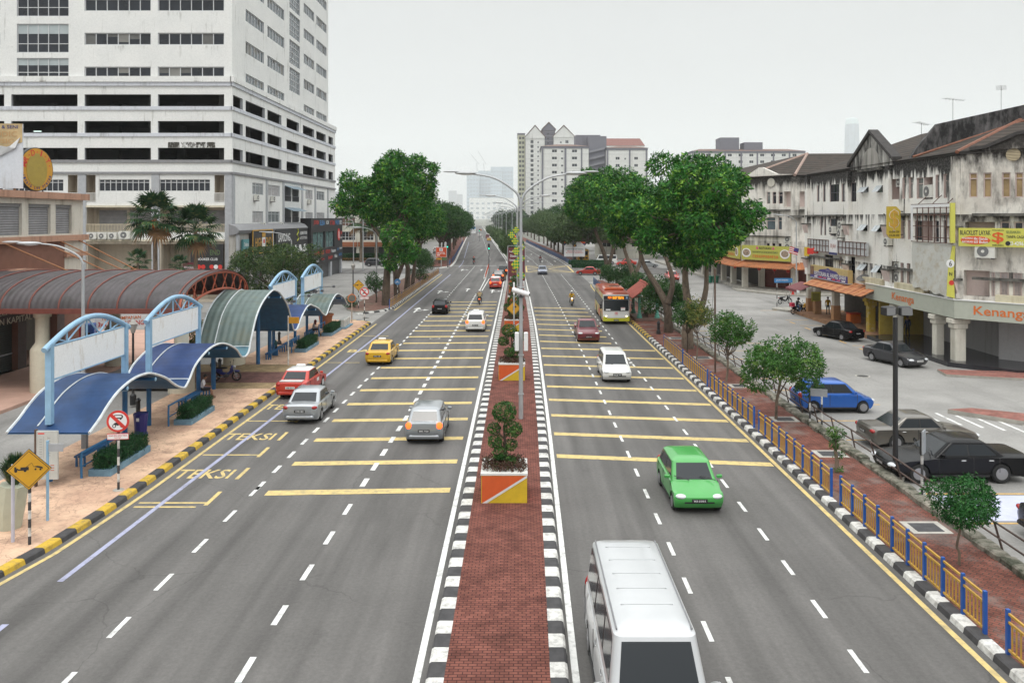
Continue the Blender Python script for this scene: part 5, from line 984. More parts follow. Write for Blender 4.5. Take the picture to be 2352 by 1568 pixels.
def car(label, loc, hd, kind, pm, roof=None, plate=None, lit=False, head=False, group=None, cat='car', name='car', sign=None, bootm=None, door=None, sc=1., rim=RIM, platem=None, detail=1):
    """hd = heading in degrees: 0 drives away from the camera, 180 towards it, 90 to the left"""
    L, W, H, wb, r, (zf, zr, zb, zt), (c1, c2, c3, c4) = KINDS[kind]; t = thing(name, label, cat, (loc[0], loc[1], loc[2] if len(loc) > 2 else 0.), radians(hd), group)
    if sc != 1: t.scale = (sc, sc, sc)
    Y = lambda f: L/2-f*L; fo = (L-wb)*.47; yf, yr = L/2-fo, L/2-fo-wb; ra = r+.055; g = .2
    def arch(yc): return [(yc-ra*cos(pi*k/10), max(r+ra*sin(pi*k/10), g)) for k in range(11)]
    out = [(-L/2+.16, g+.02)]+arch(yr)+arch(yf)+[(L/2-.2, g), (L/2-.06, .34), (L/2, .5), (L/2-.02, zf-.1), (L/2-.14, zf), (L/2-.5, zf+.08), (Y(c1), zr), (Y((c1+c4)/2), zb)]
    if kind in ('sedan', 'longsedan'): out += [(Y(c4), zt), (-L/2+.12, zt-.01), (-L/2+.02, zt-.1), (-L/2, .62), (-L/2+.03, .42)]
    elif kind == 'pickup': out += [(Y(c4), zb), (-L/2+.05, zt), (-L/2, zt-.06), (-L/2, .6), (-L/2+.04, .4)]
    else: out += [(Y(c4)+.02, zt), (-L/2+.03, zt-.06), (-L/2, .66), (-L/2+.03, .42)]
    ts = (-1, -.985, -.94, -.84, -.6, 0, .6, .84, .94, .985, 1); n = len(out); vs = []; fs = []; mid = L/2-.5
    for q in ts:
        a = max(0, (abs(q)-.55)/.45)**2.4
        for y, z in out:
            k = 1-.075*a*min(1, max(0, (abs(y)-L*.28)/(L*.22))); zz = z-(.075*a if z > .75 else 0)+(.02*(1-q*q) if z > .8 else 0)
            x = q*W/2*(1-.05*max(0, (zz-.6)/.45)**2-.035*max(0, (.5-zz)/.3)) ; vs.append((x, y*k, zz))
    for i in range(len(ts)-1): fs += [(i*n+j, i*n+(j+1) % n, (i+1)*n+(j+1) % n, (i+1)*n+j) for j in range(n)]
    fs += [tuple(range(n-1, -1, -1)), tuple(range((len(ts)-1)*n, len(ts)*n))]
    m = MB(); m.add(vs, [f[::-1] for f in fs], pm, True)
    m.box(-W/2+.12, W/2-.12, -L/2+.25, L/2-.35, g+.02, .55, TRIM); m.build('body', t, sharp=32)
    # cabin: rounded rings from the belt up to the roof
    hb, hr = W/2*.925, W/2*.76
    def ring(y0, y1, hw, z, rr, bow=0.):
        P = []
        for sx, sy, a0 in ((1, 1, 0), (-1, 1, pi/2), (-1, -1, pi), (1, -1, 1.5*pi)):
            for k in range(4):
                a = a0+pi/2*k/3; yy = y0 if sy > 0 else y1
                P.append((sx*(hw-rr)+rr*cos(a), yy-sy*rr+rr*sin(a), z))
        return P
    zc0 = zb-.06; zr_ = H-.10
    yw, yrf, yrr, yrb = Y(c1)-.02, Y(c2), Y(c3), Y(c4)+.02
    rings = [ring(yw, yrb, hb, zc0, .14), ring(yrf+.06, yrr-.04, hr+.03, zr_, .16), ring(yrf-.06, yrr+.08, hr-.05, H-.035, .18), ring(yrf-.35, yrr+.3, hr-.28, H, .2)]
    m = MB(); nn = 16; v = [p for R_ in rings for p in R_]; rm = roof or pm
    m.add(v, [(i*nn+k, i*nn+(k+1) % nn, (i+1)*nn+(k+1) % nn, (i+1)*nn+k) for i in range(1) for k in range(nn)], pm, True)
    m.add(v, [(i*nn+k, i*nn+(k+1) % nn, (i+1)*nn+(k+1) % nn, (i+1)*nn+k) for i in (1, 2) for k in range(nn)]+[tuple(range(3*nn, 4*nn))], rm, True); cb = m.build('cabin', t, sharp=50)
    def lerp(a, b, f): return tuple(p+(q-p)*f for p, q in zip(a, b))
    def pane(nm, b0, b1, t1, t0, f0, f1, off, mat=CARGL):
        q = [V(lerp(b0, t0, f0)), V(lerp(b1, t1, f0)), V(lerp(b1, t1, f1)), V(lerp(b0, t0, f1))]; nrm = (q[1]-q[0]).cross(q[3]-q[0]).normalized(); q = [tuple(p+nrm*off) for p in q]
        qq = [tuple(V(p)-nrm*.03) for p in q]; MB().add(q+qq, [(0, 1, 2, 3), (0, 4, 5, 1), (1, 5, 6, 2), (2, 6, 7, 3), (3, 7, 4, 0)], mat).build(nm, t)
    z0, z1 = zc0, zr_
    pane('windscreen', (-hb+.13, yw, z0), (hb-.13, yw, z0), (hr-.1, yrf+.06, z1), (-hr+.1, yrf+.06, z1), .12, .93, .006) if False else pane('windscreen', (hb-.13, yw, z0), (-hb+.13, yw, z0), (-hr+.1, yrf+.06, z1), (hr-.1, yrf+.06, z1), .12, .93, .006)
    pane('rear_window', (-hb+.15, yrb, z0), (hb-.15, yrb, z0), (hr-.12, yrr-.04, z1), (-hr+.12, yrr-.04, z1), .22, .9, .006)
    nsp = {'van': (0, .27, .62, 1), 'mpv': (0, .4, .72, 1), 'suv': (0, .4, .74, 1), 'pickup': (0, .55, 1)}.get(kind, (0, .48, 1) if kind != 'hatch' else (0, .44, .84, 1))
    for sx in (1, -1):
        A0, A1, B0, B1 = (sx*hb, yw-.22, z0), (sx*hb, yrb+(.3 if kind in ('sedan', 'longsedan') else .2), z0), (sx*(hr+.03), yrf-.04, z1), (sx*(hr+.03), yrr+.06, z1)
        b0, b1, u0, u1 = lerp(A0, A1, .03), lerp(A0, A1, .97), lerp(B0, B1, .03), lerp(B0, B1, .97)
        if sx > 0: pane('pillar_trim', b1, b0, u0, u1, .15, .92, .004, TRIM)
        else: pane('pillar_trim', b0, b1, u1, u0, .15, .92, .004, TRIM)
        for f0, f1 in zip(nsp, nsp[1:]):
            if kind == 'van' and f0 > .6 and detail < 2: pass
            g0, g1 = f0+.018, f1-.018
            b0, b1, u0, u1 = lerp(A0, A1, g0), lerp(A0, A1, g1), lerp(B0, B1, g0), lerp(B0, B1, g1)
            if sx > 0: pane('side_window', b1, b0, u0, u1, .17, .9, .008)
            else: pane('side_window', b0, b1, u1, u0, .17, .9, .008)
    for sx in (1, -1):
        for y in (yf, yr): wheel(t, sx*(W/2-.105), y, r, sx, .2, rim)
        m = MB(); m.ell((sx*W*.365, L/2-.15, zf-.09), (.2, .16, .085), HLE if head else HLG, 10, 6, -sx*.35); m.build('headlight', t)
        zt_ = (zt-.16) if kind not in ('mpv', 'suv', 'van', 'hatch') else zb-.12; m = MB(); m.ell((sx*W*.405, -L/2+.10, zt_), (.15, .085, .085 if kind in ('sedan', 'longsedan') else .17), TLE if lit else TLG, 10, 6, sx*.3); m.build('tail_light', t)
        m = MB(); m.cbox((sx*(W/2+.08), Y(c1)-.28, zb+.06), (.2, .1, .13), pm, sx*-.2, .03); m.build('door_mirror', t)
        if detail:
            for y in (yw-1.0, yw-1.95) if kind != 'pickup' else (yw-1.0,):
                m = MB(); m.cbox((sx*(W/2-.012), y, zb-.14), (.03, .18, .035), CHR if kind == 'longsedan' else pm, 0, .01); m.build('door_handle', t)
            m = MB()
            for y in (yw-.15, (yw+yrb)/2-.05, yrb+.35): m.cbox((sx*(W/2-.004), y, (zb+.28)/2+.03), (.014, .02, zb-.42), TRIM)
            m.cbox((sx*(W/2-.012), (yf+yr)/2, g+.06), (.03, wb-2*ra-.1, .07), TRIM); m.build('door_seam', t)
    m = MB(); m.cbox((0, L/2-.045, .46), (W*.62, .06, .12), TRIM, 0, .02); m.cbox((0, L/2-.035, zf-.19), (W*.34, .06, .07), TRIM, 0, .02); m.build('grille', t)
    if detail:
        m = MB()
        for sx in (.12, -.42): m.tube([(sx*W, yw+.06, zb+.02), (sx*W+.5, yw-.12, zb+.12)], .014, TRIM, 5)
        m.build('wiper', t)
    m = MB(); m.cbox((0, -L/2+.06, .36), (W*.8, .1, .14), TRIM if kind in ('suv', 'pickup') else pm, 0, .03); m.build('bumper', t)
    for yy, s in ((L/2+.012, 1), (-L/2-.012, -1)):
        zz = .5 if s > 0 else (.66 if kind in ('sedan', 'longsedan') else .62); pf = Fr((0, yy, zz), (-s, 0, 0)); m = MB(); m.fbox(pf, -.26, .26, -.06, .06, -.02, .0, platem or PLB); p = m.build('number_plate', t)
        if plate and detail: letters(p, pf, [(plate, 0, 0, .42, .075, BLK if platem else SW, .004)])
    if kind == 'van':
        m = MB()
        for sx in (1, -1): m.tube([(sx*(hr-.03), yrf-.1, H-.045), (sx*(hr-.03), yrr+.1, H-.045)], .018, M('gutter_grey', (.2, .2, .21), .5), 5)
        for k in range(5): m.box(-hr+.2, hr-.2, yrr+.5+k*.62, yrr+.53+k*.62, H-.02, H+.008, pm)
        m.build('roof_gutter', t)
    if bootm:                                                     # boot lid in a second colour, sign and door crest of a taxi
        m = MB(); m.cbox((0, -L/2+.30, zt+.012), (W*.74, .46, .03), bootm, 0, .012); m.build('boot_lid', t)
    if sign:
        m = MB(); m.cbox((0, (yrf+yrr)/2+.1, H+.07), (.5, .2, .15), SW, 0, .03); m.build('roof_sign', t)
    if door:
        m = MB()
        for sx in (1, -1): m.cbox((sx*(W/2+.0), .25, .68), (.012, .4, .18), door, 0, .0)
        m.build('door_sticker', t)
    return t
P_RED = paint('red', (.52, .035, .02)); P_WH = paint('white', (.72, .72, .70)); P_BLK = M('car_paint_black', (.006, .006, .007), .22, 0, var=0, coat=0, spec=.22); P_DGR = paint('dark_grey', (.045, .045, .052), .3); P_SIL = paint('silver', (.42, .44, .46), .55); P_BRN = paint('bronze_grey', (.14, .13, .115), .5); P_BLU = paint('blue', (.008, .10, .42), .2); P_GRN = paint('green', (.06, .34, .07)); P_YEL = paint('yellow', (.66, .38, .02)); P_MAR = paint('maroon', (.16, .02, .03)); P_CRE = paint('cream', (.58, .54, .42)); P_GBL = paint('grey_blue', (.16, .18, .24), .3); P_ORG = paint('orange', (.62, .16, .02)); P_LIME = paint('lime', (.55, .55, .03))
STK = M('sticker_yellow', (.6, .45, .1), .5)
# --- left carriageway, driving away
car('red taxi with white roof and white boot waiting at the kerb beside TEKSI lettering', (-12.45, 45.9), -2, 'sedan', P_RED, P_WH, 'HBB 3017', bootm=P_WH, sign=True, door=SW, cat='taxi', platem=P_WH, rim=M('rim_pale', (.6, .6, .6), .4))
car('silver sedan passing close beside the parked red taxi', (-10.55, 40.6), 0, 'sedan', P_SIL, plate='WXK 4821')
car('silver grey hatchback with red brake lights next to the first median planter', (-4.15, 36.9), 0, 'hatch', paint('pale_grey', (.34, .36, .38), .5), plate='BMS 7720', lit=True)
car('yellow taxi hatchback driving away past the bus stop', (-9.5, 55.9), 0, 'sedan', P_YEL, plate='HWC 1187', sign=True, cat='taxi')
car('white hatchback taxi with orange boot lights beside the second planter', (-3.75, 71.7), 0, 'mpv', P_WH, plate='HBA 5531', lit=True, sign=True, cat='taxi')
car('black hatchback driving away in the left lane before the side street', (-8.1, 84), 0, 'hatch', P_BLK, plate='WSD 902')
car('red and white taxi braking last in the turning lane queue', (-3.2, 114), 0, 'mpv', P_RED, P_WH, 'HB 2338', lit=True, bootm=None, cat='taxi', platem=P_WH)
car('dark people carrier with lit brake lamps second in the turning queue', (-3.0, 127), -4, 'suv', P_DGR, lit=True)
car('dark car at the head of the turning queue by the traffic light', (-2.2, 139), -14, 'suv', P_BLK, lit=True)
for x, y, k, p, l, kw in ((-3.3, 345, 'sedan', P_YEL, 'small yellow taxi far down the left carriageway', {}), (-3.4, 385, 'van', P_MAR, 'dark red van far ahead of the small yellow taxi', {}), (-7.2, 430, 'hatch', P_WH, 'white hatchback far down the road in the middle lane', {}), (-8.3, 520, 'sedan', P_SIL, 'silver car far down the road near the overhead sign', {}), (-5.5, 600, 'sedan', P_ORG, 'orange taxi farthest up the left carriageway', {})):
    car(l, (x+bend(y), y), 3, k, p, detail=0, **kw)
# --- right carriageway, driving towards the camera
car('long white van nearest the camera in the lane by the median', (2.58, 16.85), 180, 'van', paint('silver_white', (.52, .53, .54), .2), plate='VAN 2211', sc=1.12, detail=2)
car('bright green hatchback driving towards the camera ahead of the white van', (6.1, 28.6), 180, 'hatch', P_GRN, plate='WA 6104 K', head=False)
car('white people carrier driving towards the camera in the middle lane', (6.0, 50.2), 180, 'mpv', P_WH, plate='PLB 77')
car('dark maroon pickup truck driving towards the camera beside the bus', (5.65, 66), 180, 'pickup', P_MAR, plate='AGX 38')
car('grey blue hatchback on the yellow box junction', (4.3, 141.2), 180, 'hatch', P_GBL, head=False, detail=0)
car('red car turning out of the side street behind the hedge', (12.3, 139.5), 80, 'sedan', P_RED, detail=0)
# --- car park on the right
car('bright blue hatchback parked nose right under the round leafy tree', (16.35, 41.6), -90, 'hatch', P_BLU, plate='WC 4417', rim=RIM, sc=1.05)
car('bronze grey sedan parked nose right behind the long black sedan', (17.6, 35.2), -88, 'longsedan', P_BRN, plate='VCK 882', rim=RIM)
car('long black sedan parked nose left beside the floodlight pole', (16.72, 30.95), 90, 'longsedan', P_BLK, plate='WFX 555', sc=1.1, rim=RIM)
car('dark car with red tail lamp cut off by the right picture edge', (18.0, 24.6), -92, 'sedan', P_BLK, plate='JHE 5124')
car('black sedan parked tail towards the camera in front of the yellow column', (26.6, 66.2), 22, 'sedan', P_BLK, plate='VD 4588')
car('old dark grey sedan parked nose towards the camera by the cream columns', (25.9, 54.8), 200, 'sedan', P_DGR, plate='WFB 8274', platem=P_WH)
car('red taxi with white roof driving in the far car park behind the forked tree', (24.8, 128.5), 180, 'sedan', P_RED, P_WH, sign=True, bootm=P_WH, cat='taxi', detail=0)
car('cream sedan parked across the far bays behind the tree trunks', (18.3, 136), -90, 'sedan', P_CRE, detail=0)
car('white sedan parked behind the bus shelter roof', (16.6, 98), -75, 'sedan', P_WH, detail=0)
# --- left side street and lots
car('dark grey crossover standing in the side street beyond the lamp posts', (-29.3, 164), -90, 'suv', P_DGR, detail=0)
car('dark grey sedan parked behind the two farther blue sign frames', (-28.3, 104), -80, 'sedan', P_DGR, detail=0)
for i, (x, y, p, k, l) in enumerate(((-24.5, 187, P_BLK, 'sedan', 'black car with red roof glow first in the row by the far shops'), (-25, 197, P_SIL, 'sedan', 'silver car second in the row by the far shops'), (-25.6, 207, P_BLK, 'hatch', 'black hatchback third in the row by the far shops'), (-23.2, 226, P_WH, 'suv', 'white crossover driving in the far shop street'), (-26.8, 222, P_DGR, 'sedan', 'dark car last in the row by the far shops'))): car(l, (x, y), 4, k, p, detail=0)
# --- the bus
def bus():
    t = thing('city_bus', 'orange roofed city bus with white and yellow front pulling up at the shelter', 'bus', (9.2, 74.6, 0), radians(-1.5))
    L, W, H = 10.9, 2.5, 3.02; BO = paint('bus_orange', (.56, .10, .02)); BR_ = paint('bus_roof', (.36, .07, .035), rough=.6); BW = P_WH; WR = MATS.get('bus_wrap')
    mm, nt, b = _mat('bus_wrap'); c = mixrgb(nt, ramp(nt, noise(nt, opos(nt), .9, 2), .42, .5), (.62, .16, .10), (.60, .50, .12)); c = mixrgb(nt, ramp(nt, noise(nt, opos(nt), 1.7, 1), .55, .6), c, (.45, .55, .28)); c = mixrgb(nt, ramp(nt, noise(nt, opos(nt), 2.6, 1), .62, .66), c, (.55, .2, .4)); lnk(nt, c, b.inputs["Base Color"]); b.inputs["Roughness"].default_value = .35; MATS['bus_wrap'] = mm
    m = MB(); zs = ((.3, .0), (.62, 0), (1.32, 0))
    def ringb(z, ix, iy, r=.22): return [(sx*(W/2-ix-r)+r*cos(a0+pi/2*k/3), (L-iy-r if sy > 0 else iy+r)+r*sin(a0+pi/2*k/3), z) for sx, sy, a0 in ((1, 1, 0), (-1, 1, pi/2), (-1, -1, pi), (1, -1, 1.5*pi)) for k in range(4)]
    R_ = [ringb(.3, .02, .05), ringb(.62, 0, 0), ringb(1.32, 0, .02), ringb(2.42, .02, .10), ringb(2.8, .03, .14), ringb(2.98, .1, .24), ringb(3.02, .5, .6)]
    v = [p for r in R_ for p in r]; wrapf = []; roof = []; fr = []; yel = []
    for i in range(6):
        for k in range(16):
            f = (i*16+k, i*16+(k+1) % 16, (i+1)*16+(k+1) % 16, (i+1)*16+k); front = 8 <= k <= 14 and v[f[0]][1] < 1.0 and v[f[1]][1] < 1.
            if i >= 4: roof.append(f)
            elif front: (yel if i == 0 else fr).append(f)
            else: wrapf.append(f)
    m.add(v, wrapf, mm, True); m.add(v, roof+[tuple(range(96, 112))], BR_, True); m.add(v, fr, BW, True); m.add(v, yel, P_LIME, True); m.box(-1.1, 1.1, .4, 10.4, .25, .4, TRIM); m.build('body', t, sharp=40)
    FB = Fr((0, -.085, 0), (1, 0, 0), (0, .075, 1)); m = MB(); m.fbox(FB, -1.16, 1.16, 1.28, 2.3, -.2, .03, CARGL); m.build('windscreen', t)
    m = MB(); m.fbox(FB, -1.18, 1.18, 2.33, 2.68, -.2, .035, BLK); d = m.build('destination_display', t); AMB = M('display_amber', (1., .36, .02), .4, var=0, emit=2.0); letters(d, FB, [('AJ03', -.62, 2.5, .34, .24, M('display_orange', (1., .2, .02), .4, var=0, emit=2.0), .045), ('BUKIT', -.12, 2.5, .42, .24, AMB, .045), ('TERATAI', .42, 2.5, .56, .24, AMB, .045)])
    m = MB(); m.fbox(FB, .88, 1.1, 2.4, 2.62, .035, .045, SB); m.text(FB, '&', .99, 2.51, .13, .16, SW, .05); m.build('access_sign', t)
    m = MB(); m.fbox(Fr((0, 0, 0), (1, 0, 0)), -1.22, 1.22, .32, .78, -.3, .05, P_LIME); m.fpoly(Fr((0, -.01, 0), (1, 0, 0)), [(-.85, .62), (.85, .62), (1.0, .82), (-1.0, .82)], -.1, .05, P_WH); m.build('bumper', t)
    for sx in (1, -1):
        m = MB(); m.ell((sx*.98, .0, .78), (.2, .09, .1), HLG, 12, 6); o = m.build('headlight', t); MB().ell((sx*.95, -.06, .78), (.07, .05, .06), HLE, 8, 5).build('lamp', o)
        for y in (2.5, 8.3):
            wheel(t, sx*1.12, y, .47, sx, .26); MB().fdisc(Fr((sx*1.252, y, .47), (0, sx, 0)), 0, 0, .56, -.02, .004, TRIM, 24).build('wheel_arch', t)
        S = Fr((sx*1.25, L/2, 0), (0, sx, 0)); m = MB(); m.fbox(S, -5.2, 5.15, 1.36, 2.36, -.05, .012, CARGL); w_ = m.build('side_window', t); m = MB()
        for k in range(1, 8): m.fbox(S, -5.2+k*1.3-.03, -5.2+k*1.3+.03, 1.36, 2.36, .012, .018, TRIM)
        m.build('mullions', w_)
        m = MB(); m.tube([(sx*1.22, -.02, 2.2), (sx*1.42, -.15, 2.15), (sx*1.46, -.2, 1.95)], .03, TRIM, 6); m.cbox((sx*1.46, -.2, 1.72), (.2, .12, .46), TRIM, 0, .04); m.build('door_mirror', t)
        m = MB(); m.tube([(sx*.55-.25, -.03, 1.26), (sx*.55+.3, .0, 1.38)], .018, TRIM, 5); m.build('wiper', t)
    m = MB(); m.cbox((0, 3.4, 3.12), (1.9, 2.6, .3), BO, 0, .1)
    for x in (-.33, .33): m.box(x-.012, x+.012, 2.1, 4.7, 3.2, 3.275, TRIM)
    for k in range(5): m.box(-.3, .7, 3.9+k*.15, 3.96+k*.15, 3.2, 3.28, TRIM)
    m.build('roof_air_unit', t); MB().cbox((-.1, 6.2, 3.05), (.7, .9, .1), P_WH, 0, .03).build('roof_hatch', t)
    F0 = Fr((0, -.065, 0), (1, 0, 0)); m = MB(); m.fbox(F0, -.24, .24, .36, .48, -.02, .01, PLB); p = m.build('number_plate', t); letters(p, F0, [('WVM 6571', 0, .42, .4, .08, SW, .014)])
    m = MB(); F1_ = Fr((0, -.0, 0), (1, 0, 0)); m.fbox(F1_, -.13, .13, .92, 1.16, -.05, .012, SR); m.fbox(F1_, -.1, .1, .95, 1.13, .012, .016, SW); m.fbox(F1_, -.07, .07, 1.03, 1.1, .016, .02, SR); m.fbox(F1_, -.07, .07, .975, 1.0, .016, .02, SR); m.build('emblem', t)
    m = MB(); m.fbox(FB, .42, .82, 1.32, 1.6, .03, .036, SW); m.fbox(FB, .45, .79, 1.53, 1.57, .036, .04, SR); m.fbox(FB, -.98, -.55, 1.31, 1.45, .03, .036, SW); m.build('notice', t)
    m = MB(); S = Fr((-1.25, L/2, 0), (0, -1, 0)); m.text(S, 'rapidKL', -2.6, 2.58, 2.2, .26, M('sign_darkblue'), .008); m.text(S, 'SELANGOR', 1.8, 2.58, 2.2, .22, SW, .008); m.text(S, 'SMART', 1.6, .95, 1.5, .4, M('sign_orange'), .01); m.build('lettering', t)
bus()
yb = thing('parked_yellow_bus', 'yellow bus tail parked behind the community billboard', 'bus', (14.6, 182, 0)); m = MB(); m.cbox((0, 0, 1.6), (2.4, 8, 2.6), paint('bus_yellow', (.62, .32, .02)), 0, .12); m.build('body', yb); MB().cbox((0, -4.0, 2.1), (2.0, .1, .9), CARGL, 0, .02).build('rear_window', yb)
m = MB()
for x in (-.7, 0, .7): m.cbox((x, -4.0, 1.0), (.5, .08, .3), TRIM, 0, .02)
m.build('vent', yb)
for sx in (1, -1):
    for y in (-2.6, 2.4): wheel(yb, sx*1.08, y, .45, sx, .24)
# --- motorcycles
def motorbike(label, loc, hd, pm, box=None, head=False, tail=False, windscreen=False, sc=1.):
    t = thing('motorcycle', label, 'motorcycle', (loc[0], loc[1], loc[2] if len(loc) > 2 else 0.), radians(hd)); t.scale = (sc, sc, sc); r = .29
    for y in (-.62, .62):
        m = MB(); pts = [(0, (r-.045)*cos(2*pi*k/18), (r-.045)*sin(2*pi*k/18)) for k in range(19)]; m.tube(pts, .048, TYRE, 8, False); o = m.build('wheel', t, (0, y, r)); m = MB()
        m.lathe([(.05, -.05), (.05, .05)], (0, 0, 0), RIM, 8, 'x')
        for k in range(5): a = 2*pi*k/5; m.tube([(0, 0, 0), (0, (r-.06)*cos(a), (r-.06)*sin(a))], .014, RIM, 5)
        m.build('rim', o)
    m = MB(); m.tube([(0, .32, .78), (0, .28, .55), (0, .05, .40), (0, -.3, .48), (0, -.62, .66)], [.09, .1, .1, .1, .07], pm, 8); m.ell((0, .36, .74), (.13, .1, .22), pm); m.ell((0, .62, .60), (.07, .22, .07), pm, 8, 6); m.ell((0, -.5, .66), (.12, .3, .1), pm, 8, 6); m.build('body', t)
    m = MB(); m.ell((0, .02, .36), (.13, .2, .14), M('engine_grey', (.14, .14, .15), .4, .5)); m.tube([(.13, .0, .28), (.15, -.4, .26), (.15, -.85, .38)], [.03, .045, .055], CHR, 8); m.tube([(-.1, .62, .29), (-.1, .45, .8)], .025, RIM, 6); m.tube([(.1, .62, .29), (.1, .45, .8)], .025, RIM, 6); m.tube([(-.09, -.62, .29), (-.09, -.3, .42)], .03, TRIM, 6); m.tube([(-.1, -.1, .3), (-.22, -.12, .01)], .015, TRIM, 5); m.build('engine', t)
    m = MB(); m.ell((0, -.3, .79), (.13, .42, .07), TRIM); m.build('seat', t)
    m = MB(); m.tube([(-.33, .3, .98), (-.12, .4, .96), (.12, .4, .96), (.33, .3, .98)], .018, TRIM, 6); m.build('handlebar', t)
    for sx in (1, -1): m = MB(); m.tube([(sx*.24, .34, .98), (sx*.3, .36, 1.16)], .008, TRIM, 4); m.ell((sx*.3, .36, 1.2), (.06, .02, .045), TRIM, 8, 5); m.build('mirror', t)
    MB().ell((0, .5, .86), (.1, .08, .09), HLE if head else HLG, 10, 6).build('headlight', t); MB().ell((0, -.8, .7), (.08, .06, .05), TLE if tail else TLG, 8, 5).build('tail_light', t)
    if box: m = MB(); m.cbox((0, -.72, 1.0), (.46, .44, .42) if box[1] else (.4, .36, .3), box[0], 0, .06); m.build('top_box', t)
    return t
motorbike('dark blue motorcycle with black top box parked under the second blue canopy', (-17.6, 48.0, .17), -88, P_GBL if False else paint('moto_blue', (.03, .04, .22)), (TRIM, 0))
motorbike('black motorcycle standing alone on the street before the restaurant', (31.0, 92.5), -80, P_BLK)
motorbike('black delivery motorcycle with bright pink box at the kerb', (29.1, 83.3-.6), -75, P_BLK, (M('box_pink', (.60, .02, .07), .5), 1)); motorbike('yellow and red motorcycle tucked behind the pink delivery box', (30.05, 84.3), -65, P_YEL)
motorbike('yellow motorcycle with glowing headlamp coming past the bus', (6.1, 90.6), 180, P_YEL, head=True); motorbike('motorcycle ridden away from the camera near the turning lane', (-4.45, 92), 0, P_ORG, tail=True)
motorbike('distant motorcycle ridden away before the far junction', (-9.5, 171), 0, P_RED); motorbike('distant motorcycle coming along the right carriageway', (4.9, 176), 178, P_MAR, head=False); motorbike('tiny motorcycle farthest away beside the overhead sign', (-9+bend(540), 540), 3, P_BLK)
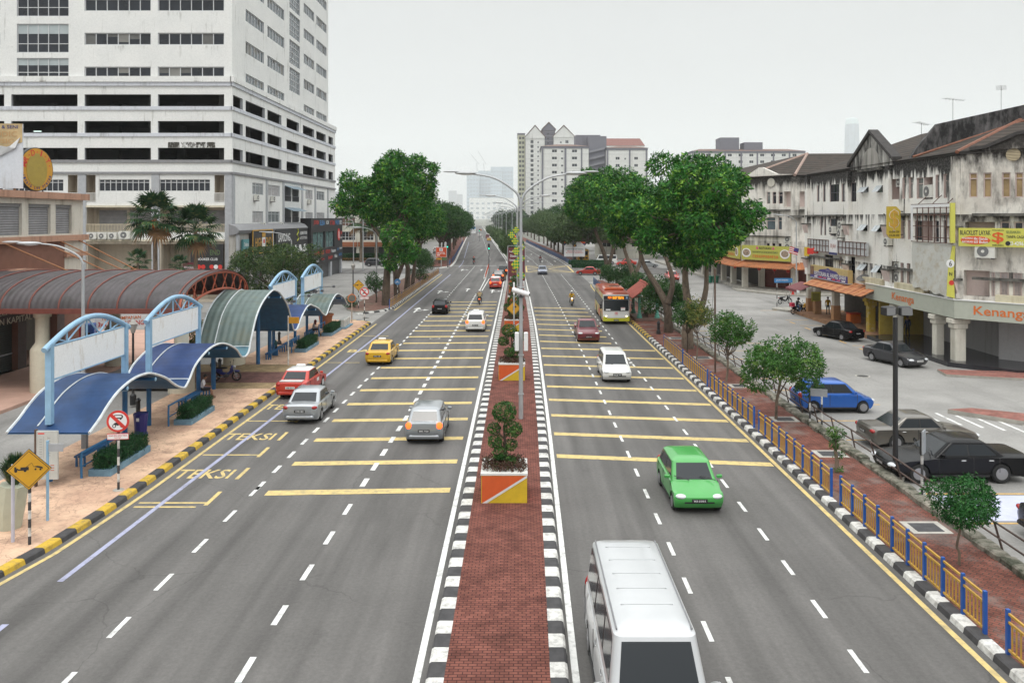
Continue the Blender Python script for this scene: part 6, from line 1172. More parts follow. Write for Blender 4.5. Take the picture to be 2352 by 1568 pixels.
# ================================================================ people
SKIN = M('skin_brown', (.24, .12, .075), .55, var=.05); HAIRM = M('hair_black', (.012, .010, .009), .6, var=0)
def person(label, loc, hd, pose, top, legs, hair=HAIRM, shoes=TRIM, helmet=None, skin=SKIN, sleeves=True, shorts=False, scarf=None, sc=1., bag=None):
    """one continuous skinned body; pose: stand / sit / ride; faces +Y at heading 0"""
    t = thing('person', label, 'person', loc, radians(hd)); t.scale = (sc, sc, sc)
    if pose == 'stand':
        hip = .92; J = {'pel': (0, 0, hip), 'w': (0, 0, 1.08), 'ch': (0, .0, 1.32), 'nk': (0, 0, 1.48), 'hd0': (0, .02, 1.56), 'hd1': (0, .03, 1.66), 'hd2': (0, .02, 1.74)}
        for s, n in ((1, 'r'), (-1, 'l')): J.update({'sh'+n: (s*.18, 0, 1.40), 'el'+n: (s*.25, -.03, 1.13), 'wr'+n: (s*.24, .08, .90), 'hp'+n: (s*.09, 0, .86), 'kn'+n: (s*.11, .02+.03*s, .47), 'an'+n: (s*.12, -.02+.04*s, .09), 'to'+n: (s*.14, .15+.04*s, .03)})
    elif pose == 'sit':
        hip = .52; J = {'pel': (0, 0, hip), 'w': (0, .01, .68), 'ch': (0, .08, .90), 'nk': (0, .13, 1.05), 'hd0': (0, .17, 1.12), 'hd1': (0, .21, 1.20), 'hd2': (0, .21, 1.28)}
        for s, n in ((1, 'r'), (-1, 'l')): J.update({'sh'+n: (s*.18, .08, .98), 'el'+n: (s*.24, .14, .72), 'wr'+n: (s*.1, .38, .66), 'hp'+n: (s*.1, .04, .50), 'kn'+n: (s*.12, .46, .52), 'an'+n: (s*.1, .55, .10), 'to'+n: (s*.12, .72, .04)})
    else:
        hip = .86; J = {'pel': (0, -.2, hip), 'w': (0, -.17, 1.02), 'ch': (0, -.08, 1.24), 'nk': (0, -.03, 1.40), 'hd0': (0, 0, 1.47), 'hd1': (0, .03, 1.56), 'hd2': (0, .03, 1.65)}
        for s, n in ((1, 'r'), (-1, 'l')): J.update({'sh'+n: (s*.19, -.08, 1.33), 'el'+n: (s*.3, .08, 1.12), 'wr'+n: (s*.3, .3, 1.02), 'hp'+n: (s*.11, -.14, .84), 'kn'+n: (s*.22, .2, .68), 'an'+n: (s*.2, .0, .30), 'to'+n: (s*.21, .16, .26)})
    Rr = {'pel': .135, 'w': .12, 'ch': .15, 'nk': .055, 'hd0': .07, 'hd1': .098, 'hd2': .07, 'sh': .075, 'el': .043, 'wr': .03, 'hp': .095, 'kn': .06, 'an': .042, 'to': .035}
    names = list(J); vs = [J[n] for n in names]; ix = {n: i for i, n in enumerate(names)}; ed = [('pel', 'w'), ('w', 'ch'), ('ch', 'nk'), ('nk', 'hd0'), ('hd0', 'hd1'), ('hd1', 'hd2')]
    for n in 'rl': ed += [('ch', 'sh'+n), ('sh'+n, 'el'+n), ('el'+n, 'wr'+n), ('pel', 'hp'+n), ('hp'+n, 'kn'+n), ('kn'+n, 'an'+n), ('an'+n, 'to'+n)]
    es = [(ix[a], ix[b]) for a, b in ed]; rad = [Rr.get(n, Rr.get(n[:2], .05)) for n in names]; own = names[:]
    for n, s in (('r', 1), ('l', -1)):                             # palm, four fingers and a thumb
        e, w_ = V(J['el'+n]), V(J['wr'+n]); d = (w_-e).normalized(); sd = d.cross(V((0, 1, 0) if abs(d.y) < .8 else (0, 0, 1))).normalized(); cu = sd.cross(d)
        p = len(vs); vs.append(tuple(w_+d*.06)); rad.append(.03); own.append('wr'+n); es.append((ix['wr'+n], p))
        for k, (o, l) in enumerate(((-.026, .075), (-.009, .088), (.009, .082), (.026, .062))):
            a, b = w_+d*(.09+l*.4)+sd*o, w_+d*(.09+l*.75)+sd*o*1.15+cu*.03
            vs.append(tuple(a)); vs.append(tuple(b)); rad += [.0095, .008]; own += ['wr'+n]*2; es += [(p, len(vs)-2), (len(vs)-2, len(vs)-1)]
        vs.append(tuple(w_+d*.05+sd*.05)); vs.append(tuple(w_+d*.09+sd*.062+cu*.02)); rad += [.011, .009]; own += ['wr'+n]*2; es += [(p, len(vs)-2), (len(vs)-2, len(vs)-1)]
    me = bpy.data.meshes.new('body'); me.from_pydata(vs, es, []); o = bpy.data.objects.new('body', me); TMP.collection.objects.link(o)
    sk = o.modifiers.new('s', 'SKIN'); ss = o.modifiers.new('u', 'SUBSURF'); ss.levels = 1
    for i, sv in enumerate(me.skin_vertices[0].data): sv.radius = (rad[i]*(1.15 if names[min(i, len(names)-1)] in ('ch', 'w', 'pel') and i < len(names) else 1), rad[i]*(.8 if i < len(names) and names[i] in ('ch', 'w', 'pel') else 1)); sv.use_root = (i == 0)
    TMP.view_layers[0].update(); dg = TMP.view_layers[0].depsgraph; nm = bpy.data.meshes.new_from_object(o.evaluated_get(dg)); bpy.data.objects.remove(o)
    nm.materials.clear(); mats = [skin, top, legs, shoes]
    for q in mats: nm.materials.append(q)
    pts = [(V(J[a]), V(J[b]), a, b) for a, b in ed]
    for p in nm.polygons:
        c = p.center; best = min(pts, key=lambda q: (c-(q[0]+(q[1]-q[0])*max(0, min(1, (c-q[0]).dot(q[1]-q[0])/max(1e-9, (q[1]-q[0]).length_squared))))).length); a, b = best[2][:2], best[3][:2]; k = 0
        if b in ('w', 'ch', 'sh') or (a, b) == ('sh', 'el'): k = 1
        elif (a, b) == ('el', 'wr'): k = 1 if sleeves and (c-V(J['wr'+best[3][2]])).length > .06 else 0
        elif b in ('hp', 'kn'): k = 2
        elif b == 'an': k = 0 if shorts else 2
        elif b == 'to': k = 3
        p.material_index = k; p.use_smooth = True
    put('body', nm, t); h = V(J['hd1'])
    m = MB()
    if helmet: m.ell((h.x, h.y-.01, h.z+.03), (.135, .155, .145), helmet, 12, 8); m.ell((h.x, h.y+.1, h.z+.02), (.1, .06, .07), CARGL, 10, 6); m.build('helmet', t)
    elif scarf: m.ell((h.x, h.y-.02, h.z+.01), (.115, .12, .14), scarf, 12, 8); m.ell((h.x, h.y-.05, h.z-.18), (.17, .13, .12), scarf, 12, 8); m.build('headscarf', t)
    else: m.ell((h.x, h.y-.025, h.z+.035), (.103, .108, .098), hair, 12, 8); m.build('hair', t)
    m = MB()
    if not helmet:
        for s in (1, -1): m.ell((s*.035, h.y+.095, h.z+.005), (.014, .008, .009), HAIRM, 6, 4)
        m.ell((0, h.y+.108, h.z-.025), (.014, .02, .025), skin, 6, 5); m.ell((0, h.y+.094, h.z-.06), (.025, .008, .008), M('lip', (.2, .07, .06), .5), 6, 4)
        for s in (1, -1): m.ell((s*.1, h.y, h.z-.01), (.012, .022, .03), skin, 6, 4)
        m.build('face', t)
    if bag: m = MB(); m.cbox((0, -.17, 1.2), (.3, .16, .42), bag, 0, .06); m.build('backpack', t)
    return t
BLKC = M('cloth_black', (.02, .02, .022), .9); WHC = M('cloth_white', (.66, .66, .68), .85); JEAN = M('cloth_denim', (.12, .22, .42), .9); NAVY = M('cloth_navy', (.02, .025, .06), .9); YELC = M('cloth_yellow', (.55, .33, .02), .85); GRYC = M('cloth_grey', (.36, .34, .33), .9); TEALC = M('cloth_teal', (.02, .10, .11), .9); MARC = M('cloth_maroon', (.16, .03, .03), .9); KHAKI = M('cloth_khaki', (.36, .28, .15), .9)
person('person in white tee and dark shorts sitting barefoot on the blue bench', (-17.2, 43.3, .17), -75, 'sit', WHC, BLKC, sleeves=False, shorts=True, shoes=SKIN)
person('person in black shirt hunched forward on the middle bench', (-17.35, 57.2, .17), 100, 'sit', TEALC, BLKC)
person('person in maroon headscarf sitting on the farthest bench', (-17.1, 66.4, .17), -80, 'sit', GRYC, BLKC, scarf=MARC)
person('person in yellow shirt and black trousers standing in the curry house arcade', (31.2, 80.2, .28), 160, 'stand', YELC, BLKC)
person('person in dark blue standing in the arcade by the yellow column', (31.6, 64.6, .3), 120, 'stand', NAVY, BLKC)
person('person with dark backpack waiting inside the green bus shelter', (12.3, 79.6, .3), 200, 'stand', GRYC, BLKC, bag=TRIM)
person('person in black jacket and jeans sitting on the pink box motorcycle', (29.1, 82.7, 0), -75, 'ride', BLKC, JEAN, helmet=P_BLK, shoes=WHC)
person('rider in yellow vest on the motorcycle passing the bus', (6.1, 90.6, 0), 180, 'ride', YELC, BLKC, helmet=P_WH)
person('rider in khaki jacket and white helmet near the turning lane', (-4.45, 92, 0), 0, 'ride', KHAKI, BLKC, helmet=P_WH)
person('rider in black on the distant motorcycle before the far junction', (-9.5, 171, 0), 0, 'ride', BLKC, BLKC, helmet=P_RED); person('rider on the distant motorcycle in the right carriageway', (4.9, 176, 0), 178, 'ride', MARC, BLKC, helmet=P_BLK); person('rider on the tiny farthest motorcycle', (-9+bend(540), 540, 0), 3, 'ride', BLKC, BLKC, helmet=P_BLK)
# ================================================================ vegetation
import numpy as np
NR = np.random.default_rng(5)
def leaves(name, P, N, size, mat, parent, per=6, aspect=.36, droop=.25, spread=.9, jit=.35):
    """rosettes of kite-shaped leaflets at points P facing N"""
    P = np.asarray(P, float); N = np.asarray(N, float); n = len(P)
    off = OFF.get(parent.name) if parent is not None else None
    if off is not None: P = P-np.array(off)
    a = np.where(np.abs(N[:, 2:3]) < .9, np.array([[0, 0, 1.]]), np.array([[1., 0, 0]])); U = np.cross(N, a); U /= np.linalg.norm(U, axis=1)[:, None]; W = np.cross(N, U)
    ph = NR.uniform(0, 2*pi, (n, 1))+np.arange(per)[None]*2*pi/per+NR.normal(0, .3, (n, per)); k = NR.uniform(.15, 1.1, (n, per))
    D = (U[:, None]*np.cos(ph)[..., None]+W[:, None]*np.sin(ph)[..., None])*spread+N[:, None]*k[..., None]; D[..., 2] -= droop; D += NR.normal(0, .2, D.shape); D /= np.linalg.norm(D, axis=2)[..., None]
    S = size*NR.uniform(.65, 1.3, (n, per, 1)); C = P[:, None]+D*S*.12+NR.normal(0, size*jit, (n, per, 3))
    Q = np.cross(D, N[:, None]+NR.normal(0, .35, D.shape)); Q /= np.linalg.norm(Q, axis=2)[..., None]+1e-9
    V0 = C; V2 = C+D*S; M_ = C+D*S*.5; V1 = M_+Q*S*aspect*.5; V3 = M_-Q*S*aspect*.5
    vs = np.stack([V0, V1, V2, V3], 2).reshape(-1, 3); m = len(vs)//4
    me = bpy.data.meshes.new(name); me.vertices.add(m*4); me.vertices.foreach_set("co", vs.ravel()); me.loops.add(m*4); me.loops.foreach_set("vertex_index", np.arange(m*4, dtype=np.int32))
    me.polygons.add(m); me.polygons.foreach_set("loop_start", np.arange(0, m*4, 4, dtype=np.int32)); me.polygons.foreach_set("loop_total", np.full(m, 4, np.int32)); me.materials.append(mat); me.update(); me.validate()
    return put(name, me, parent)
def ball_pts(clumps, dens, cc=None, inner=.18):
    Ps, Ns = [], []
    for c in clumps:
        c0 = np.array(c[:3]); r = np.array(c[3:6] if len(c) >= 6 else (c[3],)*3); n = max(6, int(dens*4*pi*(r.mean()**2)))
        d = NR.normal(size=(n, 3)); d /= np.linalg.norm(d, axis=1)[:, None]
        if cc is not None:
            o = c0-np.array(cc); o = o/(np.linalg.norm(o)+1e-6); keep = (d@o > -.35)|(NR.random(n) < .25); d = d[keep]
        rad = 1-np.abs(NR.normal(0, inner, (len(d), 1))); lump = 1+.10*np.sin(d[:, :1]*7+c0[0])*np.cos(d[:, 1:2]*6+c0[2])
        Ps.append(c0+d*r*rad*lump); Ns.append(d)
    return np.concatenate(Ps), np.concatenate(Ns)
def crown_clumps(cen, rad, n, cr, seed=0, low=-.75):
    R2 = random.Random(seed); out = []; k = 0
    while len(out) < n:
        k += 1; z = 1-2*(len(out)+.5)/n; 
        if z < low: z = R2.uniform(low, .5)
        a = k*2.39996+R2.uniform(-.5, .5); q = sqrt(max(0, 1-z*z)); f = R2.uniform(.6, .98); r = cr*R2.uniform(.6, 1.3)
        out.append((cen[0]+rad[0]*f*q*cos(a), cen[1]+rad[1]*f*q*sin(a), cen[2]+rad[2]*f*z, r, r, r*.82))
    out.append((*cen, rad[0]*.5, rad[1]*.5, rad[2]*.5)); return out
LF1 = M_leaf('leaf_rain_tree', (.006, .042, .008), (.042, .20, .022), (.19, .36, .045)); LF2 = M_leaf('leaf_dark', (.010, .04, .010), (.036, .11, .022), (.07, .15, .03)); LF3 = M_leaf('leaf_young', (.02, .07, .012), (.06, .175, .026), (.13, .22, .04)); LF4 = M_leaf('leaf_yellowing', (.06, .09, .02), (.13, .16, .035), (.28, .22, .05)); LF5 = M_leaf('leaf_topiary', (.010, .05, .010), (.04, .135, .022), (.10, .20, .04), 2.5); LF6 = M_leaf('leaf_light_tree', (.03, .06, .018), (.075, .13, .04), (.12, .17, .06)); HDG = M_leaf('leaf_hedge', (.006, .035, .012), (.018, .085, .025), (.04, .14, .04), 3); PLM = M_leaf('leaf_palm', (.010, .035, .014), (.03, .085, .03), (.12, .14, .05), 1.5); PUP = M_leaf('leaf_brown_bed', (.05, .028, .02), (.11, .05, .035), (.08, .10, .04), 3)
BARK = M_stain('bark', (.115, .085, .062), (.03, .024, .02), .5, streak=.35, scale=3); BARKP = M_stain('bark_pale', (.20, .155, .115), (.06, .05, .04), .45, streak=.5, scale=3)
def limb(m, a, b, r0, r1, bendy=.3, seed=0, mat=None):
    R2 = random.Random(seed); a, b = V(a), V(b); L = (b-a).length; pts = [a]
    for k in (1, 2, 3): p = a.lerp(b, k/4); pts.append(p+V((R2.uniform(-1, 1), R2.uniform(-1, 1), R2.uniform(-.3, .3)))*L*.05*bendy*3)
    pts.append(b); m.tube([tuple(p) for p in catmull([tuple(p) for p in pts], 3)], [r0+(r1-r0)*i/12 for i in range(13)], mat or BARK, 8)
def tree(name, label, base, cen, rad, n, cr, leaf, dens=7, size=.34, trunks=None, seed=1, group=None, r0=.32, bark=None, per=6, extra=(), cat='tree', low=-.75):
    t = thing(name, label, cat, base, 0, group, world=True); cl = crown_clumps(cen, rad, n, cr, seed, low)+list(extra); m = MB(); mt = bark or BARK
    fork = (base[0]+(cen[0]-base[0])*.35, base[1]+(cen[1]-base[1])*.35, base[2]+(cen[2]-rad[2]-base[2])*.75)
    if trunks:
        for pts, ra, rb in trunks:
            q = catmull(pts, 4); m.tube(q, [ra+(rb-ra)*i/(len(q)-1) for i in range(len(q))], mt, 10)
        tip = trunks[0][0][-1]; tips = [tr[0][-1] for tr in trunks]
    else:
        m.tube(catmull([(base[0], base[1], base[2]-.05), (base[0]*.7+fork[0]*.3+.06, base[1], base[2]*.6+fork[2]*.4), fork], 4), [r0*1.35]+[r0*(1-.04*i) for i in range(8)], mt, 10); tips = [fork]
    for i, c in enumerate(cl[::2 if n > 14 else 1]):
        tip = min(tips, key=lambda p: (V(p)-V(c[:3])).length); limb(m, tip, c[:3], r0*.42, r0*.1, 1, seed*31+i, mt)
    m.build('trunk', t); P, N = ball_pts(cl, dens, cen); leaves('crown', P, N, size, leaf, t, per); return t
PV = lambda x, y, Y: px(x, y, Y)
# right: the big forked tree and its neighbours
tree('rain_tree', 'big forked tree with tall dense crown on the right brick pavement', (12.76, 60, .16), (13.3, 60, 10.3), (3.9, 3.9, 4.6), 34, 1.15, LF1, 11, .36,
     [([(12.8, 60, 0), (12.75, 60, 1.6), (13.0, 60, 2.6), (12.7, 60.1, 4.3), (12.6, 60, 6.2), (12.9, 60, 9)], .48, .14), ([(12.9, 60, 2.4), (13.7, 59.8, 3.2), (14.1, 59.8, 4.6), (14.2, 59.9, 6.3), (14.6, 60, 9.5)], .30, .1)], 3, r0=.4, bark=BARKP, low=-.95)
tree('rain_tree', 'leaning twin trunk tree right behind the green bus shelter', (12.9, 68.4, .16), (11.0, 73, 10.2), (2.9, 3, 3.7), 20, 1.1, LF1, 12, .36,
     [([(12.9, 68.4, 0), (12.85, 68.5, 2.2), (12.3, 70, 3.8), (11.2, 71.5, 6.0), (10.8, 72.5, 9)], .42, .12), ([(12.85, 68.5, 2.6), (13.4, 69, 4.5), (13.0, 70, 6.5), (12.6, 72, 9)], .28, .1)], 4, r0=.34)
tree('rain_tree', 'tree with brown twin trunks between the bus and the far car park', (14.2, 97, .16), (11.8, 97, 11.6), (3.9, 3.9, 4.0), 22, 1.25, LF1, 8, .4,
     [([(14.2, 97, 0), (14.0, 97, 3), (13.0, 97, 6), (12, 97, 10)], .4, .12), ([(14.0, 97, 2.6), (14.9, 97, 5), (14.4, 97, 8.5)], .3, .1)], 5, r0=.34, bark=BARKP)
tree('rain_tree', 'tallest far tree at the junction corner before the apartments', (14.6, 126, .16), (12.4, 128, 12.5), (5.0, 4.8, 4.8), 26, 1.5, LF1, 8, .45,
     [([(14.6, 126, 0), (13.8, 127, 4), (12.4, 128, 8), (12.2, 128, 11)], .45, .14), ([(14.3, 126.5, 2), (15.2, 127, 6), (14.4, 128, 10)], .35, .12)], 6, r0=.4)
# left: the tall group behind the railing
tree('rain_tree', 'tallest tree on the left with a pale curved limb in front of the tower', (-14.9, 89.7, .16), (-13.6, 92, 13.6), (4.2, 4.0, 4.4), 28, 1.2, LF1, 11, .38,
     [([(-14.9, 89.7, 0), (-14.8, 89.7, 3), (-14.5, 89.8, 5.2), (-13.2, 90, 8), (-12.8, 91, 12)], .5, .16), ([(-14.6, 89.8, 6.5), (-16.5, 90.5, 9), (-18.4, 91, 11.3)], .2, .08)], 7, r0=.38,
     extra=[(-18.6, 91, 12.6, 1.9, 1.7, 1.5), (-19.9, 91, 11.4, 1.3, 1.3, 1.1), (-17.4, 91, 11.2, 1.4, 1.3, 1.0), (-19.2, 91.2, 14.2, 1.2, 1.2, 1.1), (-17.5, 91.5, 13.4, 1.5, 1.4, 1.2), (-13.4, 88.6, 8.0, 1.7, 1.4, 1.9), (-12.4, 88.8, 6.4, 1.2, 1.1, 1.4), (-14.2, 88.8, 5.4, .9, .9, 1.1)])
tree('rain_tree', 'second tree behind the left railing with twin dark trunks', (-14.7, 97, .16), (-14.5, 99, 10.5), (3.2, 3, 3.4), 14, 1.3, LF1, 7, .38, [([(-14.7, 97, 0), (-14.9, 97, 3), (-15.2, 97.5, 6), (-14.8, 98, 9)], .42, .14), ([(-14.8, 97, 2.6), (-13.9, 97.5, 5), (-13.4, 98, 8)], .3, .12)], 8, r0=.34)
tree('rain_tree', 'third tree behind the left railing with a bent knobbly trunk', (-14.6, 104, .16), (-13.4, 106, 10), (3, 3, 3.2), 12, 1.3, LF1, 6, .4, [([(-14.6, 104, 0), (-14.4, 104, 3.5), (-15.1, 104, 5.5), (-14, 105, 9)], .4, .12)], 9, r0=.3)
tree('rain_tree', 'fourth tree behind the left railing, farthest along the verge', (-14.9, 112, .16), (-13.6, 113, 9), (3.2, 3, 2.6), 12, 1.3, LF1, 6, .4, None, 10, r0=.3)
for i, (x, y, z, r, lab) in enumerate(((-15.2, 124, 3.6, 2.0, 'round dark small tree beyond the left tree group'), (-15.6, 131, 3.0, 1.6, 'smaller round dark tree at the end of the left railing'), (-14.4, 116, 1.9, 1.0, 'low bushy tree between the left tree trunks'), (-16.5, 92.5, 2.4, 1.1, 'sprawling shrub beside the tallest left trunk'))):
    tree('round_tree', lab, (x, y, .16), (x, y, z), (r, r, r*.75), 9, r*.5, LF2, 14, .2, None, 20+i, 'small round trees on the left verge', r0=.09)
# right pavement: young trees
tree('young_tree', 'round leafy young tree shading the blue hatchback', (12.6, 38.9, .16), (12.9, 38.9, 2.95), (1.75, 1.7, 1.25), 20, .62, LF3, 30, .16, [([(12.6, 38.9, 0), (12.62, 38.9, .9), (12.75, 38.9, 1.7), (12.9, 38.9, 2.4)], .075, .05), ([(12.68, 38.9, 1.3), (13.1, 38.9, 2.0)], .045, .03)], 31, r0=.07, bark=BARKP, per=5)
tree('young_tree', 'small leafy tree nearest the camera on the right pavement', (12.5, 22.6, .16), (12.6, 22.6, 1.95), (.88, .85, .62), 16, .34, M_leaf('leaf_glossy', (.008, .045, .010), (.025, .13, .025), (.07, .21, .05), 2), 80, .10, [([(12.5, 22.6, 0), (12.52, 22.6, .5), (12.45, 22.6, .7), (12.55, 22.6, 1.2), (12.55, 22.6, 1.6)], .04, .03)], 32, r0=.045, bark=BARKP, per=5)
tree('young_tree', 'leafy young tree between the round tree and the big forked tree', (12.5, 47.9, .16), (12.85, 47.9, 3.15), (1.15, 1.1, .95), 14, .5, LF3, 26, .17, None, 33, r0=.07, bark=BARKP, per=5)
tree('young_tree', 'thin yellowing young tree beside the leaning iron pole', (12.35, 55.2, .16), (12.5, 55.2, 3.4), (.8, .8, .9), 10, .45, LF4, 18, .17, None, 34, r0=.05, bark=BARKP, per=5)
tree('bush_tree', 'spreading dark bush tree in front of the big forked trunk', (11.9, 56.4, .16), (12.2, 56.6, 3.0), (1.35, 1.2, .7), 12, .5, LF2, 26, .18, None, 35, r0=.06, per=5)
tree('bush_tree', 'broad dark bush tree beside the green bus shelter', (13.2, 71.2, .16), (13.0, 71, 2.9), (2.0, 1.6, 1.35), 16, .7, LF2, 22, .2, None, 36, r0=.1, per=5)
for i, (x, y, z, r, lab) in enumerate(((13.7, 90, 2.4, 1.7, 'low round bush tree behind the bus roof'), (13.4, 101, 2.6, 2.0, 'round dark bush tree by the far blue railing'), (12.9, 113, 2.2, 1.5, 'dark bush tree at the pavement tip before the side street'), (15.5, 84.5, 1.9, 1.4, 'bright shrub behind the bus shelter roof'))): tree('bush_tree', lab, (x, y, .16), (x, y, z), (r, r, r*.7), 10, r*.48, LF2 if i < 3 else LF3, 14, .22, None, 40+i, 'bush trees on the right pavement', r0=.09)
t = thing('pruned_shoot', 'thin pruned tree shoot with two leaf tufts by the railing gap', 'tree', (12.3, 30.8, .16), 0, world=True); m = MB(); m.tube([(12.3, 30.8, 0), (12.33, 30.8, .6), (12.25, 30.8, 1.2), (12.32, 30.8, 1.75)], [.09, .08, .06, .03], BARKP, 8); m.build('trunk', t); P, N = ball_pts([(12.3, 30.8, 1.72, .3, .3, .2), (12.25, 30.8, 1.3, .18, .18, .22), (12.42, 30.8, .85, .16, .16, .12), (12.4, 30.8, .25, .14, .14, .1)], 110); leaves('crown', P, N, .1, LF3, t, 5)
tree('street_tree', 'broad olive green tree in front of the shop annexe sign boards', (-26.5, 86, 0), (-26.2, 86, 5.0), (4.2, 3.4, 2.2), 20, 1.25, M_leaf('leaf_olive', (.018, .05, .015), (.055, .10, .025), (.14, .17, .05)), 11, .25, None, 45, r0=.25, per=5, extra=[(-24, 85, 2.6, 1.8, 1.4, 1.6), (-28, 85, 2.4, 1.6, 1.4, 1.5), (-26, 84.6, 2.2, 1.8, 1.4, 1.5), (-22.3, 86, 6.2, 1.2, 1.2, .9), (-29.8, 86, 5.6, 1.1, 1.1, .9)])
# palms in front of the tower
def palm(label, x, y, h, n=30, s=1., group='fan palms before the tower', fruit=False):
    t = thing('fan_palm', label, 'palm tree', (x, y, 0), 0, group, world=True); m = MB(); m.tube([(x, y, 0), (x+.05, y, h*.5), (x, y, h)], [.2*s, .15*s, .14*s], BARKP, 10); m.build('trunk', t); P, D = [], []; c = MB(); lm = PLM; R2 = random.Random(int(x*10))
    dead = M('palm_dead', (.20, .11, .05), .9, var=.3)
    for k in range(n):
        a = k*2.4; el = radians(80-k*135/n)+R2.uniform(-.1, .1); d = V((cos(a)*cos(el), sin(a)*cos(el), sin(el))); b = V((x, y, h)); L = 1.25*s; q = b+d*L; mt = dead if el < radians(-42) else lm
        c.tube([tuple(b), tuple(b+d*L*.5+V((0, 0, .06))), tuple(q)], [.03, .022, .015], mt, 4); sd = d.cross(V((0, 0, 1))); sd = sd.normalized() if sd.length > .1 else V((1, 0, 0)); nn = sd.cross(d)
        for j in range(17):
            th = radians(-115+230*j/16); u = (d*cos(th)+sd*sin(th)).normalized(); R_ = (1.05-.25*abs(th)/2)*s*R2.uniform(.9, 1.1); tip = q+u*R_+V((0, 0, -.30*s*(1-d.z*.4))); mid = q+u*R_*.55+nn*.04; w = u.cross(nn)*.075*s
            c.add([tuple(q), tuple(mid+w), tuple(tip), tuple(mid-w)], [(0, 1, 2, 3)], mt)
    c.build('crown', t)
    if fruit:
        f = MB(); OF = M('palm_fruit', (.42, .12, .03), .6)
        for k in range(36): f.ell((x+.2+R2.uniform(-.25, .25), y-.55+R2.uniform(-.15, .15), h-.6+R2.uniform(-.7, .35)), (.09, .09, .14), OF, 6, 4)
        f.build('fruit_cluster', t)
palm('taller fan palm with orange fruit before the white tower', -34.2, 75, 10.0, 34, 1.35, fruit=True); palm('shorter fan palm on the right of the fruiting palm', -31.2, 77, 8.9, 32, 1.3); palm('very small fan palm low behind the vaulted canopy', -38.2, 80, 5.6, 16, .7, None); palm('very small fan palm below the snooker panel', -34.4, 81, 5.1, 14, .65, None)
palm('hazy palm with drooping fronds before the white corner shops', -35.5, 180, 9.2, 22, 1.9, 'palms by the corner shops'); palm('second hazy palm closer to the tall left tree', -32.8, 184, 8.6, 22, 1.8, 'palms by the corner shops')
# potted palms, hedges and beds
def tuft(parent, x, y, z, r, h, n, mat, nm='foliage'):
    c = MB(); R2 = random.Random(int(abs(x*31+y)))
    for k in range(n):
        a = R2.uniform(0, 2*pi); e = R2.uniform(.1, 1); q = V((x+cos(a)*r*e, y+sin(a)*r*e, z+h*(1.15-.6*e*e))); b = V((x+cos(a)*.12*r, y+sin(a)*.12*r, z)); mid = b.lerp(q, .55)+V((0, 0, h*.22)); w = V((-sin(a), cos(a), 0))*.028*max(r, .5)
        c.add([tuple(b-w*.5), tuple(b+w*.5), tuple(mid+w), tuple(mid-w), tuple(q)], [(0, 1, 2, 3), (3, 2, 4)], mat)
    return c.build(nm, parent)
t = thing('potted_palm', 'leafy palm in a terracotta pot at the far end of the walkway', 'potted plant', (-17.3, 71.6, .16), 0, world=True); m = MB(); m.lathe([(.48, .16), (.62, 1.2), (.72, 1.22), (.72, 1.38), (.6, 1.38)], (-17.3, 71.6, 0), M('terracotta_pot', (.42, .15, .07), .8, var=.15), 18); m.build('pot', t); tuft(t, -17.3, 71.6, 1.35, 1.25, 1.5, 240, PLM)
t = thing('potted_palm', 'spiky palm in a tall pale pot at the left picture edge', 'potted plant', (-16.0, 25.0, .16), 0, world=True); m = MB(); m.tube([(-16.15, 25.3, .16), (-16.1, 25.3, .8), (-16.0, 25.3, 1.55)], [.34, .40, .42], M('pot_pale', (.45, .46, .36), .7, var=.1), 8, True, False); m.build('pot', t); tuft(t, -16.0, 25.3, 1.5, .75, .95, 260, PLM)
def hedge(parent, x0, x1, y0, y1, z0, z1, dens, size, mat=HDG, nm='hedge', taper=.06):
    m = MB(); m.box(x0+taper*2, x1-taper*2, y0+taper*2, y1-taper*2, z0, z1-.08, M('hedge_core', (.008, .022, .008), .95)); o = m.build(nm, parent); A = [((x1-x0)*(y1-y0), 2), ((x1-x0)*(z1-z0), 1), ((x1-x0)*(z1-z0), -1), ((y1-y0)*(z1-z0), 3), ((y1-y0)*(z1-z0), -3)]; P, N = [], []
    for ar, f in A:
        n = int(ar*dens)+4; u, v = NR.random(n), NR.random(n); X, Y, Z = x0+(x1-x0)*u, y0+(y1-y0)*v, z0+(z1-z0)*v
        if f == 2: p = np.stack([X, Y, np.full(n, z1-.03)], 1); q = (0, 0, 1)
        elif abs(f) == 1: p = np.stack([X, np.full(n, y1 if f > 0 else y0), Z], 1); q = (0, f, .2)
        else: p = np.stack([np.full(n, x1 if f > 0 else x0), Y if False else y0+(y1-y0)*u, Z], 1); q = (f/3, 0, .2)
        P.append(p+NR.normal(0, .035, p.shape)); N.append(np.tile(np.array(q, float)/np.linalg.norm(q), (n, 1)))
    leaves('leafage', np.concatenate(P), np.concatenate(N), size, mat, o, 5, .5); return o
PBX = M('planter_blue_grey', (.15, .27, .36), .8, var=.3, vs=3)
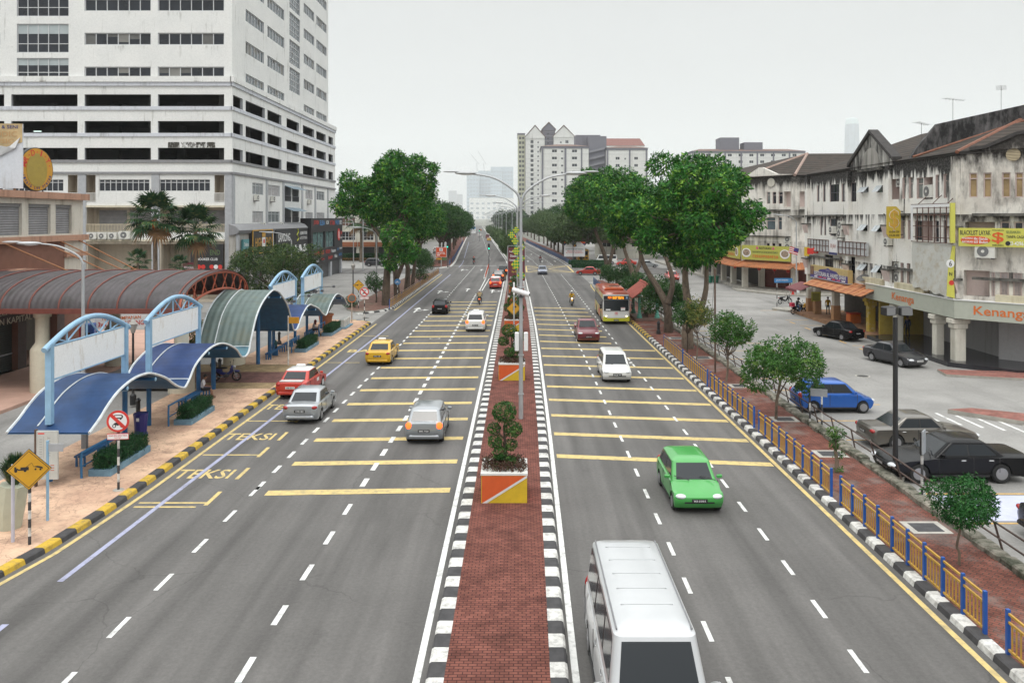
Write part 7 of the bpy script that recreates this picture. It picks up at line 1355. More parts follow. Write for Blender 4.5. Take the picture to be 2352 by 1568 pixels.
for i, (y0, y1, lab) in enumerate(((30.3, 33.6, 'clipped hedge in a blue trough nearest the camera on the peach pavement'), (37.8, 40.7, 'clipped hedge in a blue trough beside the barefoot sitter'), (58.2, 62, 'clipped hedge in a blue trough under the tall green canopy'), (66.2, 69.9, 'clipped hedge in a blue trough at the far end beside the white blocks'))):
    t = thing('hedge_planter', lab, 'planter', (-16.0, y0, .16), 0, 'hedge troughs along the bus walkway', world=True); m = MB(); m.box(-16.35, -15.5, y0, y1, .1, .42, PBX); m.build('trough', t); hedge(t, -16.2, -15.6, y0+.12, y1-.12, .4, .95, 420, .06)
    t2 = thing('tube_railing', ('blue tube railing before the nearest hedge trough', 'blue tube railing beside the barefoot sitter', 'teal tube railing before the third hedge trough', 'teal tube railing beside the terracotta pot')[i], 'railing', (-16.4, y0, .16), 0, 'blue tube railings', world=True); m = MB(); BT_ = M('tube_blue', (.03, .16, .34), .5, var=.2); m.tube(catmull([(-16.5, y0-.2, .15), (-16.5, y0-.2, 1.05), (-16.5, y0, 1.12), (-16.5, y0+1.6, 1.12), (-16.5, y0+1.75, 1.05), (-16.5, y0+1.75, .15)], 3), .045, BT_, 8); m.tube([(-16.5, y0-.2, .6), (-16.5, y0+1.75, .6)], .03, BT_, 8); m.build('tube', t2)
t = thing('concrete_blocks', 'row of white concrete blocks in a blue trough at the walkway end', 'blocks', (-15.7, 71.8, .16), 0, world=True); m = MB(); m.box(-16.1, -15.2, 70.4, 73.4, .1, .28, PBX); m.build('trough', t); m = MB()
for k in range(4): m.cbox((-15.65, 70.9+k*.62, .62), (.5, .5, .7), CONC if False else M('block_white', (.5, .5, .47), .9, var=.25), 0, .04)
m.build('block', t)
for x0, x1, y0, y1, lab in ((11.0, 17, 158.5, 160.5, 'clipped hedge bed nearer the side street on the far right corner'), (10.9, 18, 167, 169, 'clipped hedge bed behind the first on the far right corner')):
    t = thing('flower_bed', lab, 'flower bed', (x0, y0, 0), 0, 'hedge beds at the junction', world=True); hedge(t, x0, x1, y0, y1, 0, .9, 60, .18); hedge(t, x0+.6, x1, y0+2.0, y1+2.6, 0, .7, 60, .18, PUP, 'brown_bed')
for x0, x1, y0, lab in ((-48, -32, 186, 'long dark clipped hedge before the white corner shops'),): t = thing('long_hedge', lab, 'hedge', (x0, y0, 0), 0, world=True); hedge(t, x0, x1, y0, y0+1.5, 0, 1.5, 40, .2); hedge(t, x0, x1, y0-1.6, y0-.4, 0, .5, 30, .2, M_leaf('leaf_orange_bed', (.08, .06, .02), (.25, .10, .02), (.08, .12, .03)), 'flower_row')
t = thing('croton_shrub', 'round shrub with orange and yellow leaves by the cream pillars', 'shrub', (-23.2, 57.5, 0), 0, world=True); P, N = ball_pts([(-23.2, 57.5, .6, .9, .8, .6), (-23.2, 57.5, 1.5, .75, .7, .55), (-23.2, 57.5, 2.3, .45, .45, .4)], 40); leaves('foliage', P, N, .17, M_leaf('leaf_croton', (.02, .06, .02), (.10, .12, .02), (.50, .22, .03), 3), t, 5); MB().tube([(-23.2, 57.5, 0), (-23.2, 57.5, 2.2)], .05, BARK, 6).build('stem', t)
t = thing('kerb_shrub', 'clipped round shrub at the verge corner by the second diamond sign', 'shrub', (-18.4, 87.4, .16), 0, world=True); P, N = ball_pts([(-18.4, 87.4, .75, .8, .7, .65)], 40); leaves('foliage', P, N, .14, HDG, t, 5); MB().tube([(-18.4, 87.4, .1), (-18.4, 87.4, .8)], .08, BARK, 6).build('stem', t)
# median planters with topiary
TOP = [[(0, 0, 1.98, .46), (-.38, .1, 1.37, .25), (.3, -.05, 1.38, .34), (-.34, 0, .95, .28), (.2, .1, .8, .26), (-.16, -.1, .56, .27), (.22, -.2, .3, .2), (-.18, .1, .26, .2)], [(-.15, 0, 1.95, .52), (.42, 0, 1.6, .42), (-.5, 0, 1.3, .36), (.3, .1, .95, .36), (-.15, -.1, .65, .36), (.35, 0, .4, .3)], [(0, 0, 1.6, .6), (-.45, 0, 1.05, .46), (.45, 0, 1.0, .46), (0, 0, .5, .5)]]
OPL = M('planter_orange', (.60, .10, .02), .7, var=.1); YPL = M('planter_yellow', (.62, .42, .02), .7, var=.12); WPL = M('planter_white', (.68, .67, .64), .7, var=.1)
for i, (y, lab) in enumerate(((27.4, 'orange and yellow planter with tall topiary nearest the camera'), (48, 'second orange and yellow median planter with the meter cabinet before it'), (68.6, 'third orange and yellow median planter by the right turn sign'), (89, 'fourth orange and yellow median planter with dark bushes'), (104, 'fifth median planter before the maroon banner'), (118, 'sixth median planter half hidden by bushes'), (132, 'last median planter at the junction nose'))):
    t = thing('topiary_planter', lab, 'planter', (-.48+(.1 if i else 0), y, .195), 0, 'topiary planters on the median'); W_, D_, H_ = 1.58, 1.7, .95; m = MB(); m.box(-W_/2, W_/2, 0, D_, 0, H_, YPL); m.box(-W_/2-.02, W_/2+.02, -.02, D_+.02, H_, H_+.07, WPL); F_ = Fr((-W_/2, -.003, 0), (1, 0, 0)); m.fpoly(F_, [(.12, .02), (W_-.05, H_-.02), (.02, H_-.02), (.02, .02)], 0, .006, OPL); m.fpoly(F_, [(.04, .0), (.2, .0), (W_, H_-.08), (W_, H_)], .0, .012, WPL); G_ = Fr((W_/2+.003, 0, 0), (0, 1, 0)); m.fquad(G_, 0, D_, 0, H_, .004, OPL); m.build('planter_box', t)
    tp = TOP[i % 3]; m = MB(); m.tube([(0, D_/2, H_), (.04, D_/2, H_+.6), (-.03, D_/2, H_+1.5)], [.07, .06, .03], BARK, 8)
    for b_ in tp: m.tube([(0, D_/2, H_+b_[2]*.75), (b_[0], D_/2+b_[1], H_+b_[2])], .028, BARK, 6)
    m.build('trunk', t); cl = [(b_[0], D_/2+b_[1], H_+b_[2], b_[3]*.88, b_[3]*.88, b_[3]*.74) for b_ in tp]; nr = i < 2
    P, N = ball_pts(cl, 260 if nr else 90, None, .1); leaves('topiary_crown', P, N, .062 if nr else .11, LF5, t, 5, .5, jit=.2)
    P, N = ball_pts([(k*.3-.45, D_/2+j*.4, H_+.12, .32, .32, .2) for k in range(4) for j in (-1, 0, 1)], 120 if nr else 40); leaves('underplanting', P, N, .08 if nr else .13, PUP, t, 5, .4)
# far street trees, copied from three prototypes
def far_proto(seed, r, h, lf, flat=.6, dens=4.2, size=.5):
    t = tree('street_tree', 'x', (0, 0, 0), (0, 0, h-r*flat), (r, r, r*flat), 16, r*.42, lf, dens, size, None, seed, r0=.2+r*.02); return t
pa, pb, pc, pd = far_proto(61, 4.6, 10.2, LF2), far_proto(62, 5.2, 9.2, LF6, .5), far_proto(63, 3.8, 10.5, LF2, .75), far_proto(64, 2.3, 5.0, LF6, .8, 6, .35)
def put_tree(p, x, y, s, lab, g, first=[set()]):
    c = p if p.name not in first[0] else copy_tree(p); first[0].add(p.name); c.location = (x+bend(y), y, .1); c.rotation_euler = (0, 0, RND.uniform(0, 6)); c.scale = (s, s, s*RND.uniform(.92, 1.08)); c['label'] = lab; c['group'] = g
gL, gR, gM = 'street trees along the far left pavement', 'street trees along the far right pavement', 'small trees on the far median'
for i, y in enumerate([172, 183, 194, 206, 218, 231, 246, 262, 280, 300, 325, 352, 385, 420, 460, 510]): put_tree((pa, pc)[i % 2], -16.3+RND.uniform(-.6, .6), y, RND.uniform(.92, 1.2), 'first dark street tree behind the orange hotel sign' if i == 0 else 'second dark street tree behind the orange hotel sign' if i == 1 else 'dark street tree in the hazy row along the far left pavement', gL)
for i, y in enumerate([176, 188, 200, 214, 228, 244, 262, 282, 305, 330, 360, 395, 435, 480]): put_tree((pb, pa)[i % 3 == 2], 13.8+RND.uniform(-.8, .8)+.02*(y-176), y, RND.uniform(.9, 1.15), 'first spreading pale tree left of the community billboard' if i == 0 else 'spreading street tree in the hazy row along the far right pavement', gR)
for i, y in enumerate([186, 195, 204, 213, 223, 234, 246, 259, 273, 288, 305, 323, 343, 365, 390, 420, 455]): put_tree(pd, -.4+RND.uniform(-.3, .3), y, RND.uniform(.85, 1.25), 'first small feathery tree on the median past the junction' if i == 0 else 'small feathery tree in the row on the far median', gM)
gW = 'trees behind the far buildings'
for i, (x, y, s) in enumerate(((24, 190, 1), (34, 198, 1.1), (44, 205, 1.0), (28, 215, 1.15), (40, 230, 1.2), (22, 240, 1.1), (52, 240, 1.2), (34, 262, 1.2), (20, 290, 1.2), (48, 275, 1.2), (-42, 215, 1.), (-60, 225, 1.2), (-52, 178, .9))): put_tree((pa, pb)[i % 2], x, y, s, 'green tree among the trees behind the far car park' if x > 0 else 'green tree standing behind the corner shops', gW)
P, N = ball_pts([(x+NR.uniform(-6, 6), y+NR.uniform(-20, 20), 4+NR.uniform(0, 5), 9, 9, 7+NR.uniform(0, 4)) for y in (560, 700, 860) for x in np.arange(-360, 330, 13) if abs(x-bend(y)+4) > 16], .42); tag(leaves('distant_woods', P, N, 2.4, M_leaf('leaf_distant', (.02, .05, .02), (.05, .095, .035), (.07, .11, .04), .05), None, 5, .6), kind='stuff')
# ================================================================ street furniture
SKY_BL = M('frame_sky_blue', (.27, .45, .62), .5, var=.12); DBL = M('post_blue', (.02, .12, .28), .5, var=.25); UND = M('canopy_under', (.015, .10, .22), .5, var=.2); TRW = M('trim_white', (.62, .66, .68), .5, var=.2)
C_BL = M('canopy_blue', (.018, .055, .15), .5, spec=.3, var=.32, vs=1.3); C_PU = M('canopy_violet', (.020, .048, .15), .5, spec=.3, var=.32, vs=1.3); C_GR = M_ribs('canopy_green_grey', (.115, .155, .145), .4, 0, depth=.06, var=.2, rough=.5, stain=(.13, .15, .12)); C_TE = M('canopy_teal', (.06, .17, .22), .4, var=.18)
PR = [[(29.35, 2.08), (30.07, 2.42), (30.7, 2.8), (31.5, 3.15), (32.6, 3.38), (33.6, 3.4), (34.4, 3.28), (35.7, 2.83), (36.5, 2.4), (37.07, 2.14), (37.45, 2.02)],
      [(37.45, 2.02), (37.8, 1.97), (38.3, 2.25), (39, 2.79), (40.4, 3.24), (41.6, 3.36), (42.7, 3.27), (44, 2.9), (44.8, 2.55), (45.4, 2.12), (45.65, 2.03)],
      [(45.65, 2.03), (46.2, 1.98), (46.75, 2.2), (47.1, 2.78), (48.1, 4.06), (49.4, 4.84), (51.1, 5.31), (52, 5.25), (53, 4.92), (54.5, 4.05), (55.4, 3.02), (56, 2.2), (56.4, 2.02)],
      [(56.4, 2.02), (57, 2.1), (58.1, 2.76), (59.4, 3.27), (60.4, 3.4), (61.1, 3.3), (63.1, 2.81), (64.4, 2.27), (65.3, 2.0)],
      [(65.3, 2.0), (65.9, 2.1), (66.8, 2.63), (68.4, 3.2), (69.4, 3.34), (70.2, 3.28), (72.3, 2.77), (73.2, 2.3), (73.8, 2.02)]]
XL, XR = -18.85, -15.8
LBS = ('blue wavy walkway canopy nearest the camera', 'violet blue wavy canopy over the barefoot sitter', 'tall green grey arched canopy in the middle of the walkway', 'violet wavy canopy beyond the tall green one', 'green grey wavy canopy at the far walkway end')
for i, p in enumerate(PR):
    t = thing('walkway_canopy', LBS[i], 'canopy', (-17.4, p[0][0], .16), 0, 'wavy canopies of the bus walkway', world=True); q = catmull(p, 4); n = len(q); top, low = ((C_BL, C_BL), (C_PU, C_BL), (C_GR, C_TE), (C_PU, C_PU), (C_GR, C_GR))[i]; m = MB()
    vs = [(x, y, z+dz) for dz in (0, -.05) for x in (XL, XR) for y, z in q]; cut = {1: 8, 2: 10}.get(i, 0); e0 = n-7 if i in (1, 2) else n
    for k in range(n-1): m.add([vs[k], vs[n+k], vs[n+k+1], vs[k+1]], [(0, 1, 2, 3)], low if k < cut else top, True); m.add([vs[2*n+k], vs[3*n+k], vs[3*n+k+1], vs[2*n+k+1]], [(3, 2, 1, 0)], UND, True)
    m.build('roof_sheet', t, sharp=0)
    for x in (XL, XR): m = MB(); m.tube([(x, y, z+.0) for y, z in q], .055, TRW, 6); m.build('edge_trim', t)
    m = MB(); m.tube([(-17.9, y, z+.02) for y, z in q[2:-6]], .03, TRW, 5); m.tube([(XL, q[-1][0], q[-1][1]), (XR, q[-1][0], q[-1][1])], .03, TRW, 5)
    if cut: m.tube([(XL, q[cut][0], q[cut][1]+.01), (XR, q[cut][0], q[cut][1]+.01)], .03, TRW, 5)
    m.build('seam', t)
    zp = lambda y: max([a[1]+(b[1]-a[1])*(y-a[0])/(b[0]-a[0]) for a, b in zip(q, q[1:]) if a[0] <= y <= b[0]]+[2.0])
    ps = ((29.75, 35.45), (37.75, 43.6), (45.75, 53.6, 56.1), (57.0, 62.5), (66, 70.8))[i]
    for y in ps: m = MB(); m.tube([(-17.5, y, .15), (-17.5, y, zp(y)-.05)], .13 if i == 2 else .11, DBL, 10); m.build('post', t)
    pk = max(q, key=lambda a: a[1])[0]
    for y in (pk-.9, pk+1.6): m = MB(); z = zp(y)-.22; m.tube([(XL+.1, y, z), (XR-.02, y, z)], .085, DBL, 8); m.ell((XR-.0, y, z), (.03, .09, .09), SKY_BL, 8, 5); m.tube([(-17.5, y, z), (-17.5, ps[-1], z-.5)], .05, DBL, 6); m.build('cross_tube', t)
    if i != 2 or True:
        y0 = (31.5, 41, 55.2, 59, 65.2)[i]; b = thing('tube_bench', ('blue tube bench under the nearest canopy', 'blue tube bench with the barefoot sitter', 'teal tube bench with the person in black', 'teal tube bench beyond the third hedge', 'teal tube bench with the person in maroon scarf')[i], 'bench', (-17.3, y0, .16), 0, 'tube benches under the walkway', world=True); ln = 3.2
        m = MB()
        for dx in (-.16, 0, .16): m.tube(catmull([(-17.3+dx, y0, .16), (-17.3+dx, y0, .52), (-17.3+dx, y0+.12, .6), (-17.3+dx, y0+ln-.12, .6), (-17.3+dx, y0+ln, .52), (-17.3+dx, y0+ln, .16)], 3), .045, DBL, 6)
        m.build('seat', b); m = MB(); m.cbox((-17.3, y0+ln*.5, .38), (.36, .1, .4), DBL); m.build('leg', b)
SGW = M_stain('sign_panel_white', (.86, .87, .87), (.45, .36, .24), .2, streak=.3, scale=2.2)
for i, (y0, y1) in enumerate(((29.75, 35.45), (37.75, 43.6), (56.4, 62.5), (64.7, 70.8))):
    t = thing('arched_sign_frame', ('nearest blank white panel in a pale blue arched frame', 'second blank white panel in a pale blue arched frame', 'third blank white panel, behind the tall green canopy', 'farthest blank white panel in a pale blue arched frame')[i], 'sign frame', (-17.5, y0, 3), 0, 'blue arched sign frames over the walkway', world=True)
    for y in (y0, y1): m = MB(); m.box(-17.61, -17.39, y-.11, y+.11, 2.3, 5.28, SKY_BL); m.build('post', t)
    m = MB(); m.box(-17.53, -17.47, y0+.1, y1-.1, 3.95, 5.14, SGW); m.build('panel', t); m = MB()
    for z in (3.92, 5.18): m.tube([(-17.5, y0, z), (-17.5, y1, z)], .045, SKY_BL, 8)
    m.build('panel_rail', t); L_ = y1-y0; az = lambda f: 5.1+.86*sin(pi*f); m = MB(); m.tube([(-17.5, y0-.35+(L_+.7)*k/18, az(k/18)) for k in range(19)], .11, SKY_BL, 10); m.build('arch_tube', t)
    for k, (f, g) in enumerate(((.2, .2), (.2, .45), (.45, .45), (.45, .62), (.75, .62), (.78, .78), (.9, .78), (.1, .2))): m = MB(); m.tube([(-17.5, y0+L_*g if k not in (1,) else y0+L_*f, 5.2), (-17.5, y0+L_*f if k != 1 else y0+L_*g, az((f if k != 1 else g)))], .035, SKY_BL, 6); m.build('truss_bar', t)
    if i > 1:
        for y in (y0+1, y1-1): m = MB(); m.tube([(-17.5, y, 3.9), (-16.2, y, 3.95)], .025, FRD, 5); m.cbox((-16.15, y, 3.98), (.2, .25, .2), FRD, 0, .03); m.build('spot_lamp', t)
# road signs on banded posts
def banded(m, x, y, z0, z1, r=.045, n=8, first=0):
    for k in range(n): a, b = z0+(z1-z0)*k/n, z0+(z1-z0)*(k+1)/n; m.tube([(x, y, a), (x, y, b)], r, KB if (k+first) % 2 == 0 else KW, 8, caps=False)
AMS = M('sign_amber_reflective', (.60, .32, .02), .45, var=.06)
def diamond(label, x, y, z, s, kind, rz=0., post=True, n=7, zb=.16):
    t = thing('warning_sign', label, 'road sign', (x, y, zb), rz); F = Fr((0, -.06, z), (1, 0, 0)); m = MB(); m.fpoly(F, [(0, -s), (s, 0), (0, s), (-s, 0)], -.02, 0, BLK); m.fpoly(F, [(0, -s*.97), (s*.97, 0), (0, s*.97), (-s*.97, 0)], 0, .004, AMS); m.fpoly(F, [(0, -s*.90), (s*.90, 0), (0, s*.90), (-s*.90, 0)], .004, .006, BLK); m.fpoly(F, [(0, -s*.86), (s*.86, 0), (0, s*.86), (-s*.86, 0)], .006, .009, AMS); p = m.build('plate', t); m = MB(); k = s/.75
    if kind == 'tow':
        for a, b, c, d in ((-.47, -.40, -.02, .12), (-.40, -.34, .0, .06), (-.34, .0, -.02, .03), (-.27, .0, .03, .1)): m.fquad(F, a*k, b*k, c*k, d*k, .012, BLK)
        for a, r in ((-.42, .05), (-.12, .05), (.22, .035), (.38, .035)): m.fdisc(F, a*k, (-.03 if a < 0 else .0-.1*(a-.2))*k, r*k, .01, .014, BLK, 12)
        m.fpoly(F, [(-.06*k, .1*k), (.1*k, .24*k), (.085*k, .24*k), (-.09*k, .1*k)], .01, .013, BLK); m.fpoly(F, [(.1*k, .24*k), (.17*k, .08*k), (.16*k, .08*k), (.09*k, .24*k)], .01, .013, BLK); m.fpoly(F, [(.15*k, .1*k), (.46*k, .0), (.45*k, .07*k), (.36*k, .1*k), (.28*k, .12*k)], .01, .013, BLK)
    else: m.fpoly(F, [(-.1*k, -.22*k), (0, -.22*k), (0, .12*k), (.14*k, .12*k), (.14*k, .02*k), (.3*k, .17*k), (.14*k, .32*k), (.14*k, .22*k), (-.1*k, .22*k)], .01, .014, BLK)
    m.build('symbol', p)
    if post: m = MB(); banded(m, 0, 0, 0, z-s*.75, n=n); m.tube([(0, 0, z-s*.8), (0, 0, z+s*.6)], .04, TGL, 6); m.build('post', t)
diamond('amber tow away diamond sign on a banded post nearest the camera', -14.72, 24.0, 2.28, .62, 'tow', radians(14)); diamond('farther amber tow away diamond sign on the left verge corner', -17.35, 86.6, 2.5, .62, 'tow', .1); diamond('amber right turn arrow diamond sign on the median', -.35, 66, 2.3, .6, 'turn', 0, n=1, zb=.2)
def noveh(label, x, y, z, r, zb=.16, group=None):
    t = thing('prohibition_sign', label, 'road sign', (x, y, zb), .12); F = Fr((0, -.06, z), (1, 0, 0)); m = MB(); m.fdisc(F, 0, 0, r, -.02, 0, SR, 32); m.fdisc(F, 0, 0, r*.8, 0, .004, SW, 32); p = m.build('disc', t); m = MB(); q = r/.4
    m.fpoly(F, [(-.17*q, .1*q), (.15*q, .1*q), (.19*q, .17*q), (.15*q, .24*q), (-.12*q, .24*q), (-.17*q, .18*q)], .004, .007, BLK); m.fpoly(F, [(-.13*q, .14*q), (.13*q, .14*q), (.13*q, .21*q), (-.1*q, .21*q)], .007, .009, SW)
    for a in (-.1, .1): m.fdisc(F, a*q, .09*q, .035*q, .004, .008, BLK, 10)
    for a in (-.13, .15): m.fdisc(F, a*q, -.17*q, .07*q, .004, .007, BLK, 14); m.fdisc(F, a*q, -.17*q, .04*q, .007, .009, SW, 12)
    m.fpoly(F, [(-.16*q, -.1*q), (.0, -.16*q), (.12*q, -.1*q), (.1*q, -.02*q), (-.1*q, -.05*q)], .004, .008, BLK); m.build('symbol', p); m = MB(); d = .06*q; c = r*.58; m.fpoly(F, [(-c-d*.7, c-d*.7), (c-d*.7, -c-d*.7), (c+d*.7, -c+d*.7), (-c+d*.7, c+d*.7)], .009, .012, SR); m.build('slash', p)
    m = MB(); m.fbox(F, -r*.95, r*.95, -r-.27, -r-.05, -.02, 0, SR); m.fbox(F, -r*.92, r*.92, -r-.25, -r-.07, 0, .004, SW); pl_ = m.build('plate', t); letters(pl_, F, [('KHAS BAS DAN TEKSI', 0, -r-.12, r*1.6, .055, SR, .008), ('SAHAJA', 0, -r-.2, r*.6, .05, SR, .008)])
    m = MB(); banded(m, 0, 0, 0, z-r, n=7); m.build('post', t); m = MB(); m.lathe([(.2, 0), (.18, .03)], (0, 0, 0), CONC, 10); m.build('footing', t)
noveh('round no vehicles sign with KHAS BAS plate by the kerb nearest the camera', -14.45, 28.8, 2.5, .39); noveh('farther round no vehicles sign at the island nose', -14.7, 76.2, 2.75, .42)
t = thing('traffic_mirror', 'round orange backed traffic mirror on a rusty post at the island end', 'mirror', (-15.7, 75.2, .16), .3); m = MB(); m.tube([(0, 0, 0), (0, 0, 2.8)], .05, M('post_rusty', (.42, .33, .26), .8, var=.4), 8); m.build('post', t); F = Fr((0, -.08, 2.25), (1, 0, 0)); m = MB(); m.fdisc(F, 0, 0, .4, -.05, 0, M('plastic_orange', (.62, .15, .02), .4), 24); m.fdisc(F, 0, 0, .33, 0, .01, M('mirror_face', (.25, .25, .24), .12, .7), 24); m.build('mirror_disc', t)
t = thing('cycle_sign', 'round blue bicycle sign on a banded post among the left trunks', 'road sign', (-14.2, 93.8, .16)); m = MB(); banded(m, 0, 0, 0, 2.0, n=6); m.build('post', t); F = Fr((0, -.06, 2.3), (1, 0, 0)); m = MB(); m.fdisc(F, 0, 0, .36, -.02, 0, SB, 24); m.build('disc', t); m = MB()
for a in (-.13, .13): m.fdisc(F, a, -.06, .1, 0, .006, SW, 14); m.fdisc(F, a, -.06, .07, .006, .009, SB, 14)
m.fpoly(F, [(-.14, -.05), (.0, -.05), (.1, .1), (-.06, .1)], .005, .01, SW); m.build('symbol', t)
t = thing('bus_stop_flag', 'small orange bus stop flag on a pale post near the driveway', 'bus stop sign', (-15.35, 53.2, .16)); m = MB(); m.tube([(0, 0, 0), (0, 0, 3.3)], .05, KW, 8); m.build('post', t); m = MB(); m.cbox((.38, -.02, 3.0), (.7, .05, .42), M('plastic_amber', (.6, .28, .02), .5), 0, .01); m.build('flag', t)
t = thing('info_board', 'grey route information board under the nearest canopy', 'notice board', (-17.2, 29.2, .16)); F = Fr((-.42, 0, 0), (1, 0, 0)); m = MB(); m.fbox(F, 0, .78, .28, 2.05, 0, .08, M('board_grey', (.48, .50, .48), .5)); m.fbox(F, -.06, 0, 0, 2.1, -.02, .1, M('wood_dark')); m.build('board', t); m = MB(); GI = M('ink_grey', (.22, .22, .24), .7)
for a in (.27, .42): m.fbox(F, a, a+.008, 1.05, 1.85, .08, .083, GI)
for k in range(16): m.fbox(F, .12+.3*(k % 2), .22+.3*(k % 2), 1.1+k*.045, 1.115+k*.045, .08, .083, GI)
for k in range(9): m.fbox(F, .08+.22*(k % 3), .22+.22*(k % 3), .6+.09*(k//3), .63+.09*(k//3), .08, .083, M('ink_red', (.45, .12, .08), .7))
m.fbox(F, .06, .3, 1.93, 1.98, .08, .083, SR); m.build('route_map', t)
t = thing('litter_bin', 'dark blue litter bin under the nearest canopy', 'bin', (-17.15, 36.2, .165)); m = MB(); m.lathe([(.3, 0), (.31, .05), (.26, .1), (.28, .5), (.31, .85), (.33, .95), (.3, .98)], (0, 0, 0), M('bin_blue', (.02, .02, .16), .45), 10); m.build('body', t); MB().box(-.06, .06, -.31, -.29, .66, .8, SW).build('label_plate', t)
for i, (x, y, l) in enumerate(((-25.3, 46.6, 'orange traffic cone nearest the first cream pillar'), (-24.9, 50.3, 'orange traffic cone in the middle of the arcade edge'), (-24.2, 53.5, 'orange traffic cone nearest the second cream pillar'), (-20.0, 46.6, 'orange traffic cone beside the parked blue motorcycle'), (-27.6, 47.5, 'orange traffic cone deepest in the arcade'))): t = thing('traffic_cone', l, 'cone', (x, y, .16 if x < -26 else 0), 0, 'traffic cones'); m = MB(); m.lathe([(.2, .04), (.16, .05), (.05, .85), (.03, .87)], (0, 0, 0), M('cone_orange', (.55, .10, .02), .5), 12); m.build('cone', t); m = MB(); m.box(-.24, .24, -.24, .24, 0, .04, M('cone_orange')); m.build('base', t)
t = thing('white_post', 'thin white post before the pale potted palm', 'post', (-15.35, 24.2, .16)); m = MB(); m.tube([(0, 0, 0), (0, 0, 2.35)], .05, M('post_lilac', (.5, .5, .58), .5), 8); m.build('pole', t)
t = thing('name_post', 'slim pale blue post with a small name plate behind the tow sign', 'sign', (-15.3, 25.9, .16)); m = MB(); m.tube([(0, 0, 0), (0, 0, 2.6)], .045, SKY_BL, 8); m.build('pole', t); m = MB(); m.box(.03, .5, -.02, .02, 2.25, 2.5, TGL); m.build('plate', t)
t = thing('grey_post', 'stout grey post standing under the near canopy', 'post', (-18.5, 34, .16)); m = MB(); m.box(-.1, .1, -.1, .1, 0, 2.6, M('post_grey', (.2, .21, .22), .6)); m.build('pole', t)
def lantern(l, x, y, h): t = thing('lantern_post', l, 'street lamp', (x, y, .1), 0, 'black lantern posts'); m = MB(); m.lathe([(.16, 0), (.16, .5), (.07, .6), (.055, h-.6)], (0, 0, 0), TRIM, 10); m.build('post', t); m = MB(); m.lathe([(.1, h-.6), (.24, h-.15), (.26, h-.12), (.05, h+.12), (.02, h+.25)], (0, 0, 0), M('lantern_glass', (.33, .31, .28), .3), 6, smooth=False); m.build('lamp_head', t)
lantern('black lantern post at the verge beside the diamond sign', -18.75, 90.5, 4.6); lantern('black lantern post before the parked dark sedan', -24.0, 89, 4.2); lantern('black lantern post by the arcade pillar', -20.4, 42.2, 4.4)
for i, (x, y) in enumerate(((-18.7, 39.2), (-18.8, 50.2), (-18.6, 62.0))): t = thing('street_bollard', ('black bollard behind the barefoot sitter', 'black bollard at the far side of the driveway', 'black bollard behind the sitter in black')[i], 'bollard', (x, y, .16), 0, 'black bollards along the walkway'); m = MB(); m.lathe([(.2, 0), (.18, .2), (.1, .3), (.1, .8), (.14, .85), (.05, .98)], (0, 0, 0), TRIM, 12); m.build('body', t)
# street lamps
GALV = M('galvanised', (.42, .43, .44), .45, .35, var=.1)
def lamp_arm(m, hd, h, reach, rise, r=.06): 
    q = catmull([(0, 0, h), (hd*.25, 0, h+rise*.42), (hd*reach*.42, 0, h+rise*.86), (hd*reach*.8, 0, h+rise)], 5); m.tube(q, [r*1.15-(r*.5)*i/(len(q)-1) for i in range(len(q))], GALV, 8)
def lamp_head(t, hd, x, z): m = MB(); m.ell((hd*(x+.25), 0, z+.0), (.55, .16, .09), GALV, 12, 6); m.ell((hd*(x+.95), 0, z+.07), (.42, .1, .05), GALV, 10, 6); o = m.build('lamp_head', t); MB().ell((hd*(x+.2), 0, z-.05), (.36, .12, .06), M('lamp_glass', (.7, .72, .72), .2, var=0), 10, 5).build('lens', o)
def double_lamp(lab, x, y):
    t = thing('street_lamp', lab, 'street lamp', (x+bend(y), y, .2), 0, 'double armed street lamps along the median'); m = MB(); m.tube([(0, 0, 0), (0, 0, 5), (0, 0, 10.5)], [.11, .09, .065], GALV, 12)
    for z in (1.2, 3.1, 6.4, 8.4): m.lathe([(.14, -.03), (.145, 0), (.14, .03)], (0, 0, z), GALV, 10)
    m.build('pole', t)
    for h in (1, -1): m = MB(); lamp_arm(m, h, 10.4, 3.1, 1.55); m.build('arm', t); lamp_head(t, h, 2.45, 11.98)
    return t
LP = double_lamp('double armed lamp post nearest the camera on the median', .14, 38.9)
for i, y in enumerate(rng(79, 640, 40)): c = copy_tree(LP, ((-.05 if y < 150 else -.3)+bend(y), y, .2), 0, 'second double armed lamp post with green and yellow ornaments' if i == 0 else 'third double armed lamp post before the junction' if i == 1 else 'distant double armed lamp post down the median')
t = thing('security_camera', 'white security camera clamped on the nearest median lamp post', 'camera', (.14, 38.9, 6.3)); m = MB(); m.tube([(-.42, -.22, .22), (.4, -.36, -.02)], .12, SW, 12); m.build('housing', t); m = MB(); m.tube([(0, 0, -.1), (0, -.2, -.05)], .05, FRD, 8); m.lathe([(.15, -.05), (.15, .05)], (0, 0, -.15), FRD, 10); m.build('bracket', t); MB().ell((.42, -.37, -.03), (.02, .09, .09), CARGL, 8, 5).build('lens', t)
t = thing('meter_cabinet', 'pair of pale meter boxes strapped to the nearest lamp post', 'cabinet', (.14, 38.75, 4.0)); m = MB(); m.cbox((-.2, -.12, 0), (.2, .24, .9), SW, 0, .03); m.cbox((.24, -.12, 0), (.2, .24, .9), SW, 0, .03); m.build('box', t)
t = thing('street_ornament', 'string of green and yellow diamond ornaments on the second median lamp', 'ornament', (.1, 78.8, 4.5)); YG = M('ornament_yellow', (.60, .52, .03), .5); GG = M('ornament_green', (.03, .28, .06), .5)
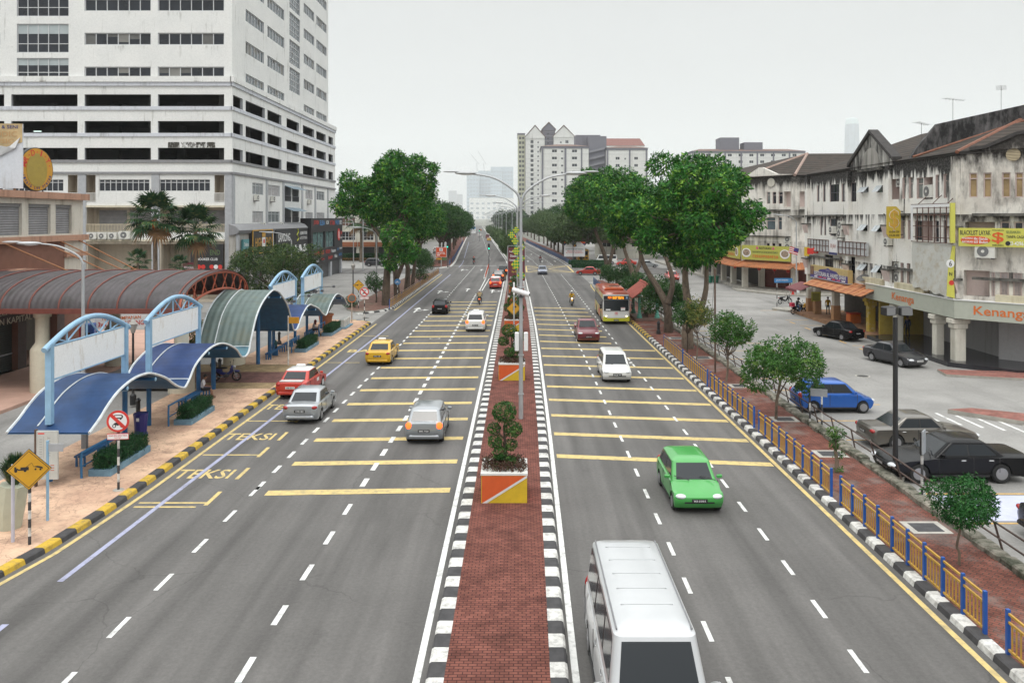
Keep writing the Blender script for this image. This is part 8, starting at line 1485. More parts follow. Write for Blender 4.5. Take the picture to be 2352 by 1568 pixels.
for k, (x, z, s) in enumerate(((-.3, .9, .6), (.2, 1.5, .5), (-.3, 2.2, .5), (.25, 2.6, .45), (-.4, 3.2, .45), (-.75, 3.8, .42), (-.3, 4.3, .4), (.2, -.2, .55))):
    m = MB(); F = Fr((x, -.15, z), (1, 0, 0))
    for a in range(4):
        for b in range(4): u, v = (a-b)*s/4*.8, (a+b-3)*s/4; m.fpoly(F, [(u, v-s/4), (u+s/5, v), (u, v+s/4), (u-s/5, v)], -.03, .03, YG if (a+b) % 2 else GG)
    m.build('ornament_panel', t)
m = MB(); m.tube([(.25, -.05, -1.0), (.25, -.1, 0), (0, -.1, 2), (-.8, -.05, 4.6)], .02, GG, 5); m.build('cord', t)
t = thing('maroon_banner', 'tall maroon banner with white lettering behind the nearest lamp post', 'banner', (-.2, 96, .2)); F = Fr((-1.0, 0, 0), (1, 0, 0)); m = MB(); m.fbox(F, 0, 2.0, 2.2, 6.2, -.03, 0, M('maroon', (.14, .03, .04), .5)); m.build('cloth', t); letters(t, F, [('Ruang Untuk', .75, 5.7, 1.2, .3, SW, .01), ('Disewa', .7, 5.2, .9, .3, SW, .01), ('Untuk Iklan', .75, 4.7, 1.2, .28, SW, .01), ('Advertising', .9, 4.1, 1.2, .26, YG, .01), ('Space', .9, 3.7, .8, .26, YG, .01), ('For Rent', .9, 3.3, .9, .26, YG, .01), ('03-4296', .8, 2.6, 1.2, .3, SW, .01)]); m = MB(); m.tube([(-1.05, 0, 0), (-1.05, 0, 6.3)], .05, GALV, 8); m.tube([(1.05, 0, 0), (1.05, 0, 6.3)], .05, GALV, 8); m.build('post', t)
t = thing('slim_median_pole', 'slim dark pole with white cap in front of the right turn sign', 'pole', (-.3, 58, .2)); m = MB(); m.tube([(0, 0, 0), (0, 0, 4.2)], .05, TGL, 8); m.tube([(0, 0, 4.2), (0, 0, 5.1)], .07, SW, 8); m.build('pole', t)
def single_lamp(l, x, y, h, hd, rz=0., zb=0.): t = thing('street_lamp', l, 'street lamp', (x, y, zb), rz, 'single armed side lamps'); m = MB(); m.tube([(0, 0, 0), (0, 0, h)], [.1, .07], GALV, 10); m.build('pole', t); m = MB(); lamp_arm(m, hd, h, 2.6, 1.0, .05); m.build('arm', t); lamp_head(t, hd, 2.05, h+1.0)
single_lamp('single armed lamp rising through the vaulted canopy', -20.7, 37.9, 7.8, -1, .25); single_lamp('single armed lamp before the olive tree and black sign boards', -24.9, 87.5, 7.4, -1, .3); single_lamp('single armed lamp left of the tallest left tree', -17.6, 99, 7.8, -1, .1); single_lamp('grey single armed lamp on the far restaurant corner', 35.6, 101.9, 9.2, -1, .2, .15); single_lamp('single armed lamp behind the left street trees', -17.5, 142, 8.2, -1); single_lamp('slim lamp at the edge of the far left lot', -31, 150, 9, -1); single_lamp('second slim lamp at the edge of the far left lot', -29.6, 152, 9.5, 1)
t = thing('floodlight_pole', 'black pole with two floodlights before the long black sedan', 'floodlight', (14.4, 30.4, .0)); m = MB(); m.tube([(0, 0, 0), (0, 0, 6.2)], [.1, .085], TRIM, 12); m.build('pole', t); MB().cbox((0, 0, .16), (.5, .5, .3), CONC, 0, .04).build('footing', t)
for sx, rz in ((-.28, .3), (.32, -.25)): m = MB(); m.cbox((sx, -.05, 6.45), (.46, .4, .34), TRIM, rz, .04); m.cbox((sx, -.26, 6.45), (.38, .03, .28), M('flood_glass', (.2, .2, .2), .2), rz); m.build('floodlight', t)
t = thing('iron_pole', 'thin rusty iron pole between the young trees', 'pole', (12.5, 50.5, .16)); m = MB(); m.tube([(0, 0, 0), (-.02, 0, 6.6)], .06, M('pole_rust', (.11, .07, .05), .8, var=.3), 8); m.tube([(0, 0, 6.5), (-.25, 0, 3.5), (.3, 0, 1.5)], .01, TRIM, 4); m.build('pole', t)
t = thing('road_sign', 'back of a grey sign on a banded post beside the long black sedan', 'road sign', (14.15, 27.9, .1)); m = MB(); banded(m, 0, 0, 0, 1.7, n=4); m.build('post', t); m = MB(); m.cbox((.06, 0, 2.05), (.42, .05, .8), M('sign_back', (.33, .35, .37), .4), .9); m.cbox((-.03, -.03, 2.0), (.12, .06, .8), TRIM, .4); m.build('plate', t)
t = thing('road_sign', 'pair of low sign backs by the pipe railing near the blue hatchback', 'road sign', (14.3, 37.5, .1)); m = MB(); banded(m, 0, 0, 0, 1.5, n=4); banded(m, -.45, .3, 0, 1.5, n=4, first=1); m.build('post', t); m = MB(); m.cbox((-.1, .1, 1.65), (.75, .06, .35), M('sign_back'), -.4); m.build('plate', t)
t = thing('street_name_sign', 'blue street name plate on two banded posts at the side street', 'sign', (29.6, 88.3, .15)); m = MB(); banded(m, -.9, 0, 0, 2.6, n=6); banded(m, .5, 0, 0, 2.6, n=6); m.build('post', t); m = MB(); F = Fr((-1.2, -.07, 2.65), (1, 0, 0)); m.fbox(F, 0, 2.0, 0, .5, -.05, 0, SB); m.build('plate', t); letters(t, F, [('JALAN PANDAN', .85, .26, 1.3, .2, SW, .01)])
for i, y in enumerate((67.5, 97)): t = thing('street_bollard', ('black bollard at the end of the fine yellow railing', 'black bollard by the far trunks')[i], 'bollard', (11.9, y, .16), 0, 'black bollards on the right pavement'); m = MB(); m.lathe([(.2, 0), (.17, .3), (.12, .35), (.12, .85), (.17, .9), (.08, 1.1)], (0, 0, 0), TRIM, 10); m.build('body', t)
# railings
RY = M('railing_mustard', (.50, .29, .045), .5, var=.15); RBL = M('railing_blue', (.015, .09, .36), .45, var=.12); RDB = M('railing_dull_blue', (.10, .15, .27), .5, var=.2)
def panel(lab, x, y0, n, sp, per, col=RY, group='yellow railing panels with blue posts', thin=False):
    t = thing('railing_panel', lab, 'railing', (x, y0, .16), 0, group); L_ = n*sp
    for k in range(n+1): m = MB(); w_ = .04 if not thin or k in (0, n) else .022; m.box(-w_, w_, k*sp-w_, k*sp+w_, 0, 1.02, RBL if col is RY else RDB); m.build('post', t)
    for z in (.93, .74, .12): m = MB(); m.box(-.022, .022, 0, L_, z-.025, z+.025, col); m.build('rail', t)
    for k in range(n):
        m = MB()
        for j in range(1, per): y = k*sp+sp*j/per; m.box(-.012, .012, y-.012, y+.012, .14, .72, col)
        m.build('bar_infill', t)
    return t
A0 = panel('yellow railing panel cut by the bottom right picture corner', 11.05, 9.55, 9, .935, 6)
for y, l in ((18.85, 'yellow and blue railing panel beside the small glossy tree'), (28.1, 'yellow and blue railing panel beside the pruned shoot'), (37.3, 'yellow and blue railing panel beside the round leafy tree')): copy_tree(A0, (11.05, y, .16), 0, l)
A1 = panel('dense yellow railing panel beside the iron pole', 11.05, 46.5, 12, .56, 7, thin=True); copy_tree(A1, (11.05, 53.5, .16), 0, 'dense yellow railing panel before the big forked trunk')
A2 = panel('first panel of the left yellow railing, at the tallest trunk', -13.95, 86.4, 9, 1.0, 5, thin=True)
for k, l in enumerate(('second panel of the left yellow railing from the tallest trunk', 'third panel of the left yellow railing from the tallest trunk', 'panel of the left yellow railing before the round dark tree', 'panel of the left yellow railing beside the round dark tree', 'last panel of the left yellow railing at the junction')): copy_tree(A2, (-13.95, 95.4+9*k, .16), 0, l)
B0 = panel('blue railing panel at the tip of the right pavement', 11.2, 108, 9, 1.15, 6, RDB, 'blue railing panels along the far road')
for k in range(14):
    y = 163+11*k; copy_tree(B0, (-14.1+bend(y), y, .16), .053, 'first blue railing panel past the left junction' if k == 0 else 'blue railing panel along the far left pavement')
    copy_tree(B0, (11.2+bend(y+4), y+4, .16), .053, 'first blue railing panel past the community billboard' if k == 0 else 'blue railing panel along the far right pavement')
t = thing('pipe_railing', 'leaning rusty pipe railing along the stone edge of the car park', 'railing', (14.2, 17, .2), 0, world=True); PRU = M('pipe_rust', (.085, .055, .045), .7, var=.35)
for k in range(40): y = 17.2+k*2.05; m = MB(); m.tube([(14.25, y, .1), (14.0+RND.uniform(-.05, .05), y, 1.1)], .032, PRU, 6); m.build('post', t)
for z, x in ((1.08, 14.0), (.62, 14.1)): m = MB(); m.tube([(x+.03*sin(k), 16+k*2, z+.02*sin(k*1.7)) for k in range(42)], .03, PRU, 6); m.build('rail', t)
# green bus shelter
t = thing('bus_shelter', 'small bus shelter with red gabled roof and green columns', 'shelter', (12.5, 78.8, .16), 0, world=True); GC = M('column_green', (.13, .40, .32), .6, var=.12); RR = M_ribs('shelter_roof_red', (.36, .095, .07), .35, 1, depth=.15, var=.2, rough=.8); m = MB(); m.box(11.25, 13.9, 76.3, 81.5, .1, .34, M('shelter_floor', (.24, .16, .13), .6, var=.15)); m.build('floor', t)
for x in (11.7, 13.4):
    for y in (76.8, 80.9): m = MB(); m.lathe([(.26, .34), (.26, .5), (.2, .58), (.2, .7), (.15, .76), (.13, 2.3), (.2, 2.45), (.2, 2.6)], (x, y, 0), GC, 12); m.build('column', t)
m = MB(); m.add([(10.9, 75.9, 2.35), (12.55, 75.9, 3.6), (14.2, 75.9, 2.35), (10.9, 81.8, 2.35), (12.55, 81.8, 3.6), (14.2, 81.8, 2.35), (10.9, 75.9, 2.27), (12.55, 75.9, 3.5), (14.2, 75.9, 2.27), (10.9, 81.8, 2.27), (12.55, 81.8, 3.5), (14.2, 81.8, 2.27)], [(0, 1, 4, 3), (1, 2, 5, 4), (9, 10, 7, 6), (10, 11, 8, 7), (6, 7, 1, 0), (7, 8, 2, 1), (3, 4, 10, 9), (4, 5, 11, 10), (0, 3, 9, 6), (5, 2, 8, 11)], RR); m.tube([(12.55, 75.8, 3.6), (12.55, 81.9, 3.6)], .1, RR, 6); m.build('roof', t)
m = MB()
for a, b in (((11.2, 2.45), (13.9, 2.45)), ((12.55, 2.45), (12.55, 3.45)), ((12.55, 2.5), (11.6, 2.9)), ((12.55, 2.5), (13.5, 2.9)), ((12.55, 2.5), (12.05, 3.2)), ((12.55, 2.5), (13.05, 3.2))): m.tube([(a[0], 76.1, a[1]), (b[0], 76.1, b[1])], .05, M('wood_dark'), 6)
m.build('roof_truss', t); m = MB(); m.box(12.6, 13.3, 77.2, 80.4, .78, .86, M('bench_stone', (.42, .33, .29), .4)); m.box(12.65, 13.25, 77.25, 77.5, .34, .78, M('bench_red', (.26, .13, .10), .6)); m.box(12.65, 13.25, 80.1, 80.35, .34, .78, M('bench_red')); m.box(12.9, 13.0, 77.5, 80.1, .34, .78, M('bench_red')); m.build('bench', t)
# traffic signals, boards, posts down the road
LG = M('signal_green', (.03, 1., .55), .4, var=0, emit=1.8); LR = M('signal_red', (1., .06, .02), .4, var=0, emit=1.8)
def signal(l, x, y, h, lit, rz=0.):
    t = thing('traffic_light', l, 'traffic light', (x, y, .1), rz, 'traffic lights'); m = MB(); m.tube([(0, 0, 0), (0, 0, h)], .07, FRD, 8); m.build('post', t); m = MB(); m.cbox((0, -.1, h-.45), (.36, .24, 1.05), TRIM, 0, .03); hd = m.build('head', t)
    for k, c in enumerate((LR, None, LG)): m = MB(); m.fdisc(Fr((0, -.23, h-.12-.33*k), (1, 0, 0)), 0, 0, .12, -.01, .01, c if c and lit == k else M('signal_dark', (.03, .03, .03), .3), 14); m.build('lamp', hd)
signal('traffic light showing green at the head of the turning lane', -5.2, 142, 5.2, 2); signal('traffic light showing green beside the orange hotel sign', -14.0, 158, 4.9, 2); signal('traffic light turned away before the community billboard', 11.6, 168, 5.0, 9, 2.2); signal('traffic light showing red on the median before the junction', -.6, 170, 6, 0); signal('small distant traffic light showing green', -7.5+bend(330), 330, 5.2, 2)
b = thing('hotel_sign', 'square orange HOTEL sign on a post at the left junction', 'sign', (-15.4, 159.5, .1)); F = Fr((-1.1, 0, 0), (1, 0, 0)); m = MB(); m.fbox(F, 0, 2.2, 1.8+.2, 4.0, -.1, 0, SW); m.fbox(F, .06, 2.14, 2.06, 3.94, 0, .02, M('hotel_orange', (.62, .08, .02), .5)); m.build('board', b); m = MB(); m.fbox(F, .75, 1.4, 3.2, 3.8, .02, .03, SW); m.fbox(F, .9, 1.25, 3.28, 3.72, .03, .04, TGL); m.text(F, 'HOTEL', 1.1, 2.8, 1.7, .42, SW, .03); m.fbox(F, .25, .85, 2.3, 2.5, .02, .03, SW); m.build('lettering', b); m = MB(); m.tube([(0, .1, 0), (0, .1, 2.1)], .09, GALV, 8); m.build('post', b); m = MB(); m.fbox(F, .1, 1.2, 1.5, 1.85, 0, .03, M('plastic_amber', (.6, .28, .02), .5)); m.fbox(F, 1.25, 2.2, 1.4, 1.9, 0, .03, M('sign_green')); m.build('plate', b)
b = thing('community_billboard', 'white government billboard with clipped corners beyond the junction', 'billboard', (12.3, 173.5, 0)); F = Fr((-2.3, 0, 0), (1, 0, 0)); m = MB(); m.fbox(F, 0, 4.6, 1.5, 4.75, -.3, 0, M('sign_darkblue')); m.fbox(F, 0, 4.6, 4.4, 4.78, 0, .02, M('sign_red_orange')); m.fpoly(F, [(.03, 1.53), (4.57, 1.53), (4.57, 3.9), (3.6, 4.72), (1.0, 4.72), (.03, 3.9)], .02, .05, SW); m.build('board', b); letters(b, F, [('DASAR KOMUNITI NEGARA', 2.3, 3.15, 3.9, .26, BLK, .07), ('Membentuk Komuniti', 2.3, 2.72, 3.1, .26, SR, .07), ('dan Generasi yang Mampan', 2.3, 2.38, 3.8, .26, SR, .07)]); m = MB(); m.fdisc(F, 2.3, 3.95, .28, .05, .07, M('crest_red', (.45, .1, .05), .5), 14, .32); m.fdisc(F, 2.3, 3.95, .14, .07, .08, YG, 10); m.fpoly(F, [(1.85, 3.75), (2.05, 3.7), (2.1, 4.1), (1.9, 4.2)], .05, .07, BLK); m.fpoly(F, [(2.75, 3.75), (2.55, 3.7), (2.5, 4.1), (2.7, 4.2)], .05, .07, BLK); m.build('crest', b); m = MB(); m.box(-.45, .35, -.1, .4, 0, 1.5, TRIM); m.build('post', b)
b = thing('overhead_road_sign', 'blue and white gantry road sign far down the left carriageway', 'road sign', (-12.5+bend(340), 340, 0)); F = Fr((-3.4, 0, 0), (1, 0, 0)); m = MB(); m.fbox(F, 0, 6.8, 3.3, 7.3, -.2, 0, SW); m.fbox(F, .1, 6.7, 5.2, 6.2, 0, .03, SB); m.build('board', b); m = MB(); m.tube([(-2.5, .2, 0), (-2.5, .2, 3.5)], .2, GALV, 8); m.tube([(2.5, .2, 0), (2.5, .2, 3.5)], .2, GALV, 8); m.build('post', b)
for k in range(11): f = k/10; t = thing('lane_delineator', 'orange plastic lane post in the row beside the turning queue', 'delineator', (-5.35-.6*f, 131+31*f, 0), 0, 'orange lane posts'); m = MB(); m.lathe([(.14, 0), (.14, .04), (.05, .06), (.05, .85), (.02, .88)], (0, 0, 0), M('cone_red', (.6, .09, .03), .5), 8); m.build('post', t)
m = MB(); kerb(m, lambda y: -5.15-.6*(y-130)/32-0*y, lambda y: -5.7-.6*(y-130)/32, 130, 163, .18, (KW, KB), 1.); struct(m, 'turning_island_kerb')
t = thing('gate_frame', 'thin white pipe frame standing on the median nose', 'frame', (-.9, 142, .2)); m = MB(); m.tube([(-.9, 0, 0), (-.9, 0, 4.8), (.9, 0, 4.8), (.9, 0, 0)], .05, SW, 6); m.tube([(-.9, 0, 1.6), (.9, 0, 1.6)], .04, SW, 6); m.tube([(-.9, 0, 3.4), (.9, 0, 3.4)], .04, SW, 6); m.build('pipe', t)
for i, (x, y) in enumerate(((31.2, 127.5), (32.2, 127.3))): t = thing('wheelie_bin', ('green wheelie bin on the left of the pair by the restaurant side', 'green wheelie bin on the right of the pair by the restaurant side')[i], 'bin', (29.2+i*.95, 121.5, 0), 0, 'green wheelie bins'); m = MB(); m.tube([(0, 0, .1), (0, 0, 1.05)], [.42, .5], M('bin_green', (.02, .16, .10), .5), 4, True, False); m.build('body', t); m = MB(); m.cbox((0, 0, 1.1), (.72, .8, .1), M('bin_green'), 0, .03); m.build('lid', t)
# ================================================================ far buildings and the hazy air
def block(name, label, X0, X1, Y, D, H, mats, cols, fh, win, wall, roof=None, group=None, side=True, bands=None, extra=None, z0=2.):
    """slab block facing the camera: window columns (a0, a1) per storey on the front, plain sides with windows"""
    t = thing(name, label, 'building', (X0, Y, 0), 0, group, world=True); F = Fr((X0, Y, 0), (1, 0, 0)); W = X1-X0; nf = int((H-z0)/fh); ops = []
    for i in range(nf):
        for a0, a1, h in cols: ops.append((a0, z0+i*fh+.9, a1, z0+i*fh+.9+h))
    m = MB(); facade(m, F, W, H, [o+(.35,) for o in ops], .35, wall, wall); S = Fr((X0, Y+D, 0), (0, -1, 0)); so_ = [(2+k*5., z0+i*fh+.9, 4.4+k*5., z0+i*fh+2.4) for i in range(nf) for k in range(int((D-3)/5))] if side else []
    facade(m, S, D, H, [o+(.35,) for o in so_], .35, wall, wall); m.quad((X1, Y, 0), (X1, Y+D, 0), (X1, Y+D, H), (X1, Y, H), wall); m.quad((X0, Y+D, 0), (X1, Y+D, 0), (X1, Y+D, H), (X0, Y+D, H), wall); m.quad((X0, Y, H), (X1, Y, H), (X1, Y+D, H), (X0, Y+D, H), wall); m.build('wall', t)
    for o in ops: q = MB(); q.fquad(F, o[0], o[2], o[1], o[3], -.3, win); q.fbox(F, (o[0]+o[2])/2-.06, (o[0]+o[2])/2+.06, o[1], o[3], -.29, -.2, FRW); q.build('window', t)
    if so_:
        q = MB()
        for o in so_: q.fquad(S, o[0], o[2], o[1], o[3], -.3, win)
        q.build('side_glazing', t)
    m = MB()
    for a, w_ in (bands or ()): m.fbox(F, a, a+w_, 0, H, 0, .25, mats[0])
    for i in range(nf+1): m.fbox(F, 0, W, z0+i*fh-.06, z0+i*fh+.06, 0, .1, mats[1])
    m.fbox(F, 0, W, H-1.2, H, 0, .3, mats[0]); m.fbox(S, 0, D, H-1.2, H, 0, .3, mats[0]); m.build('trim', t)
    if roof:
        m = MB(); r = roof; ri = r[2] if len(r) > 2 else .3; m.add([(X0-.5, Y-.5, H), (X1+.5, Y-.5, H), (X1+.5, Y+D+.5, H), (X0-.5, Y+D+.5, H), (X0+D*ri, Y+D/2, H+r[0]), (X1-D*ri, Y+D/2, H+r[0])], [(0, 1, 5, 4), (1, 2, 5), (2, 3, 4, 5), (3, 0, 4)], r[1]); m.build('roof', t)
    return t, F
AW_ = M_stain('apartment_white', (.72, .72, .70), (.4, .4, .38), .2, scale=.2); AG = M('apartment_grey', (.20, .20, .23), .8, var=.1); AL = M('apartment_joint', (.55, .55, .54), .8, var=0); AR = M('apartment_roof', (.19, .125, .105), .9, var=.2); AWN_ = M('apartment_glass', (.09, .10, .11), .2, var=.5, vs=.1)
X = lambda x, Y: (x-1190)/1830*Y; Z = lambda y, Y: 10-(y-500)/1830*Y
t, F = block('apartment_block', 'white slab block with grey bands, left wing before the tall tower', X(1244, 450), X(1352, 450), 450, 30, Z(336, 450), (AG, AL), [(5.9, 8.6, 1.5), (11, 12.2, 1.0), (17.2, 20.0, 1.5)], 4.0, AWN_, AW_, (2.4, AR), 'white slab apartment blocks', bands=((0, 1.0), (12.9, 1.1), (22.2, .8)))
t, F = block('apartment_block', 'white slab block with grey bands, right wing beside the stair core', X(1394, 452), X(1488, 452), 452, 26, Z(340, 452), (AG, AL), [(5, 7.2, 1.5), (15.6, 17.6, 1.5), (10, 10.9, 1.)], 4.0, AWN_, AW_, (2.2, AR), 'white slab apartment blocks', bands=((0, .8), (12.5, .9), (22, .9)))
t = thing('stair_core', 'grey stair core between the two white slab wings', 'building', (X(1372, 456), 456, 0), 0, world=True); m = MB(); m.box(X(1353, 456), X(1394, 456), 458, 474, 0, Z(312, 456), AG); m.box(X(1322, 470), X(1378, 470), 468, 484, 0, Z(311, 470), AG); m.build('wall', t); m = MB()
for k in range(12): m.fpoly(Fr((X(1353, 456), 457.5, 0), (1, 0, 0)), [(0, 3+k*4), (9, 5.2+k*4), (9, 6.4+k*4), (0, 4.2+k*4)], 0, .5, M('apartment_grey_pale', (.27, .27, .3), .8))
m.build('stair_flight', t)
def gabled(label, x0, x1, Y, D, yt, yg, wall, cols, group):
    t, F = block('apartment_tower', label, X(x0, Y), X(x1, Y), Y, D, Z(yt, Y), (wall, AL), cols, 3.3, AWN_, wall, None, group, bands=()); H = Z(yt, Y); W = X(x1, Y)-X(x0, Y); m = MB(); m.fpoly(F, [(0, H), (W, H), (W/2, Z(yg, Y))], -D, .1, wall); m.build('gable', t); m = MB(); g = Z(yg, Y)
    for a, b in (((-.6, H-.6), (W/2, g+.5)), ((W/2, g+.5), (W+.6, H-.6))): m.fpoly(F, [a, b, (b[0], b[1]+.5), (a[0], a[1]+.5)], -D-.2, .4, AR)
    m.build('roof', t)
gabled('left gabled face of the tall white apartment tower', 1207, 1251, 560, 34, 314, 290, AW_, [(3.6, 5.6, 2.0), (8.4, 9.4, 1.2)], 'tall gabled apartment tower')
gabled('right gabled face of the tall white apartment tower', 1272, 1318, 560, 30, 312, 290, AW_, [(8.2, 10.3, 2.0), (4.4, 5.5, 1.2)], 'tall gabled apartment tower')
gabled('grey central core of the tall white apartment tower', 1246, 1275, 566, 40, 296, 283, AG, [(3.4, 4.6, 1.2)], 'tall gabled apartment tower')
t, F = block('apartment_tower', 'side wing of balconies along the tall apartment tower', X(1189, 566), X(1206, 566), 566, 30, Z(306, 566), (AG, AL), [(1.0, 2.6, 1.8), (3.2, 4.6, 1.8)], 3.3, AWN_, M('apartment_cream', (.56, .56, .44), .8, var=.1), None, 'tall gabled apartment tower')
t, F = block('apartment_block', 'red roofed apartment rising behind the white right wing', X(1382, 580), X(1480, 580), 580, 24, Z(335, 580), (AW_, AL), [(4, 6, 1.8), (8, 14, 2.2), (19, 25, 2.2), (27, 29, 1.8)], 3.4, AWN_, AW_, (6.5, M('apartment_roof_red', (.22, .105, .09), .9, var=.15), .06))
t, F = block('apartment_block', 'white apartment with grey water tanks behind the big right tree', X(1590, 480), X(1850, 480), 480, 24, Z(347, 480), (AG, AL), [(k*6.5+2, k*6.5+4.4, 1.5) for k in range(10)], 4.0, AWN_, AW_, (2.2, AR), bands=[(k*9.7, .9) for k in range(7)]); m = MB(); m.box(X(1655, 486), X(1698, 486), 486, 498, 40, Z(316, 486), AG); m.box(X(1710, 486), X(1752, 486), 486, 496, 40, Z(327, 486), AG); m.build('roof_tank_house', t)
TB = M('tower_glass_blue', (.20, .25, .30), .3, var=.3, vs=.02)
for x0, x1, yt, Y, l in ((1072, 1100, 395, 6300, 'hazy condominium tower with a crane, leftmost of the far group'), (1098, 1128, 392, 6390, 'hazy condominium tower in the middle of the far group'), (1127, 1152, 383, 6210, 'hazy condominium tower, tallest of the far group'), (1150, 1179, 383, 6300, 'hazy condominium tower on the right of the far group')):
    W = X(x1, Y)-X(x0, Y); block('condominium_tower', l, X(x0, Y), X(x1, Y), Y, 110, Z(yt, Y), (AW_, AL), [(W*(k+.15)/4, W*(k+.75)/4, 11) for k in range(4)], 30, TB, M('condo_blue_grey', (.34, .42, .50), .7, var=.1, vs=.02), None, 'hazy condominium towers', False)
block('mall_podium', 'long hazy white and yellow podium below the condominium towers', X(1078, 6100), X(1180, 6100), 6100, 70, Z(455, 6100), (M('podium_yellow', (.6, .45, .2), .8), AL), [(k*43+9, k*43+30, 14) for k in range(7)], 36, TB, AW_, None, None, False)
for x, y0, y1, Y, l in ((1096, 392, 360, 6310, 'faint tower crane on the leftmost condominium'), (1112, 392, 352, 6400, 'faint tower crane on the middle condominium')): t = thing('tower_crane', l, 'crane', (X(x, Y), Y, Z(y0, Y)), 0, 'cranes'); m = MB(); m.tube([(0, 0, 0), (-4, 0, 60)], 1.8, FRD, 5); m.tube([(16, 0, 50), (-50, 0, Z(y1, Y)-Z(y0, Y)+18)], 1.6, FRD, 5); m.build('jib', t)
for x0, x1, yt, Y, l in ((1030, 1048, 438, 9000, 'very faint grey tower block far left of the condominiums'), (1049, 1062, 446, 9100, 'very faint lower tower block beside the faint grey one'), (1000, 1022, 470, 8500, 'very faint low tower block behind the left trees'), (765, 782, 440, 5000, 'faint tower block in the gap beside the white tower')): W = X(x1, Y)-X(x0, Y); block('hazy_block', l, X(x0, Y), X(x1, Y), Y, 60, Z(yt, Y), (AG, AL), [(W*.1, W*.45, 14), (W*.55, W*.9, 14)], 48, TB, AG, None, 'faint far towers', False)
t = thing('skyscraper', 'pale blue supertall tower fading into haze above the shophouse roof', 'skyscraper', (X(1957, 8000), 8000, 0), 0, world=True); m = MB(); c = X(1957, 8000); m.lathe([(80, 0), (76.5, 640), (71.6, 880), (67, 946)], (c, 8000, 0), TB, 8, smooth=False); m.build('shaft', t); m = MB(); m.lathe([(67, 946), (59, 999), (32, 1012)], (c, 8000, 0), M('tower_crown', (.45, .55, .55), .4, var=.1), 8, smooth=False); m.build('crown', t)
# left: white corner shops and the row of shophouses along the far left street
CW = M_stain('corner_shop_white', (.68, .66, .58), (.3, .27, .22), .25); TILEB = M_ribs('shop_roof_brown', (.17, .13, .115), .5, 2, var=.2, rough=.9, depth=.3); GBR = M('glass_brown', (.16, .09, .07), .3, var=.4, vs=.6)
def shops(label, X0, X1, Y, D, H, front, colour, n, group=None, sgn=None):
    t = thing('corner_shops', label, 'building', (X0, Y, 0), 0, group, world=True); m = MB()
    if front: F = Fr((X0, Y, 0), (1, 0, 0)); W = X1-X0
    else: F = Fr((X1, Y, 0), (0, 1, 0)); W = D
    ops = [(W*(k+.14)/n, z, W*(k+.86)/n, z+2.1) for k in range(n) for z in (4.6, 8.0)]; gr = [(W*(k+.08)/n, .2, W*(k+.92)/n, 3.0, 1.) for k in range(n)]
    facade(m, F, W, H, [o+(.25,) for o in ops]+gr, .25, colour, colour); S = Fr((X1, Y, 0), (0, 1, 0)) if front else Fr((X0, Y, 0), (1, 0, 0)); SW_ = D if front else X1-X0; facade(m, S, SW_, H, [], .2, colour); m.quad((X0, Y+D, 0), (X1, Y+D, 0), (X1, Y+D, H), (X0, Y+D, H), colour)
    for o in gr: m.fquad(F, o[0], o[2], o[1], o[3], -1., M('shop_dark'))
    m.build('wall', t)
    for k, o in enumerate(ops): window(t, F, o, .2, GBR if k % 2 else GLD, FRW, 4, (.35,), fw=.08)
    m = MB(); m.add([(X0-.4, Y-.4, H), (X1+.4, Y-.4, H), (X1+.4, Y+D+.4, H), (X0-.4, Y+D+.4, H), (X0+min(D, X1-X0)*.3, Y+D/2, H+2.2), (X1-min(D, X1-X0)*.3, Y+D/2, H+2.2)], [(0, 1, 5, 4), (1, 2, 5), (2, 3, 4, 5), (3, 0, 4)], TILEB); m.build('roof', t)
    if sgn:
        for k in range(n): m = MB(); m.fbox(F, W*(k+.03)/n, W*(k+.97)/n, 3.1, 4.2, .05, .4, sgn[k % len(sgn)]); m.build('sign_board', t)
    return t, F
SO = M('sign_orange', (.65, .16, .03), .5); COLS = [M('shop_sign_'+n, c, .5, var=.1) for n, c in (('terracotta', (.36, .13, .06)), ('blue', (.04, .10, .34)), ('orange', (.6, .2, .03)), ('green', (.03, .16, .08)), ('yellow', (.58, .42, .05)), ('red', (.5, .04, .03)), ('teal', (.05, .25, .28)))]
t, F = shops('white three storey corner shops with brown windows beyond the left lot', -47, -29.5, 190, 14, 11.2, True, CW, 4, None, [COLS[1], COLS[0], COLS[0], COLS[0]])
m = MB(); m.fpoly(F, [(7.2, 11.2), (10.2, 11.2), (8.7, 12.6)], -.3, .1, CW); m.build('gable', t)
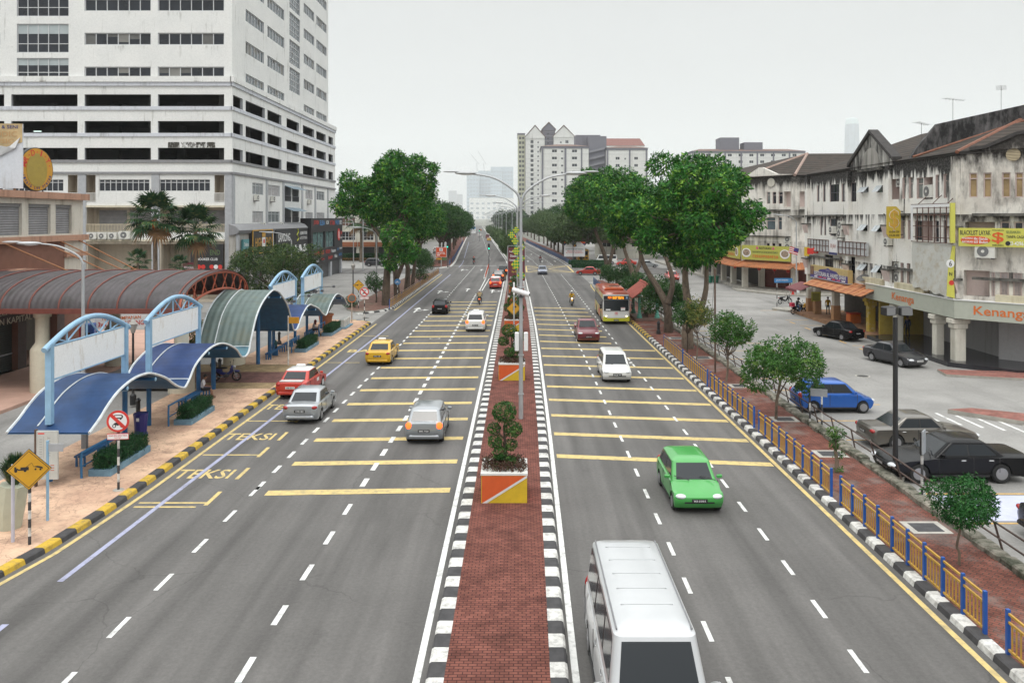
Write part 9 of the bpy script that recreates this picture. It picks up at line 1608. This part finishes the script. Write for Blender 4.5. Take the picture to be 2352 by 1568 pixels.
for k in range(7): y = 206+k*26; shops(('orange fronted shophouse first in the far left street' if k == 0 else 'shophouse with colourful signs in the row along the far left street'), -46+bend(y), -30+bend(y)+.0, y, 24, (13.5, 11.5)[k > 0], False, (M('shop_orange_wall', (.55, .22, .07), .8), CW, CRM)[0 if k == 0 else 1+k % 2], 4, 'shophouses along the far left street', COLS[k % 3:]+COLS[:k % 3])
# right: low stalls, buildings and cars glimpsed behind the trees
for i, (x, y, w_, h, l) in enumerate(((20, 196, 14, 5, 'low white hall glimpsed behind the right tree trunks'), (38, 186, 16, 6.5, 'pale market hall glimpsed between the right trees'), (27, 240, 20, 9, 'white building behind the far car park trees'))):
    t, F = block('market_hall', l, x, x+w_, y, 12, h, (AR, AL), [(k*3.6+.8, k*3.6+2.8, 1.4) for k in range(int(w_/3.8))], 3., GLD, CW, (1.6, TILEB), None, False)
for i, (x, y, p, l) in enumerate(((19, 172, P_WH, 'white van parked beyond the community billboard'), (26, 160, P_SIL, 'silver car parked beyond the far hedge'), (33, 158, P_BLK, 'black car parked by the side street right of the trunks'), (38, 163, P_WH, 'white car parked at the back of the far lot'), (22.5, 166, P_RED, 'small red car parked behind the side street'))): car(l, (x, y), 90-180*(i % 2), 'van' if i == 0 else 'sedan', p, detail=0)
# --- the air: one closed box of thin even haze
hz = bpy.data.materials.new('haze_air'); hz.use_nodes = True; nt = hz.node_tree; nt.nodes.remove(nt.nodes["Principled BSDF"]); pv = nt.nodes.new("ShaderNodeVolumePrincipled"); pv.inputs["Color"].default_value = (.97, .99, 1, 1); pv.inputs["Density"].default_value = .00012; pv.inputs["Anisotropy"].default_value = .0; nt.links.new(pv.outputs[0], nt.nodes["Material Output"].inputs["Volume"]); hz.volume_intersection_method = 'FAST' if hasattr(hz, 'volume_intersection_method') else None
try: hz.cycles.homogeneous_volume = True
except Exception: pass
m = MB(); m.box(-4200, 6200, -60, 10500, -1.2, 1060, hz); o = m.build('haze'); tag(o, kind='stuff')
bpy.data.scenes.remove(TMP)
